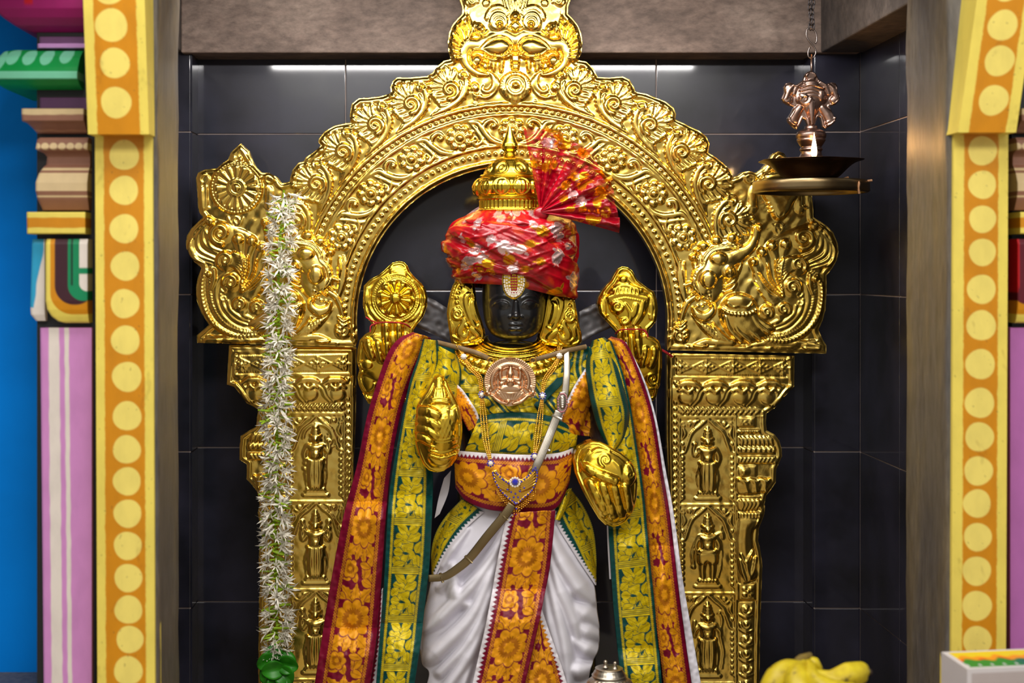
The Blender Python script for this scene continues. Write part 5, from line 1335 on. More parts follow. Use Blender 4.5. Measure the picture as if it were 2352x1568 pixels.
finger(s, [(1342, 1068), (1370, 1082), (1406, 1096)], 11, z=12)
s.ell((1442, 1084), 15, 27, 10, z=6); s.spiral((1442, 1084), 11, 1.2, 0, 4.5, .8, z=13)
s.part('lotus_mark'); s.spiral((1386, 1050), 16, 1.3, 2, 5, .9, z=6); s.stroke([(1350, 1044), (1370, 1030), (1396, 1034)], [4, 6, 4], .8, z=4); s.stroke([(1404, 1052), (1416, 1064), (1420, 1080)], [4, 6, 4], .8, z=6)
s.stroke([(1332, 1078), (1338, 1052), (1352, 1032)], [3, 5, 3], .8, z=3)
hp = empty('hand_plate', WP(1390, 1110, -.14)); par(hp, st_all)
s.build(np.array(O, float), -0.115, M['gold_plate'], hp, 'plate', depth=.03, rim=(4, 4, 2.5), noise=(.4, 30, 8), hs=.7, bend=bulge((1390, 1108), 84, 112, .045))
# ear plates
def ear(O, m, label):
    O = np.array(O, float); x0, y0 = O.min(0)-4; x1, y1 = O.max(0)+4
    s = Sheet(x0, y0, x1, y1, 1.2)
    if m < 0: s.tf(lambda p: np.stack([1000+np.atleast_2d(p)[:, 0]/4.125, 580+np.atleast_2d(p)[:, 1]/4.125], -1), 1/4.125)
    else: s.tf(lambda p: np.stack([1000+(1476-np.atleast_2d(p)[:, 0])/4.125, 580+(np.atleast_2d(p)[:, 1]+24)/4.125], -1), 1/4.125)
    s.part('ear_relief')
    s.stroke([(380, 420), (340, 390), (300, 410), (290, 470), (310, 560), (350, 660), (380, 700), (420, 680)], [12, 22, 30, 28, 24, 22, 18, 10], .8)
    s.stroke([(370, 440), (345, 480), (360, 580), (390, 640)], [12, 24, 28, 16], .6, z=2)
    s.beads(spline([(250, 290), (220, 360), (200, 440), (215, 520)], 6), 19, 42, h=5); s.beads(spline([(215, 275), (180, 350), (160, 430)], 6), 10, 24, h=3)
    s.ell((205, 580), 62, 66, 6); s.spiral((205, 580), 52, 1.5, .3, 20, .8, z=3)
    s.stroke([(250, 600), (270, 660), (230, 740), (250, 800), (300, 760)], [14, 30, 36, 34, 16], .7, z=2); s.stroke([(170, 790), (220, 820), (280, 800), (310, 740)], [10, 26, 28, 14], .7, z=3)
    s.stroke([(310, 700), (360, 740), (400, 790), (330, 830)], [14, 30, 32, 14], .6, z=2)
    s.ell((293, 688), 24, 24, 7, z=4); s.ring((293, 688), 24, 7, .9, z=5, n=18)
    s.stroke([(300, 320), (330, 340), (350, 400)], [14, 24, 12], .7); s.stroke([(140, 640), (160, 700), (150, 760)], [10, 22, 10], .6)
    s.tf()
    cx, cy = O.mean(0)
    pe = empty('ear_plate', WP(cx, cy, -.03)); par(pe, st_all)
    s.build(O, -0.03, M['gold_plate'], pe, 'plate', depth=.02, rim=(5, 3.5, 2.6), noise=(.3, 24, 5), hs=.7, bend=bulge((cx, cy), 60, 100, .02))
ear([(1048,643),(1065,638),(1082,636),(1089,645),(1092,670),(1094,696),(1100,718),(1107,738),(1113,758),(1114,770),(1110,783),(1098,790),(1070,793),(1044,793),(1036,786),(1033,770),(1029,745),(1026,720),(1028,700),(1034,672),(1040,655)], -1, 'l')
ear([(1257,660),(1280,660),(1303,666),(1312,676),(1319,690),(1324,715),(1328,740),(1336,769),(1336,782),(1330,791),(1315,796),(1285,796),(1252,791),(1238,784),(1234,772),(1239,755),(1245,728),(1250,700),(1253,680)], 1, 'r')
# ---------------------------------------------------------------- crown
CRX = 1171
prof = [(0.2, 281), (2.5, 290), (7, 303), (13, 318), (18.5, 330), (20, 337), (18, 343), (13.5, 348), (12, 352), (15, 356), (13, 359), (19, 361), (26, 363), (34, 368), (44, 376), (52, 386), (58, 396), (61, 401), (67, 402), (69, 405), (67, 408), (74, 411), (81, 418), (85, 428), (85, 438), (81, 447), (75, 452), (73, 454), (77, 456), (76, 459), (70, 461), (69, 470), (69.5, 479), (73, 481), (74, 484), (72, 487), (71, 490), (73, 493), (72, 505)]
def lathe_px(mb, prof, cx, Yc, n, fn=None, sub=3, col=None):
    P = np.array(prof, float); out = []
    for i in range(len(P)-1):
        for k in range(sub): out.append(P[i]+(P[i+1]-P[i])*k/sub)
    out.append(P[-1]); P = np.array(out)
    a = np.linspace(0, 2*PI, n, endpoint=False); A, R = np.meshgrid(a, P[:, 0]); _, Z = np.meshgrid(a, P[:, 1])
    if fn: R = R+fn(A, Z)
    s = S(Yc)
    x0, y0, _ = WP(cx, 0, Yc)
    V = np.stack([x0+R*s*np.sin(A), Yc-R*s*np.cos(A), CZ-(Z-620)*s], -1)
    return mb.add(V.reshape(-1, 3), grid_faces(len(P), n, cv=True), col)
def crown_fn(A, Z):
    o = np.zeros(A.shape)
    k = ((Z > 461) & (Z < 480)); o += k*2.2*(np.abs(np.sin(A*20))**.6-.5)
    k = ((Z > 482) & (Z < 488)); o += k*1.4*np.abs(np.sin(A*50))
    k = ((Z > 410) & (Z < 452))
    u = (A*11/(2*PI)) % 1-.5; v = (Z-431)/20
    pet = np.clip(1-(u/.46)**2-(v*.9)**2, 0, 1)**.5; vein = np.abs(np.sin(u*PI*5))*np.clip(1-np.abs(v), 0, 1)
    rimr = np.exp(-((np.hypot(u/.44, v*.95)-.95)/.10)**2)
    o += k*(3.0*pet+1.4*vein*pet+2.2*rimr-2.5)
    k = ((Z > 364) & (Z < 400)); u = (A*8/(2*PI)) % 1-.5; v = (Z-388)/16
    o += k*(1.8*np.exp(-((np.hypot(u/.40, v)-.8)/.14)**2)+1.6*np.exp(-((np.hypot(u/.2, (v-.1)/.6)-.6)/.2)**2)+.8*np.abs(np.sin(A*32))*(Z < 374))
    return o
cr = MB(); lathe_px(cr, prof, CRX, -0.035, 340, lambda A, Z: 1.5*crown_fn(A, Z), sub=7)
cr.build('crown', M['gold_plate'], st_all)
# thin gold band under the turban
tb = MB(); a = np.linspace(-1.5, 1.5, 50)
tb.tube(np.stack([WA(1178+74*math.sin(t), 634-7*math.cos(t)+3*abs(t), -.035-.088*math.cos(t)) for t in a]), .0035, n=8); tb.build('head_band', M['gold_plate'], st_all)
# collar: three stepped gold collars round the neck
def collar(name, r0, r1, fn, n=220, m=30, y_off=0):
    t = np.linspace(-1.75, 1.75, n); v = np.linspace(0, 1, m); T_, Vv = np.meshgrid(t, v)
    rx = r0[0]+(r1[0]-r0[0])*Vv; ry = r0[1]+(r1[1]-r0[1])*Vv; dz = r0[2]+(r1[2]-r0[2])*Vv; cy = r0[3]+(r1[3]-r0[3])*Vv
    h = fn(T_, Vv)
    PX = 1177+(rx+h*.3)*np.sin(T_); PY = cy+ry*np.cos(T_); Yv = -.012-dz*np.cos(T_)-h/1000
    V = WA(PX, PY, Yv); o = np_mesh(name, V.reshape(-1, 3), grid_faces(m, n), M['gold_plate'], st_all)
    sl = o.modifiers.new('s', 'SOLIDIFY'); sl.thickness = .003; sl.offset = 1; return o
collar('collar', (56, 22, .052, 774), (84, 30, .075, 784), lambda T_, v: 3*np.abs(np.sin(v*PI*3))+1.0*np.abs(np.sin(T_*45))*(v > .85))
collar('collar', (80, 30, .078, 783), (112, 38, .090, 792), lambda T_, v: 2.5*np.exp(-((v-.2)/.12)**2)+4*np.exp(-((v-.75)/.16)**2)*(.4+.6*np.abs(np.sin(T_*38))))
collar('collar', (106, 40, .088, 794), (134, 62, .098, 806), lambda T_, v: 4.5*np.exp(-((v-.35)/.22)**2)*(.35+.65*np.abs(np.sin(T_*17)))+3*np.exp(-((v-.85)/.1)**2)*(.4+.6*np.abs(np.sin(T_*48))))
# ---------------------------------------------------------------- draped cloth
def strip(name, L, R, paint, Yf, parent, step=1.8, mat=None, thick=.0018, rev=False, n=None):
    L = spline(L, 10); R = spline(R, 10)
    def resample(P, n):
        d = np.concatenate([[0], np.cumsum(np.hypot(*np.diff(P[:, :2], axis=0).T))]); t = np.linspace(0, d[-1], n)
        return np.stack([np.interp(t, d, P[:, k]) for k in range(P.shape[1])], -1), d[-1]
    ln = max(np.hypot(*np.diff(L, axis=0).T).sum(), np.hypot(*np.diff(R, axis=0).T).sum())
    nv = int(ln/step)+2; A, la = resample(L, nv); B, lb = resample(R, nv)
    wid = np.hypot(*(B-A).T); nu = int(wid.max()/step)+2
    u = np.linspace(0, 1, nu)
    P = A[:, None]*(1-u[:, None])+B[:, None]*u[:, None]
    Wd = np.repeat(wid[:, None], nu, 1); a = Wd*u; s = np.repeat(np.linspace(0, (la+lb)/2, nv)[:, None], nu, 1)
    PX, PY = P[..., 0], P[..., 1]
    Yv = Yf(PX, PY, a, s, Wd)
    V = WA(PX, PY, Yv)
    kw = {}
    if paint is not None:
        C, Z = paint(a, s, Wd); kw = dict(colors=C.reshape(-1, 3), attr={'Zari': Z.ravel()})
    o = np_mesh(name, V.reshape(-1, 3), grid_faces(nv, nu), mat or M['silk'], parent, **kw)
    if thick:
        md = o.modifiers.new('s', 'SOLIDIFY'); md.thickness = thick; md.offset = 1
    return o
nzc = Noise(31); nzd = Noise(32)
def drop(Y0, Y1, y0, y1, curve=.02, creases=(), amp=.012, wav=.004, side=0.0):
    """hanging cloth: from depth Y0 at py y0 to Y1 at y1, folded flat lines at the creases"""
    cr_ = [y0-150]+list(creases)+[y1+300]
    def f(PX, PY, a, s, W):
        t = np.clip((PY-y0)/(y1-y0), 0, 1); Y = Y0+(Y1-Y0)*t
        u = a/np.maximum(W, 1)
        Y = Y-curve*np.sin(PI*np.clip(u, 0, 1))+side*(u-.5)
        for c0, c1 in zip(cr_[:-1], cr_[1:]):
            L_ = c1-c0; q = np.clip((PY-c0+.10*(PX-1178)*0)/L_, 0, 1); inside = (PY >= c0) & (PY < c1)
            Y = Y-np.where(inside, amp*(np.clip(q/.14, 0, 1)**.6)*(1-q)**.9*1.4, 0)
        return Y-wav*nzc(PX, PY*.4, 60)-.0012*nzd(PX, PY, 22)
    return f
def comb(p, side=None, wd=12, pitch=11, plain=None):
    def f(a, s, W):
        C, Z = p(a, s, W)
        for sd in ([] if side is None else np.atleast_1d(side)):
            k = teeth(a, s, W, sd, wd, pitch); C = blend(C, WHITE, k); Z = Z*(1-k)
        return C, Z
    return f
# outer maroon shawls
shl = thing('brocade_shawl', 'maroon shawl woven with gold flowers falling down the left side of the statue', 'shawl', WP(800, 2000, -.05), 'brocade shawls draped over the statue')
strip('cloth', [(948, 762), (915, 778), (890, 812), (868, 872), (843, 955), (818, 1075), (790, 1180), (760, 1335), (735, 1490), (718, 1600), (700, 1720)], [(990, 776), (978, 800), (950, 862), (926, 930), (908, 1010), (896, 1090), (888, 1170), (876, 1340), (864, 1480), (846, 1600), (832, 1720)],
      comb(lambda a, s, W: maroon_print(a, s, W, bl=18, br=14, ph=30)), drop(-.035, -.06, 770, 1600, curve=.022, creases=(1153, 1442), amp=.030), shl)
strip('white_selvedge', [(874, 1365), (866, 1470), (848, 1590), (834, 1720)], [(880, 1350), (878, 1440), (868, 1568), (856, 1720)], lambda a, s, W: (blend(np.zeros(a.shape+(3,))+WHITE, MAR, teeth(a, s, W, -1, 7, 11)), a*0), drop(-.05, -.062, 1350, 1600, curve=.004), shl)
shr = thing('brocade_shawl', 'maroon shawl woven with gold flowers falling down the right side of the statue', 'shawl', WP(1560, 2000, -.05), 'brocade shawls draped over the statue')
strip('cloth', [(1392, 782), (1412, 830), (1440, 920), (1462, 1030), (1478, 1140), (1486, 1230), (1502, 1390), (1522, 1560), (1540, 1720)], [(1404, 772), (1440, 790), (1474, 868), (1502, 960), (1522, 1080), (1540, 1190), (1556, 1330), (1576, 1480), (1590, 1580), (1608, 1720)],
      comb(lambda a, s, W: maroon_print(a, s, W, bl=2, br=16, ph=100, scale=.95)), drop(-.03, -.06, 780, 1600, curve=.020, creases=(1254,), amp=.026), shr)
strip('white_selvedge', [(1436, 786), (1474, 868), (1502, 960), (1522, 1080), (1540, 1190), (1556, 1330), (1576, 1480), (1590, 1580), (1608, 1720)], [(1438, 785), (1478, 866), (1507, 958), (1529, 1078), (1549, 1188), (1568, 1328), (1594, 1478), (1612, 1580), (1636, 1720)], None, drop(-.026, -.06, 780, 1600, curve=.002), shr, mat=M['white_cloth'])
# inner green and yellow shawls
sgl = thing('brocade_shawl', 'yellow and green brocade shawl hanging between the left maroon shawl and the white cloth', 'shawl', WP(920, 2000, -.07), 'brocade shawls draped over the statue')
strip('cloth', [(972, 778), (960, 820), (940, 880), (926, 950), (910, 1030), (898, 1100), (890, 1180), (882, 1330), (872, 1460), (862, 1590), (850, 1720)], [(1006, 782), (1010, 840), (990, 900), (974, 960), (984, 1040), (994, 1090), (993, 1170), (987, 1290), (976, 1390), (966, 1480), (950, 1590), (936, 1720)],
      lambda a, s, W: green_print(a, s, W, bl=10, br=16, ph=12), drop(-.055, -.085, 780, 1600, curve=.022, creases=(1138, 1432), amp=.030), sgl)
sgr = thing('brocade_shawl', 'yellow and green brocade shawl hanging below the open gold hand on the right', 'shawl', WP(1470, 2000, -.07), 'brocade shawls draped over the statue')
strip('cloth', [(1352, 800), (1366, 900), (1380, 1000), (1392, 1100), (1398, 1220), (1404, 1320), (1412, 1430), (1428, 1580), (1442, 1720)], [(1404, 782), (1432, 860), (1450, 940), (1464, 1030), (1480, 1140), (1488, 1230), (1504, 1390), (1518, 1540), (1532, 1720)],
      lambda a, s, W: green_print(a, s, W, bl=12, br=7, ph=40), drop(-.05, -.075, 780, 1600, curve=.018, creases=(1216, 1490), amp=.030), sgr)
# pointed loop of the green shawl over the right shoulder
strip('shoulder_loop', [(1360, 782), (1346, 830), (1348, 880), (1360, 940), (1374, 985), (1392, 1020), (1398, 1034)], [(1388, 774), (1404, 790), (1420, 840), (1436, 900), (1446, 950), (1438, 1000), (1418, 1030)],
      lambda a, s, W: green_print(a, s, W, bl=15, br=15, ph=60), lambda PX, PY, a, s, W: -.062-.040*np.sin(PI*np.clip(a/W, 0, 1))**.8-.008*nzc(PX*.5, PY, 70)-.02*smooth01(PY, 780, 900), sgr)
# chest cloth, cross drapes, hips: parts of the statue's dress
def on_body(off, wav=.005, seed=0, pil=0.0, y0=0, y1=1):
    nn = Noise(40+seed)
    def f(PX, PY, a, s, W):
        Y = body_front(PX, PY, off)-wav*nn(PX, PY, 60)-.3*wav*nn(PY, PX, 24)
        if pil: Y = Y-pil*np.sin(PI*np.clip(a/W, 0, 1))**.7
        return Y
    return f
strip('chest_cloth', [(996, 792), (990, 850), (1010, 900), (1060, 960), (1082, 1000), (1086, 1046)], [(1362, 796), (1366, 860), (1352, 900), (1330, 960), (1322, 1000), (1318, 1046)], lambda a, s, W: green_print(a % 112, s, 112+0*W, bl=4, br=4, ph=0), on_body(.006, .006, 1), st_all)
def tealp(a, s, W): C = np.zeros(a.shape+(3,)); C[:] = TEAL; return C, a*0
strip('neck_hem', [(1004, 806), (1050, 814), (1086, 838), (1116, 872), (1130, 890)], [(1006, 790), (1054, 800), (1096, 824), (1128, 860), (1140, 884)], tealp, on_body(.012, .001, 2), st_all)
strip('neck_hem', [(1304, 826), (1280, 866), (1250, 898), (1226, 930)], [(1318, 832), (1296, 876), (1262, 912), (1240, 940)], tealp, on_body(.012, .001, 2), st_all)
# left sleeve folds
strip('sleeve', [(1000, 790), (985, 850), (975, 905), (958, 950), (948, 1000), (955, 1040)], [(1050, 816), (1060, 860), (1050, 920), (1030, 960), (1010, 1010), (1000, 1050)], lambda a, s, W: green_print(a, s, W, bl=4, br=6, ph=20), lambda PX, PY, a, s, W: -.070-.035*np.sin(PI*np.clip(a/W, 0, 1))-.008*nzc(PX, PY, 60)-.02*smooth01(PY, 800, 950), st_all)
# maroon ends tucked across the chest
strip('sash_end', [(1026, 868), (1042, 912), (1062, 962), (1076, 990)], [(1034, 866), (1066, 900), (1094, 944), (1104, 976)], comb(lambda a, s, W: maroon_print(a, s, W, bl=6, br=4, ph=70), 1, 5, 9), on_body(.024, .002, 3), st_all)
strip('sash_end', [(1344, 846), (1322, 880), (1302, 920), (1284, 962), (1290, 996)], [(1352, 850), (1362, 900), (1368, 950), (1372, 986), (1376, 1004)], comb(lambda a, s, W: maroon_print(a, s, W, bl=6, br=2, ph=20), -1, 6, 9), on_body(.022, .006, 4, pil=.01), st_all)
# yellow-green band round the chest
def hstrip(name, T_, B_, paint, Yf, parent, **k):
    """horizontal band: T_ top edge, B_ lower edge, left to right"""
    return strip(name, B_, T_, paint, Yf, parent, **k)
hstrip('chest_band', [(1098, 962), (1130, 950), (1190, 946), (1250, 952), (1300, 972), (1328, 992)], [(1066, 1040), (1120, 1044), (1190, 1048), (1250, 1048), (1300, 1044), (1322, 1038)], lambda a, s, W: green_print(W-a, s, W, bl=14, br=2, per=118, ph=40), on_body(.028, .003, 5, pil=.016), st_all)
hstrip('waist_band', [(1042, 1034), (1090, 1038), (1150, 1042), (1220, 1044), (1280, 1040), (1318, 1028)], [(1046, 1120), (1070, 1150), (1120, 1170), (1180, 1176), (1250, 1176), (1284, 1160), (1308, 1110)], comb(lambda a, s, W: maroon_print(W-a, s*1.0, W, bl=16, br=12, per=168, ph=40, scale=1.1), 1, 10, 10), on_body(.040, .002, 6, pil=.012), st_all)
# hip drapes
strip('hip_drape', [(1060, 1146), (1024, 1184), (1000, 1224), (990, 1270), (992, 1330)], [(1112, 1176), (1076, 1208), (1044, 1246), (1018, 1286), (994, 1336)], comb(lambda a, s, W: green_print(a, s, W, bl=2, br=30, ph=50), 1, 8, 9), lambda PX, PY, a, s, W: body_front(PX, PY, .012)-.006*np.sin(PI*a/np.maximum(W, 1)), st_all)
strip('hip_drape', [(1264, 1160), (1282, 1210), (1310, 1256), (1338, 1300), (1366, 1342)], [(1310, 1120), (1340, 1160), (1362, 1210), (1370, 1270), (1370, 1344)], comb(lambda a, s, W: green_print(a, s, W, bl=26, br=2, ph=80), -1, 8, 9), lambda PX, PY, a, s, W: body_front(PX, PY, .012)-.006*np.sin(PI*a/np.maximum(W, 1)), st_all)
strip('hip_twist', [(1290, 1150), (1282, 1172), (1274, 1192)], [(1314, 1120), (1306, 1156), (1286, 1196)], lambda a, s, W: green_print(a, s, W, bl=1, br=1), lambda PX, PY, a, s, W: body_front(PX, PY, .03)-.01*np.sin(PI*a/np.maximum(W, 1)), st_all)
# hanging centre panel
strip('front_panel', [(1166, 1178), (1154, 1230), (1140, 1300), (1128, 1370), (1112, 1450), (1094, 1530), (1078, 1610), (1066, 1720)], [(1276, 1172), (1270, 1240), (1262, 1310), (1250, 1370), (1238, 1430), (1222, 1500), (1200, 1600), (1180, 1720)], comb(lambda a, s, W: maroon_print(a, s, W, bl=20, br=10, ph=185), -1, 11, 11), drop(-.142, -.168, 1178, 1600, curve=.012, creases=(1353,), amp=.026, wav=.004), st_all)
strip('front_panel', [(1240, 1400), (1222, 1470), (1200, 1560), (1186, 1720)], [(1242, 1392), (1262, 1450), (1290, 1530), (1310, 1600), (1340, 1720)], comb(lambda a, s, W: maroon_print(a, s, W, bl=8, br=16, ph=120), 1, 10, 11), drop(-.142, -.158, 1390, 1600, curve=.006, wav=.003), st_all)
# white lower cloth with its folds
df = Sheet(950, 1150, 1400, 1740, 2.5)
for p, r, h in (([(1165, 1190), (1120, 1240), (1060, 1300), (1010, 1350)], [5, 12, 16, 10], .8), ([(1160, 1210), (1130, 1280), (1080, 1350), (1010, 1420), (975, 1450)], [6, 16, 20, 18, 8], .8), ([(1150, 1240), (1125, 1320), (1080, 1420), (1000, 1500), (975, 1520)], [6, 18, 22, 22, 8], .75), ([(1140, 1290), (1120, 1370), (1080, 1470), (1010, 1545)], [6, 16, 20, 14], .8), ([(1125, 1370), (1105, 1440), (1075, 1510), (1020, 1590)], [6, 16, 20, 16], .8), ([(1110, 1420), (1085, 1510), (1050, 1610)], [5, 12, 14], .8),
                ([(1040, 1300), (1050, 1370), (1100, 1400)], [12, 22, 8], .7), ([(1075, 1215), (1040, 1260), (1015, 1300)], [6, 12, 8], .8),
                ([(1262, 1220), (1290, 1290), (1330, 1350), (1362, 1380)], [10, 22, 24, 14], .7), ([(1258, 1260), (1290, 1360), (1320, 1430), (1330, 1480)], [8, 22, 20, 10], .7), ([(1254, 1310), (1280, 1400), (1300, 1500), (1306, 1580)], [8, 20, 20, 14], .7), ([(1250, 1340), (1264, 1430), (1296, 1540)], [6, 14, 14], .7),
                ([(1310, 1390), (1345, 1410), (1374, 1430)], [14, 26, 16], .6), ([(1315, 1430), (1350, 1450), (1376, 1460)], [12, 24, 14], .6), ([(1320, 1470), (1350, 1490), (1372, 1500)], [12, 24, 14], .6), ([(1305, 1380), (1320, 1340), (1360, 1370)], [10, 20, 14], .6), ([(1290, 1530), (1330, 1540), (1366, 1530)], [12, 24, 12], .6)):
    df.stroke(p, r, h, pw=.8)
blurH(df, 2)
def dhoti(PX, PY, a, s, W): return body_front(PX, PY, .006)-sample(df, PX, PY)/1000*2.7-.0008*nzd(PX+PY, PY-PX, 90)
strip('white_wrap', [(1085, 1160), (1040, 1215), (1000, 1290), (984, 1360), (966, 1450), (968, 1520), (985, 1545), (975, 1600), (970, 1720)], [(1190, 1160), (1180, 1240), (1170, 1300), (1160, 1380), (1150, 1450), (1140, 1520), (1130, 1560), (1120, 1620), (1110, 1720)], None, dhoti, st_all, mat=M['white_cloth'], step=2.5)
strip('white_wrap', [(1230, 1160), (1225, 1240), (1220, 1320), (1215, 1400), (1212, 1480), (1210, 1560), (1208, 1720)], [(1280, 1200), (1316, 1250), (1352, 1316), (1366, 1346), (1372, 1400), (1377, 1440), (1375, 1490), (1362, 1520), (1352, 1580), (1370, 1720)], None, dhoti, st_all, mat=M['white_cloth'], step=2.5)
# white edge of cloth seen behind the left hip and beside the right drape
strip('white_fold', [(1020, 1098), (1008, 1140), (998, 1190)], [(1036, 1080), (1030, 1130), (1010, 1180)], None, lambda PX, PY, a, s, W: PX*0-.03, st_all, mat=M['white_cloth'])
# white tape with the hanging thread on the right
strip('white_fold', [(1394, 1205), (1396, 1260), (1400, 1330)], [(1397, 1205), (1400, 1260), (1404, 1330)], None, lambda PX, PY, a, s, W: PX*0-.045, st_all, mat=M['white_cloth'])
# ---------------------------------------------------------------- turban
tur = thing('turban', 'red foil-printed silk turban wound round the gold crown with a pleated fan', 'turban', WP(1178, 640, -.03))
tsh = Sheet(1020, 470, 1340, 680, 1.6)
def wrap(p, r, h, z): tsh.stroke(p, r, h/np.max(r), z=z, pw=.22)
wrap([(1030, 620), (1110, 606), (1178, 600), (1250, 612), (1325, 640)], [18, 26, 28, 26, 20], 5, 2)
wrap([(1084, 500), (1130, 500), (1200, 498), (1270, 502), (1316, 520)], [12, 17, 18, 18, 14], 6, 1)
wrap([(1036, 545), (1090, 545), (1160, 552), (1240, 540), (1322, 520)], [20, 26, 24, 22, 16], 6, 2)
wrap([(1030, 610), (1090, 600), (1160, 572), (1230, 535), (1290, 510)], [14, 20, 24, 22, 12], 6, 7)
wrap([(1040, 640), (1090, 632), (1150, 606), (1210, 590), (1300, 570)], [10, 15, 18, 20, 18], 5, 5)
wrap([(1060, 530), (1120, 545), (1180, 578), (1240, 610), (1300, 652)], [14, 21, 24, 24, 18], 6, 12)
wrap([(1120, 520), (1190, 540), (1250, 580), (1300, 620), (1316, 650)], [12, 20, 22, 20, 14], 6, 10)
wrap([(1036, 566), (1080, 590), (1130, 618), (1170, 630)], [14, 18, 14, 8], 5, 11)
wrap([(1048, 646), (1110, 628), (1178, 622), (1240, 636), (1306, 662)], [5, 8, 9, 10, 8], 4, 9)
for i in range(120):
    x, y = rng.uniform(1030, 1320), rng.uniform(490, 645); an = (-.42 if (x+y*.6) % 130 < 60 else .5)+rng.normal(0, .14); L = rng.uniform(22, 64)
    tsh.stroke([(x-L*math.cos(an), y-L*math.sin(an)), (x, y+rng.normal(0, 3)), (x+L*math.cos(an), y+L*math.sin(an))], [.8, rng.uniform(1.5, 3.2), .8], .7, add=True)
blurH(tsh, 1)
TP = np.array([(470, 62, .80), (478, 78, .9), (488, 92, .95), (496, 104, .95), (505, 124, .95), (518, 138, .95), (536, 143, .92), (556, 146, .9), (575, 146, .9), (600, 140, .9), (620, 134, .9), (640, 128, .9), (655, 127, .9), (662, 122, .88)])
def foil_paint(x, y, seed, n, box, size=(13, 24), pink=.5, warm=.5):
    r = np.random.default_rng(seed); C = np.zeros(x.shape+(3,)); C[:] = lin((158, 2, 20)); Z = np.zeros(x.shape)
    dk = Noise(seed+1)(x, y, 40); C = C*(1+.25*dk)[..., None]
    og = smooth01(Noise(seed+2)(x, y, 55), .35, 1.0)*warm; C = blend(C, lin((214, 70, 10)), og)
    for i in range(n):
        c = (r.uniform(box[0], box[1]), r.uniform(box[2], box[3])); L = r.uniform(*size); an = r.uniform(0, 2*PI)
        k = np.zeros(x.shape)
        for da, ll in ((-.5, .95), (-.17, 1.15), (.17, 1.15), (.5, .95)):
            a, ve = leafmask(x, y, c, L*ll*1.35, L*.40, an+da); k = np.maximum(k, a*(1-.8*ve))
        st_, _ = leafmask(x, y, c, L*.7, L*.16, an+PI); k = np.maximum(k, st_)
        col = lin((246, 206, 204)) if r.random() < pink else lin((226, 150, 20))
        C = blend(C, col, k); Z = Z*(1-k)+k*.85
    return C, Z
def build_turban():
    py = np.arange(470, 663, 1.7); n = 330
    w = np.interp(py, *spline(TP[:, :2], 8).T); d = np.interp(py, TP[:, 0], TP[:, 2])
    a = np.linspace(-PI, PI, n, endpoint=False); A, PY = np.meshgrid(a, py); Wd = w[:, None]
    skew = (A/PI)*0
    drop_ = 10*np.sin(A)*smooth01(PY, 560, 650)+16*smooth01(PY, 600, 655)*np.clip(np.sin(A), 0, 1)-6*smooth01(PY, 600, 655)*np.cos(A)
    PX = BX+Wd*np.sin(A); PYd = PY+drop_
    fr = np.cos(A) > -.1
    H = np.where(fr, sample(tsh, PX, PY), 6)*1.45
    k = np.clip(1-np.abs(np.sin(A))**6*.6, .3, 1)
    PX = PX+H*np.sin(A)*.9+1.5*nzc(PX, PY, 30)*np.abs(np.sin(A)); Yv = -.035-(Wd*d[:, None]*.78+H*k)*np.cos(A)/1000
    V = WA(PX, PYd, Yv)
    C, Z = foil_paint(A*132+0.0, PY, 5, 150, (-420, 420, 475, 660), size=(11, 21), pink=.6)
    np_mesh('wrap', V.reshape(-1, 3), grid_faces(len(py), n, cv=True)[:, ::-1], M['turban'], tur, colors=C.reshape(-1, 3), attr={'Zari': Z.ravel()})
build_turban()
def sheer_mat():
    m, nt, b = mat_base('sheer_red_organza')
    a = node(nt, 'ShaderNodeAttribute', attribute_name='Paint'); z = node(nt, 'ShaderNodeAttribute', attribute_name='Zari'); al = node(nt, 'ShaderNodeAttribute', attribute_name='Cover')
    nt.links.new(a.outputs['Color'], b.inputs['Base Color']); nt.links.new(z.outputs['Fac'], b.inputs['Metallic']); nt.links.new(al.outputs['Fac'], b.inputs['Alpha'])
    b.inputs['Roughness'].default_value = .26
    n2 = noise_node(nt, 260, detail=2); add_bump(nt, b, n2.outputs[0], .2, .001)
    return m
M['sheer'] = sheer_mat()
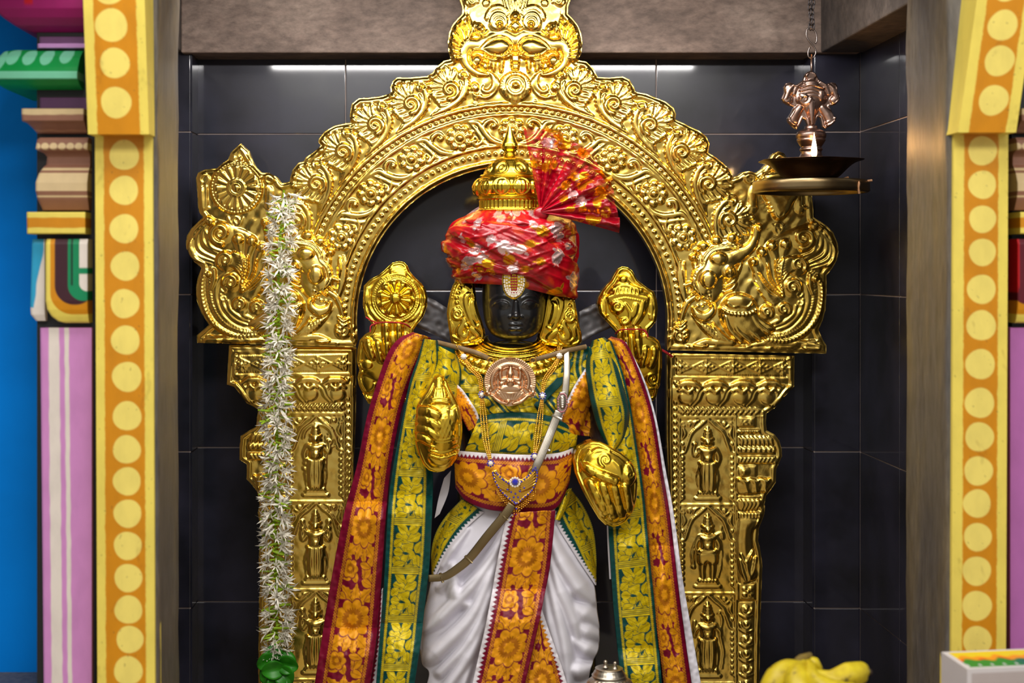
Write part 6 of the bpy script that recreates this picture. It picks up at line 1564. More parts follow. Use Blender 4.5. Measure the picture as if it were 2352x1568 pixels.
def fan(name, t0, t1, Rf, Y0, seed, npl, cen=(1240, 487), nr=120, nt_=300):
    t = np.linspace(t0, t1, nt_); r = np.linspace(0.02, 1, nr); T_, R_ = np.meshgrid(t, r)
    g = np.random.default_rng(seed); ed = np.cumsum(g.uniform(.45, 1.6, npl+1)); ed = (ed-ed[0])/(ed[-1]-ed[0])*(t1-t0)+t0
    j = np.clip(np.searchsorted(ed, t)-1, 0, npl-1); f = ((t-ed[j])/(ed[j+1]-ed[j])); amp = g.uniform(.35, 1.0, npl)[j]; rl = g.uniform(.93, 1.05, npl)[j]
    tri = (1-np.abs(2*f-1)**1.6)*amp
    rad = np.interp(np.degrees(T_), *Rf)*R_*(1+(rl-1)*R_**3)
    bend = .05*np.sin(3.1*T_+seed)*R_**2
    PX = cen[0]+rad*np.cos(T_+bend*.5); PY = cen[1]-rad*np.sin(T_+bend*.5)
    nn = Noise(seed)
    Yv = Y0-(tri-.4)*.040*R_**.9-.03*R_-.006*nn(PX, PY, 60)*R_-.003*nn(PY*2, PX, 30)*R_
    C, Z = foil_paint(T_*120, rad, seed, 17, (t0*120, t1*120, 55, 185), size=(15, 23), pink=.12, warm=.0)
    cover = np.clip(1.15-.62*R_+.25*(tri < .25)+Z*.9, .48, 1)
    Cc = blend(C, lin((160, 0, 26)), (1-np.clip(Z/.8, 0, 1)))
    V = WA(PX, PY, Yv)
    np_mesh(name, V.reshape(-1, 3), grid_faces(nr, nt_), M['sheer'], tur, colors=Cc.reshape(-1, 3), attr={'Zari': Z.ravel()*.9, 'Cover': cover.ravel()})
RF = ([-20, -15, 0, 10, 25, 40, 55, 70, 85, 101], [188, 193, 186, 178, 176, 178, 184, 180, 186, 194])
fan('pleated_fan', RD(-12), RD(100), RF, -.105, 15, 8)
RF2 = ([-20, -14, 0, 15, 40, 60, 75], [186, 188, 182, 165, 150, 140, 150])
fan('pleated_fan', RD(-14), RD(62), RF2, -.122, 17, 5)
MB().ball(WP(1243, 490, -.112), .014, sc=(1.3, .7, 1.1), col=lin((150, 4, 24))).build('knot', M['turban'], tur, colors=True)
# ---------------------------------------------------------------- forehead jewel
tk = thing('forehead_jewel', 'horseshoe jewel of clear stones around red stones on the forehead', 'jewel', WP(1180, 655, -.12))
s = Sheet(1150, 612, 1212, 692, 1.0)
U = [(1155, 624), (1165, 621), (1180, 624), (1195, 621), (1206, 625), (1208, 645), (1205, 664), (1197, 678), (1184, 687), (1176, 687), (1163, 679), (1156, 665), (1153, 645)]
s.poly([(1157, 626), (1167, 624), (1180, 626), (1194, 624), (1204, 628), (1206, 646), (1202, 664), (1194, 677), (1180, 685), (1166, 678), (1158, 664), (1155, 646)], 3, 5)
s.build(np.array(U, float), -.128, M['gold_plate'], tk, 'setting', depth=.02, noise=None)
stm = None
def gems(parent, name, pts, r, mat, Y):
    global stm
    base = None
    for i, (x, y) in enumerate(pts):
        if base is None:
            mb = MB(); mb.ball((0, 0, 0), 1, nu=5, nv=8); base = mb.build(name, mat, parent, smooth=False); o = base
        else:
            o = base.copy(); COL.objects.link(o)
        k = (r[i] if hasattr(r, '__len__') else r)*S(0)
        o.location = WP(x, y, Y if not hasattr(Y, '__len__') else Y[i]); o.scale = (k, k*.7, k)
pts = []
for off, nn in ((3.5, 26), (9, 23), (14.5, 18)):
    q = spline([(1206-off, 628), (1207-off, 648), (1203-off*.95, 664), (1194-off*.6, 677-off*.4), (1180, 684-off), (1166+off*.6, 677-off*.4), (1158+off*.95, 664), (1155+off, 648), (1156+off, 628)], 8)
    pts += [tuple(q[int(k)]) for k in np.linspace(0, len(q)-1, nn)]
gems(tk, 'clear_stone', pts, 2.4, M['diamond'], -.132)
pts = [(x, y) for y in np.arange(622, 672, 6.2) for x in ((1175, 1180.5, 1186) if y > 628 else (1180.5,)) if abs(x-1180) < 9-(y-640)*.02]
gems(tk, 'red_stone', pts, 2.6, M['ruby'], -.132)
gems(tk, 'clear_stone', [(1177, 618), (1182, 614), (1186, 619)], 2.6, M['diamond'], -.135)
# ---------------------------------------------------------------- medallion on a cord
md = thing('medallion', 'round rose-bronze medallion with an embossed seated goddess hanging on the chest', 'medallion', WP(1171, 872, -.14))
s = Sheet(1104, 806, 1240, 938, 0.9)
s.tf(lambda p: np.stack([1000+np.atleast_2d(p)[:, 0]/4.125, 580+np.atleast_2d(p)[:, 1]/4.125], -1), 1/4.125)
a_ = np.linspace(RD(-200), RD(20), 50)
s.part('flame_rim')
for t in np.linspace(RD(-205), RD(25), 46): s.stroke([(708+195*math.cos(t), 1225+185*math.sin(t)), (708+238*math.cos(t+.05), 1225+228*math.sin(t+.05))], [9, 13], .8, z=2, smooth=False)
s.base(); s.stroke(np.stack([708+175*np.cos(a_), 1225+170*np.sin(a_)], -1), 17, .8, z=3, smooth=False); s.stroke(np.stack([708+140*np.cos(a_), 1225+140*np.sin(a_)], -1), 9, .8, z=2, smooth=False)
s.beads(np.stack([708+158*np.cos(a_), 1225+155*np.sin(a_)], -1), 7, 15, h=2)
for m_ in (-1, 1): s.stroke([(708+200*m_, 1270), (708+215*m_, 1320), (708+190*m_, 1350)], [16, 22, 14], .8, z=2); s.spiral((708+222*m_, 1330), 26, 1.2, 0, 11, .8, z=4); s.stroke([(708+30*m_, 1430), (708+100*m_, 1410), (708+170*m_, 1350)], [10, 22, 12], .8, z=2)
for k in range(-4, 5): s.stroke([(708+k*14, 1395), (708+k*30, 1330)], [9, 17], .8, z=3, smooth=False)
s.stroke([(600, 1310), (708, 1330), (820, 1310)], [10, 14, 10], .8, z=4); s.ell((690, 1408), 16, 16, 5, z=4)
s.stroke([(660, 970), (690, 985), (730, 985), (760, 970)], [16, 26, 26, 16], .8, z=2); s.ell((708, 965), 16, 16, 5, z=3)
s.part('seated_goddess')
s.poly([(600, 1290), (640, 1250), (708, 1240), (780, 1250), (815, 1290), (780, 1320), (640, 1320)], 6, 30, z=2)
s.ell((708, 1225), 48, 60, 7, z=3); s.ell((708, 1150), 34, 38, 8, z=4); s.stroke([(708, 1130), (712, 1085)], [28, 12], .8, z=5, smooth=False)
for m_ in (-1, 1):
    s.stroke([(708+40*m_, 1195), (708+85*m_, 1200), (708+95*m_, 1150), (708+90*m_, 1115)], [16, 18, 16, 12], .8, z=3); s.ell((708+92*m_, 1100), 22, 20, 5, z=3)
    s.stroke([(708+40*m_, 1205), (708+75*m_, 1240), (708+80*m_, 1270)], [14, 16, 16], .8, z=3); s.ell((708+85*m_, 1240), 20, 24, 5, z=2); s.ell((708+20*m_, 1215), 18, 16, 4, z=9)
s.tf()
c = (1171.6, 877)
O = [(c[0]+59.5*math.cos(t), c[1]+57*math.sin(t)) for t in np.linspace(RD(28), RD(-208), 60)]+[(1112, 898), (1110, 905), (1116, 910), (1126, 908), (1135, 918), (1150, 928), (1168, 933), (1186, 930), (1205, 922), (1216, 912), (1226, 912), (1232, 904), (1228, 896)]
s.build(np.array(O, float), -.150, M['bronze'], md, 'disc', depth=.012, rim=None, noise=(.3, 30, 4), hs=1.25)
M['hair'] = simple('hair_cord', L3(120, 96, 62), rough=.6, var=.25, nscale=40)
for p in ([(1004, 786), (1060, 800), (1100, 812), (1126, 826)], [(1346, 796), (1300, 806), (1250, 820), (1222, 828)]):
    MB().tube(spline([WP(x, y, -.148 if 1100 < x < 1230 else -.112 if 1040 < x < 1310 else -.06) for x, y in p], 8), .0055, n=8, flat=.5).build('cord', M['hair'], md)
for x in (1127, 1224):
    a = np.linspace(0, 2*PI, 17)[:-1]; MB().tube([WP(x+7*math.cos(t), 827+6*math.sin(t), -.152) for t in a], .0014, n=6, closed=True).build('ring', M['gold_bead'], md)
# ---------------------------------------------------------------- bead chain with the blue stone pendant
nk = thing('chain_necklace', 'long triple gold bead chain with blue stone leaf pendant on the waist band', 'necklace', WP(1182, 1100, -.16))
def bead_strand(p, Y, r=2.1, pitch=4.4):
    P = spline(p, 14); d = np.concatenate([[0], np.cumsum(np.hypot(*np.diff(P, axis=0).T))]); n = int(d[-1]/pitch*6)
    t = np.linspace(0, d[-1], n); x = np.interp(t, d, P[:, 0]); y = np.interp(t, d, P[:, 1])
    Yv = Y(x, y); rr = r*(.45+.55*np.abs(np.sin(t/pitch*PI)))
    MB().tube(WA(x, y, Yv), rr/1000, n=7).build('bead_strand', M['gold_bead'], nk)
def Yneck(x, y): return np.minimum(body_front(x, y, .046), np.interp(y, [790, 850, 950, 1040, 1100], [-.105, -.125, -.135, -.158, -.160]))
for o in (-6, 0, 6):
    bead_strand([(1053+o*.8, 792), (1064+o*.2, 818)], Yneck); bead_strand([(1286+o*.8, 796), (1285+o*.2, 816)], Yneck)
    bead_strand([(1066+o*.2, 822), (1082+o, 846), (1102+o*.8, 868), (1106+o*.5, 900)], Yneck); bead_strand([(1107+o*.4, 912), (1110+o, 950), (1116+o, 1010), (1126+o*.4, 1058)], Yneck)
    bead_strand([(1284+o*.2, 820), (1270+o, 846), (1252+o*.8, 872), (1246+o*.4, 902)], Yneck); bead_strand([(1245+o*.4, 916), (1240+o, 960), (1234+o, 1010), (1228+o*.4, 1042)], Yneck)
def gem_flower(x, y, petals, R=7):
    e = empty('gem_flower', WP(x, y, -.14)); par(e, nk)
    Y = float(Yneck(np.array(x), np.array(y)))-.004
    gems_sub(e, 'clear_stone', [(x, y)], 5.5, M['diamond'], Y-.003)
    gems_sub(e, 'petal_stone', [(x+R*math.cos(t), y+R*math.sin(t)) for t in np.linspace(0, 2*PI, 9)[:-1]], 2.3, petals, Y)
def gems_sub(parent, name, pts, r, mat, Y):
    base = None
    for x, y in pts:
        if base is None: mb = MB(); mb.ball((0, 0, 0), 1, nu=5, nv=8); base = o = mb.build(name, mat, None, smooth=False); par(o, parent)
        else: o = base.copy(); COL.objects.link(o)
        k = r*S(0); o.location = WP(x, y, Y); o.scale = (k, k*.7, k)
for x, y in ((1107, 906), (1246, 909), (1127, 1064), (1228, 1048)): gem_flower(x, y, M['sapphire'])
for x, y in ((1065, 819), (1285, 817)): gem_flower(x, y, M['diamond'], R=5)
s = Sheet(1124, 1064, 1242, 1166, 1.2)
PO = [(1129, 1082), (1140, 1078), (1152, 1092), (1168, 1102), (1182, 1104), (1198, 1100), (1210, 1092), (1214, 1078), (1226, 1066), (1234, 1074), (1236, 1092), (1232, 1112), (1222, 1130), (1204, 1144), (1190, 1158), (1178, 1158), (1162, 1142), (1146, 1124), (1134, 1104)]
for m_ in (-1, 1):
    for k in range(5): s.stroke([(1182+m_*14, 1108+k*5), (1182+m_*30, 1100+k*5), (1182+m_*46, 1084+k*7)], [2, 4, 2.4], .8, z=1)
s.build(np.array(PO, float), -.166, M['gold_bead'], nk, 'pendant', depth=.008, rim=(2, 2, 1.2), noise=None)
q = spline([(1132, 1086), (1138, 1106), (1150, 1126), (1164, 1140), (1180, 1152), (1186, 1156), (1204, 1142), (1220, 1128), (1230, 1110), (1234, 1090), (1230, 1074)], 8)
pts = [tuple(q[int(k)]) for k in np.linspace(0, len(q)-1, 30)]
q = spline([(1140, 1086), (1154, 1100), (1168, 1110)], 8); pts += [tuple(q[int(k)]) for k in np.linspace(0, len(q)-1, 7)]
q = spline([(1226, 1078), (1214, 1092), (1198, 1106)], 8); pts += [tuple(q[int(k)]) for k in np.linspace(0, len(q)-1, 7)]
pts += [(1174, 1130), (1184, 1134), (1194, 1128), (1166, 1124), (1204, 1120), (1180, 1142), (1190, 1142), (1186, 1168), (1187, 1182)]
gems(nk, 'blue_stone', pts, 2.2, M['sapphire'], -.171)
gems(nk, 'blue_stone', [(1183, 1107)], 7.5, M['sapphire'], -.172)
gems(nk, 'clear_stone', [(1183+11*math.cos(t), 1107+10*math.sin(t)) for t in np.linspace(0, 2*PI, 13)[:-1]], 2.8, M['diamond'], -.171)
fr = MB()
for row in range(3):
    q = spline([(1142, 1124+row*4), (1156, 1140+row*5), (1172, 1156+row*5), (1184, 1164+row*7), (1200, 1156+row*5), (1216, 1142+row*5), (1230, 1122+row*4)], 8)
    for k in np.linspace(0, len(q)-1, 24): fr.ball(WP(q[int(k)][0], q[int(k)][1], -.164), .0021, nu=5, nv=7)
for k in range(5): fr.ball(WP(1186+(k-2)*4, 1190+abs(k-2)*-2, -.166), .0024, nu=5, nv=7)
for y in (1166, 1174, 1180): 
    for k in (-1, 0, 1): fr.ball(WP(1186+k*5, y, -.166), .0023, nu=5, nv=7)
fr.build('bead_fringe', M['gold_bead'], nk)['kind'] = 'stuff'
# ---------------------------------------------------------------- woven silver belt across the body
sb = thing('silver_belt', 'woven silver strap with jewelled buckle slung from right shoulder to left hip', 'belt', WP(1240, 1000, -.15))
def strap(name, p, w, mat, parent, lines=7):
    """flat woven band along (px, py, Y, width)"""
    P = spline(p, 12); T_ = np.gradient(P[:, :2], axis=0); T_ /= np.hypot(*T_.T)[:, None]; N_ = np.stack([-T_[:, 1], T_[:, 0]], -1)
    m = lines*6+1; u = np.linspace(-1, 1, m)
    PX = P[:, 0:1]+N_[:, 0:1]*P[:, 3:4]*u; PY = P[:, 1:2]+N_[:, 1:2]*P[:, 3:4]*u
    Yv = P[:, 2:3]-.0014*np.abs(np.sin(u*lines*PI/2))-.002*(1-u**2)
    V = WA(PX, PY, Yv); o = np_mesh(name, V.reshape(-1, 3), grid_faces(len(P), m), mat, parent)
    md_ = o.modifiers.new('s', 'SOLIDIFY'); md_.thickness = .003; md_.offset = 1; return o
strap('strap', [(1301, 806, -.105, 5), (1302, 850, -.130, 6), (1298, 900, -.140, 7), (1292, 926, -.142, 8)], 8, M['silver'], sb)
strap('strap', [(1284, 944, -.146, 8), (1270, 980, -.150, 9), (1254, 1020, -.158, 9), (1236, 1062, -.165, 8.5), (1228, 1080, -.163, 8)], 8, M['silver'], sb)
strap('strap', [(1176, 1158, -.168, 9), (1160, 1182, -.168, 9.5), (1120, 1230, -.160, 9.5), (1080, 1280, -.145, 9), (1050, 1306, -.135, 8.5), (1020, 1324, -.125, 7.5), (985, 1328, -.115, 6.5)], 9, M['old_silver'], sb)
for (x, y, Y, an) in ((1279, 958, -.150, 1.15), (1252, 1030, -.160, 1.15), (1157, 1186, -.169, .9), (1076, 1284, -.146, .8), (1014, 1326, -.124, .3)):
    dx, dy = math.cos(an+PI/2), math.sin(an+PI/2)
    MB().tube([WP(x-11*dx, y-11*dy*-1, Y+.001), WP(x, y, Y-.003), WP(x+11*dx, y+11*dy*-1, Y+.001)], .0032, n=8).build('loop', M['silver'] if y < 1100 else M['old_silver'], sb)
s = Sheet(1274, 896, 1308, 956, 1.0)
BO = [(1287, 900), (1297, 899), (1304, 908), (1304, 934), (1298, 948), (1288, 951), (1280, 943), (1279, 916)]
s.ring((1292, 925), .1, 1, 0); s.ell((1292, 924), 7, 15, 4, z=1); s.build(np.array(BO, float), -.148, M['silver'], sb, 'buckle', depth=.012, rim=(2, 2, 1.5), noise=None)
q = np.array(BO+[BO[0]], float); q = (q-[1291.5, 925])*.82+[1291.5, 925]; d = np.linspace(0, 8, 27)
gems(sb, 'red_stone', [(np.interp(t, range(9), q[:, 0]), np.interp(t, range(9), q[:, 1])) for t in d[:-1]], 1.8, M['ruby'], -.152)
gems(sb, 'clear_stone', [(1292, 914), (1292, 919), (1292, 924), (1292, 929), (1292, 934)], 2.2, M['diamond'], -.154)
# ---------------------------------------------------------------- red threads tied on the upper hands
def thread(label, loops):
    t = thing('red_thread', label, 'thread', WP(*loops[0][0]), 'red threads on the upper hands')
    for p in loops: MB().tube(spline([WP(*q) for q in p], 8), .0017, n=6).build('thread', M['red_thread'], t)
thread('red thread tied round the gold hand that holds the disc', [[(858, 752, .01), (866, 742, -.015), (890, 740, -.03), (915, 741, -.03), (935, 746, -.015), (946, 756, .01)], [(866, 742, -.015), (850, 734, -.02), (840, 728, -.02)], [(866, 742, -.015), (852, 748, -.02), (850, 762, -.02)]])
thread('red thread tied round the gold hand that holds the conch', [[(1414, 766, .01), (1424, 758, -.02), (1450, 756, -.03), (1476, 757, -.02), (1488, 764, .01)], [(1478, 757, -.02), (1486, 766, -.02), (1488, 774, -.02)], [(1519, 802, .02), (1530, 808, .03), (1545, 818, .05)], [(1519, 804, .02), (1532, 812, .03), (1543, 820, .05)]])
# ---------------------------------------------------------------- white flower garland on the left of the arch
M['petal'] = simple('white_petal', L3(228, 222, 206), rough=.6, var=.06, nscale=60)
M['stalk'] = simple('green_stalk', L3(150, 184, 30), rough=.5, var=.25, nscale=40)
M['dark_leaf'] = simple('green_leaf', L3(40, 128, 16), rough=.4, var=.35, nscale=25, bump=.2, bscale=60)
gar = thing('flower_garland', 'long garland of white tuberose flowers and green stalks hanging down the left pillar', 'garland', WP(640, 1520, .13))
def flower_mesh(seed):
    r = np.random.default_rng(seed); mb = MB()
    mb.tube([(0, 0, 0), (.004, 0, .001), (.013, 0, .0)], [.0012, .0016, .0026], n=5, caps=False)
    for k in range(8):
        t = 2*PI*k/8+r.uniform(-.3, .3); op = r.uniform(.2, 1.2); L = r.uniform(.012, .021)
        ct, st2 = math.cos(t), math.sin(t)
        a0 = np.array([.012, .0022*ct, .0022*st2]); dirv = np.array([math.cos(op), math.sin(op)*ct, math.sin(op)*st2]); side = np.array([0, -st2, ct])
        m1 = a0+dirv*L*.5; e = a0+dirv*L*.95+np.array([-.003*op, .003*ct, .003*st2])
        V = [a0-side*.0009, a0+side*.0009, m1+side*.0017, m1-side*.0017, e]
        mb.add(V, [(0, 1, 2, 3)]); mb.F3.append(np.array([[mb.n-2, mb.n-3, mb.n-1]]))
    return mb
protos = [flower_mesh(k) for k in range(4)]
def place(o, loc, xdir, roll):
    X = Vector(xdir).normalized(); q = X.to_track_quat('X', 'Z'); o.matrix_basis = Matrix.Translation(loc) @ q.to_matrix().to_4x4() @ Matrix.Rotation(roll, 4, 'X')
gc = spline([(652, 440), (646, 520), (640, 620), (640, 720), (640, 800), (636, 900), (636, 1000), (636, 1100), (632, 1200), (634, 1300), (636, 1400), (634, 1500)], 10)
gy = gc[:, 1]; gx = lambda y: float(np.interp(y, gy, gc[:, 0]))
first = [None]*4; stalks = [None]
cords = MB(); cords.tube([WP(gx(y), y, .135) for y in np.arange(436, 1512, 20)], .003, n=6); cords.build('cord', M['stalk'], gar)
nfl = 285
for i in range(nfl):
    y = 446+(1498-446)*i/(nfl-1)+rng.normal(0, 3); side = (-1, 1)[i % 2] if rng.random() < .78 else 0
    k = int(rng.integers(4))
    if first[k] is None: first[k] = o = protos[k].build('flower', M['petal'], gar, smooth=False)
    else: o = first[k].copy(); COL.objects.link(o)
    o.matrix_parent_inverse = Matrix.Translation(gar.location).inverted()
    loc = Vector(WP(gx(y)+side*rng.uniform(2, 12), y, .125+rng.uniform(-.012, .006)))
    place(o, loc, (side*rng.uniform(.6, 1.2)+rng.normal(0, .25), rng.uniform(-1.1, -.15), rng.normal(-.25, .5)), rng.uniform(0, 6.3))
    sc = rng.uniform(1.0, 1.6); o.scale = (sc, sc, sc)
sp = MB(); sp.tube([(0, 0, 0), (.016, .001, .001), (.034, 0, -.001)], [.0022, .0026, .0016], n=6)
for i in range(190):
    y = 450+1040*i/189+rng.normal(0, 4); side = rng.choice([-1, 1])
    if stalks[0] is None: stalks[0] = o = sp.build('stalk', M['stalk'], gar)
    else: o = stalks[0].copy(); COL.objects.link(o)
    o.matrix_parent_inverse = Matrix.Translation(gar.location).inverted()
    place(o, Vector(WP(gx(y)-side*rng.uniform(0, 8), y, .128+rng.uniform(-.014, .006))), (side, rng.uniform(-.6, .2), rng.normal(0, .35)), rng.uniform(0, 6))
    sc = rng.uniform(.8, 1.35); o.scale = (sc, sc, sc)
def leaf_patch(parent, c, L, Wd, ang, Y, curl, name='leaf'):
    u = np.linspace(0, 1, 14); v = np.linspace(-1, 1, 9); U, Vv = np.meshgrid(u, v, indexing='ij')
    w = Wd*np.sin(PI*np.clip(U*.92+.06, 0, 1))**.7
    x = U*L; y = Vv*w; z = curl*np.abs(Vv)*w+.25*L*np.sin(U*2.4)
    ca, sa = math.cos(ang), math.sin(ang)
    V = WA(c[0]+x*ca-y*sa, c[1]+x*sa+y*ca, Y-z/1000)
    o = np_mesh(name, V.reshape(-1, 3), grid_faces(14, 9), M['dark_leaf'], parent); m_ = o.modifiers.new('s', 'SOLIDIFY'); m_.thickness = .0008
for c, L, Wd, an, Y, cu in (((640, 1500), 46, 20, 2.5, .115, .7), ((636, 1504), 50, 22, .5, .112, -.6), ((640, 1516), 52, 24, 2.9, .105, .5), ((632, 1522), 54, 22, .2, .103, .8), ((650, 1500), 40, 18, 3.3, .11, -.5), ((640, 1530), 54, 26, 2.4, .098, -.6), ((636, 1534), 50, 24, .8, .096, .6), ((640, 1545), 52, 24, 1.7, .10, .5), ((655, 1535), 56, 22, 3.0, .092, .5)):
    leaf_patch(gar, c, L, Wd, an, Y, cu)
# ---------------------------------------------------------------- hanging oil lamp
M['lamp_metal'] = gold_mat('brown_bronze', L3(134, 108, 96), L3(172, 146, 134), rough=.3, bump=.1)
M['lamp_dark'] = gold_mat('sooted_bronze', L3(70, 50, 38), L3(100, 76, 54), rough=.35, bump=.15)
M['plate_brass'] = gold_mat('dull_brass', L3(110, 92, 66), L3(140, 120, 84), rough=.3, bump=.08)
M['iron'] = gold_mat('chain_iron', L3(66, 62, 64), L3(92, 86, 86), rough=.45, bump=0)
LY = 0.03
lamp = thing('hanging_oil_lamp', 'bronze oil lamp with a conch emblem hanging on a chain, its flame lit', 'lamp', WP(1863, 440, LY))
ch = empty('chain', WP(1863, 0, LY)); par(ch, lamp)
link = None
for st_ in (0, 1):
    for i in range(13):
        y = 62-i*11.5; x = 1861+6*st_+1.5*math.sin(i*1.1+st_*2)
        if link is None:
            a = np.linspace(0, 2*PI, 15)[:-1]; link = o = MB().tube(np.stack([4*np.cos(a), 0*a, 8*np.sin(a)], -1)/1000, .0014, n=6, closed=True).build('link', M['iron']); par(o, ch)
        else: o = link.copy(); COL.objects.link(o)
        o.location = WP(x, y, LY); o.rotation_euler = (0, rng.normal(0, .15), (i+st_) % 2*PI/2+.4)
hk = spline([(1873, 100), (1876, 92), (1874, 76), (1866, 66), (1855, 66), (1852, 80), (1858, 94), (1870, 108), (1874, 120), (1868, 132), (1858, 131), (1856, 120), (1860, 108)], 8)
MB().tube([WP(x, y, LY) for x, y in hk], .0019, n=8).build('hook', simple('steel_wire', L3(128, 116, 112), rough=.35, metal=1, var=.1), lamp)
MB().tube([WP(1864, 125, LY), WP(1864, 168, LY)], .0027, n=8).build('rod', M['lamp_metal'], lamp)
s = Sheet(1790, 156, 1936, 302, 1.2)
O = [(1862,162),(1870,166),(1876,174),(1881,182),(1897,193),(1903,191),(1910,189),(1919,191),(1924,198),(1923,211),(1929,220),(1929,230),(1918,241),(1905,244),(1912,258),(1920,273),(1917,280),(1907,289),(1896,296),(1890,290),(1885,269),(1879,268),(1874,278),(1870,290),(1857,290),(1851,275),(1844,271),(1838,285),(1830,296),(1820,289),(1811,280),(1809,272),(1818,258),(1824,245),(1812,241),(1800,234),(1796,226),(1802,211),(1801,199),(1806,191),(1815,189),(1824,194),(1829,195),(1846,183),(1850,171),(1855,165)]
for m_ in (-1, 1):
    f = lambda x: 1863+m_*x
    s.ell((f(49), 205), 12, 12, 5, z=2); s.stroke([(f(40), 196), (f(50), 206), (f(58), 226)], [4, 6, 5], .8, z=4); s.ell((f(54), 230), 11, 10, 5, z=2)
    s.stroke([(f(20), 190), (f(34), 200), (f(40), 216)], [4, 6, 4], .8, z=3)
    s.stroke([(f(26), 248), (f(38), 264), (f(46), 280)], [8, 11, 12], .6, z=2); s.stroke([(f(34), 282), (f(56), 270)], 2.5, .8, z=7, smooth=False); s.stroke([(f(36), 288), (f(54), 278)], 2, .8, z=7, smooth=False)
s.poly([(1862, 178), (1884, 194), (1898, 214), (1898, 232), (1880, 252), (1866, 286), (1860, 286), (1848, 252), (1828, 234), (1828, 214), (1842, 194)], 12, 28)
for k in range(4): s.stroke([(1838-k, 202+k*8), (1862, 196+k*8), (1890+k, 204+k*8)], [2, 3, 2], .8, z=11)
s.spiral((1845, 228), 14, 1.5, 0, 5, .8, z=9); s.ell((1845, 228), 14, 14, 7, z=6); s.ell((1884, 220), 8, 14, 6, z=8)
s.stroke([(1862, 236), (1863, 262), (1863, 284)], [9, 7, 4], .7, z=9)
s.ell((1862, 192), 16, 7, 5, z=8)
for k in range(-3, 4): s.stroke([(1862+k*2, 182), (1862+k*4, 168+abs(k))], [2, 3], .8, z=4, smooth=False)
s.build(np.array(O, float), LY-.006, M['lamp_metal'], lamp, 'conch_emblem', depth=.012, rim=(2.5, 2.5, 1.2), noise=None, hs=.9)
vs_ = MB(); lathe_px(vs_, [(8, 286), (14, 290), (15, 296), (20, 297), (24, 299), (31, 303), (34, 308), (34, 314), (32, 319), (33, 322), (27, 332), (23, 338), (25, 341), (26, 344), (23, 348), (24, 354), (29, 364), (34, 376), (34, 400)], 1863, LY, 48, sub=3)
vs_.build('stem', M['lamp_metal'], lamp)
def petal5(A, Z): return np.where(Z < 386, 1, 0)*(5+5*np.cos(A*6+.3))*np.clip((386-Z)/20, 0, 1)
bw_ = MB(); lathe_px(bw_, [(2, 410), (52, 411), (61, 408), (66, 404), (78, 392), (90, 380), (100, 373), (112, 370), (113, 368.5), (100, 371.5), (88, 379), (72, 392), (56, 402), (2, 404)], 1862, LY, 96, petal5, sub=3)
bw_.build('oil_bowl', M['lamp_dark'], lamp)
pb = MB(); lathe_px(pb, [(0.5, 432), (60, 431), (118, 433), (121, 443), (127, 443), (131, 440), (131, 420), (129, 416), (124, 417), (124, 426), (60, 425), (0.5, 424)], 1862, LY, 96, sub=3)
lathe_px(pb, [(40, 425), (56, 424), (60, 416), (58, 410), (40, 409)], 1862, LY, 64, sub=2)
pb.build('drip_plate', M['plate_brass'], lamp)
def flame_mat():
    m = bpy.data.materials.new('flame'); m.use_nodes = True; nt = m.node_tree; nt.nodes.remove(nt.nodes['Principled BSDF'])
    tc = node(nt, 'ShaderNodeTexCoord'); sp_ = node(nt, 'ShaderNodeSeparateXYZ'); nt.links.new(tc.outputs['Generated'], sp_.inputs[0])
    r = ramp(nt, sp_.outputs[2], [(0.0, (1, .25, .03)), (.25, (1, .75, .35)), (.7, (1, .9, .62)), (1.0, (1, .55, .15))])
    e = node(nt, 'ShaderNodeEmission'); e.inputs[1].default_value = 14
    nt.links.new(r.outputs[0], e.inputs[0]); nt.links.new(e.outputs[0], nt.nodes['Material Output'].inputs[0]); return m
fm = MB(); FY = LY-.075
lathe_px(fm, [(.3, 304), (1.5, 312), (3.2, 322), (5.2, 333), (6.6, 345), (6.4, 354), (4.4, 361), (1, 366)], 1870, FY, 24, sub=3)
fl_ = fm.build('flame', flame_mat(), lamp)
MB().tube([WP(1870, 372, FY+.01), WP(1870, 364, FY), WP(1870, 357, FY)], .0022, n=6).build('wick', simple('burnt_wick', L3(30, 20, 16), rough=.9), lamp)
pl_ = bpy.data.lights.new('flame_light', 'POINT'); pl_.energy = .9; pl_.color = (1, .48, .14); pl_.shadow_soft_size = .008
po = bpy.data.objects.new('flame_light', pl_); COL.objects.link(po); po.location = WP(1870, 335, FY-.012)
M['twig'] = simple('wick_stick', L3(168, 122, 84), rough=.8, var=.3, nscale=60)
for lab, p in (('pinkish cotton wick stick lying on the lamp plate beside the bowl', [(1920, 418, -.02), (1935, 412, -.02), (1949, 407, -.02)]), ('curled wick stick hanging over the rim of the lamp plate', [(1952, 416, -.05), (1966, 414, -.065), (1973, 420, -.075), (1972, 432, -.075), (1974, 444, -.073)]), ('short wick stick pointing past the right rim of the lamp plate', [(1964, 419, -.04), (1984, 417, -.04), (2003, 414, -.04)])):
    t = thing('wick_stick', lab, 'wick', WP(*p[0]), 'wick sticks on the lamp plate')
    MB().tube(spline([WP(*q) for q in p], 6), .0028, n=7).build('stick', M['twig'], t)
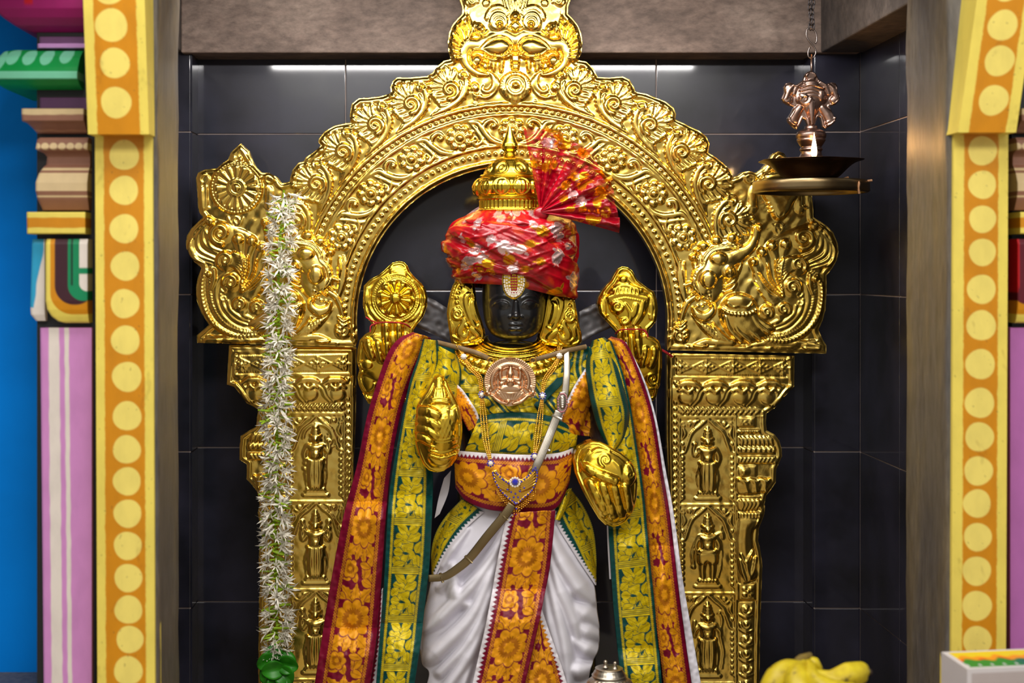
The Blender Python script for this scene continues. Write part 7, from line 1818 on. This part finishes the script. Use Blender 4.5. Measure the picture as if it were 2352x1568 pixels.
# ---------------------------------------------------------------- silver pot at the statue's feet, on a block
pz0 = WP(0, 2008, YT)[2]
PY_, PXc = -.26, 1401
zb = WP(0, 1640, PY_)[2]
bx = WP(PXc, 0, PY_)[0]
bl_ = MB().box(bx-.07, bx+.07, PY_-.07, PY_+.05, pz0, zb, b=.006).build('stone_block', M['dark_stone'], smooth=False); tag(bl_, 'dark stone block carrying the silver pot beside the white cloth', 'block')
pot = thing('silver_pot', 'small fluted silver pot with a lid beside the white cloth at the bottom', 'pot', WP(PXc, 1640, PY_))
pm = MB(); lathe_px(pm, [(1, 1640), (40, 1640), (44, 1634), (54, 1610), (57, 1590), (54, 1574), (48, 1563), (40, 1556), (37, 1553)], PXc, PY_, 160, lambda A, Z: 2.0*np.abs(np.sin(A*14+(Z-1560)*.09))*(Z < 1632)*(Z > 1556), sub=5)
pm.build('body', M['silver'], pot)
pm = MB(); lathe_px(pm, [(39, 1553), (40, 1550), (37, 1548), (34, 1542), (31, 1538), (30, 1536), (32, 1534), (28, 1532), (12, 1530), (1, 1529)], PXc-2, PY_, 80, lambda A, Z: .7*np.abs(np.sin(A*24))*(Z > 1534)*(Z < 1549), sub=4); pm.build('lid', M['silver'], pot)
kb = MB()
for dx, y in ((-10, 1520), (12, 1523)):
    for yy in (y, y+3): pass
    kb.ball(WP(PXc+dx, y, PY_-.012), .0042, nu=8, nv=12); kb.tube([WP(PXc+dx, y+3, PY_-.012), WP(PXc+dx, y+12, PY_-.012)], [.002, .0065], n=10)
for dx, nm in ((0, 'knob'),): kb.build(nm, M['silver'], pot)
# ---------------------------------------------------------------- offering table, bananas, match carton
TZ = .93
tb_ = thing('offering_table', 'wooden offering table standing just below the frame in front of the shrine', 'table', (.75, -.85, 0))
MB().box(.30, 1.10, -1.08, -.68, TZ-.03, TZ, b=.004).build('table_top', simple('table_wood', L3(96, 62, 38), rough=.5, var=.25), tb_)
for x in (.34, 1.06):
    for y in (-1.04, -.72): MB().box(x-.02, x+.02, y-.02, y+.02, 0, TZ-.03, b=.003).build('leg', simple('leg_wood', L3(86, 54, 32), rough=.5, var=.25), tb_)
def banana_mat():
    m, nt, b = mat_base('banana_skin')
    n = noise_node(nt, 55, detail=4); n2 = noise_node(nt, 16, detail=3)
    r = ramp(nt, n.outputs[0], [(.30, L3(70, 54, 14)), (.38, L3(196, 170, 22)), (.7, L3(218, 196, 34))]); r2 = ramp(nt, n2.outputs[0], [(.35, (.82, .86, .7)), (.6, (1, 1, 1))])
    mx = node(nt, 'ShaderNodeMix', data_type='RGBA', blend_type='MULTIPLY'); mx.inputs[0].default_value = 1
    nt.links.new(r.outputs[0], mx.inputs[6]); nt.links.new(r2.outputs[0], mx.inputs[7]); nt.links.new(mx.outputs[2], b.inputs['Base Color']); b.inputs['Roughness'].default_value = .45; return m
M['banana'] = banana_mat(); M['banana_tip'] = simple('banana_tip', L3(62, 46, 30), rough=.8, var=.3)
bn = thing('banana_bunch', 'bunch of speckled ripe yellow bananas at the bottom right corner of the shrine', 'bananas', (WP(1860, 0, -.85)[0], -.85, TZ))
BYc = -.85
def banana(p, r, tip=None):
    P = spline([WP(*q) for q in p], 10); n = len(P)
    t = np.linspace(0, 1, n); R = np.interp(t, np.linspace(0, 1, len(r)), r)*S(BYc)
    mb = MB(); T_ = np.gradient(P, axis=0); T_ /= np.linalg.norm(T_, axis=1)[:, None]; N_ = np.cross(T_, (0, 1, 0)); N_ /= np.linalg.norm(N_, axis=1)[:, None]; B_ = np.cross(T_, N_)
    a = np.linspace(0, 2*PI, 20, endpoint=False); k = 1+.05*np.cos(5*a)
    V = P[:, None]+R[:, None, None]*k[None, :, None]*(np.cos(a)[None, :, None]*N_[:, None]+np.sin(a)[None, :, None]*B_[:, None])
    mb.add(V.reshape(-1, 3), grid_faces(n, 20, cv=True)); o = mb.build('banana', M['banana'], None)
    par(o, bn)
    t_ = MB().ball(P[-1], R[-1]*1.15, nu=6, nv=10).build('banana_tip', M['banana_tip'], None); par(t_, o)
banana([(1852, 1522, -.84), (1835, 1530, -.85), (1800, 1545, -.87), (1772, 1580, -.88), (1762, 1622, -.88)], [11, 12, 24, 29, 25, 9])
banana([(1848, 1524, -.85), (1838, 1536, -.88), (1832, 1560, -.91), (1838, 1600, -.93), (1850, 1625, -.93)], [10, 12, 24, 29, 26, 10])
banana([(1856, 1522, -.83), (1872, 1548, -.85), (1910, 1564, -.86), (1950, 1552, -.85), (1982, 1542, -.84), (1996, 1543, -.84)], [9, 14, 26, 30, 22, 7])
banana([(1858, 1522, -.87), (1870, 1560, -.92), (1912, 1590, -.94), (1960, 1596, -.93), (1990, 1586, -.92)], [9, 20, 29, 26, 9])
banana([(1860, 1518, -.83), (1870, 1522, -.84), (1884, 1538, -.84)], [8, 13, 7])
cr_ = MB(); cr_.tube(spline([WP(1828, 1522, -.85), WP(1842, 1514, -.84), WP(1862, 1504, -.83)], 8), np.interp(np.linspace(0, 1, 17), [0, .5, 1], [9, 12, 7])*S(BYc), n=14)
cr_.build('crown_stalk', simple('banana_crown', L3(112, 92, 30), rough=.7, var=.4, nscale=50), bn)
# carton with a printed top
mbx = thing('match_carton', 'white match carton with a green and orange printed top at the lower right edge', 'box', (.80, -.86, TZ))
zt_ = TZ+.106
def box_panel(name, A, B, C_, D_, fn, nu, nv):
    A, B, C_, D_ = [np.array(v, float) for v in (A, B, C_, D_)]
    u = np.linspace(0, 1, nu); v = np.linspace(0, 1, nv); U, Vv = np.meshgrid(u, v)
    P = (A*(1-U[..., None])+B*U[..., None])*(1-Vv[..., None])+(D_*(1-U[..., None])+C_*U[..., None])*Vv[..., None]
    return np_mesh(name, P.reshape(-1, 3), grid_faces(nv, nu), M['card'], mbx, colors=fn(U, Vv).reshape(-1, 3), smooth=False)
M['card'] = painted('printed_card', rough=.5, bump=0, var=.03)
fx, fy = .709, -.90; bx_, by_ = .704, -.793; rx, ry = .905, -.872
c00, c10, c11, c01 = (fx, fy), (rx, ry), (rx-.005, ry+.107), (bx_, by_)
CW = lin((214, 208, 208))
def top_print(U, V):
    C = np.zeros(U.shape+(3,)); C[:] = CW
    inn = smooth01(U-.05, -.006, .006)*smooth01(V-.09, -.01, .01)*smooth01(.93-V, -.01, .01)
    w = V+.05*np.sin(U*40)+.04*np.sin(U*23+1)
    D_ = np.zeros_like(C); D_[:] = lin((26, 136, 40)); D_ = blend(D_, lin((0, 104, 84)), smooth01(U-.45, 0, .15)*smooth01(.55-V, -.1, .2))
    D_ = blend(D_, lin((240, 150, 20)), smooth01(w-.48, -.05, .05)); D_ = blend(D_, lin((236, 206, 30)), smooth01(w-.66, -.05, .05)); D_ = blend(D_, lin((226, 60, 20)), smooth01(.03-np.abs(w-.5), -.02, .02)*smooth01(np.sin(U*30), .2, .6))
    st_ = smooth01(.06-np.hypot(((U*9) % 1-.5)*.6, (V-.2)*1.0), -.02, .02); D_ = blend(D_, WHITE, st_*.8)
    return C*(1-inn[..., None])+D_*inn[..., None]
def front_print(U, V):
    C = np.zeros(U.shape+(3,)); C[:] = CW
    inn = smooth01(U-.04, -.004, .004)*smooth01(V-.07, -.01, .01)
    dots = smooth01(np.cos(U*2*PI*52)*np.cos(V*2*PI*26), -.2, .5)
    tone = CW*.0+lin((150, 128, 118)); k = inn*(.35+.4*dots)
    C = blend(C, tone, k)
    return blend(C, lin((116, 74, 54)), inn*smooth01(U-.35+.1*np.sin(V*9), 0, .2)*smooth01(V-.3, -.1, .3)*.8)
box_panel('top', (*c00, zt_), (*c10, zt_), (*c11, zt_), (*c01, zt_), top_print, 220, 120)
box_panel('front', (*c00, zt_), (*c10, zt_), (*c10, TZ), (*c00, TZ), front_print, 320, 170)
box_panel('side', (*c01, zt_), (*c00, zt_), (*c00, TZ), (*c01, TZ), lambda U, V: np.zeros(U.shape+(3,))+lin((206, 202, 204)), 4, 4)
box_panel('back', (*c11, zt_), (*c01, zt_), (*c01, TZ), (*c11, TZ), lambda U, V: np.zeros(U.shape+(3,))+CW, 4, 4)
box_panel('side', (*c10, zt_), (*c11, zt_), (*c11, TZ), (*c10, TZ), lambda U, V: np.zeros(U.shape+(3,))+CW, 4, 4)
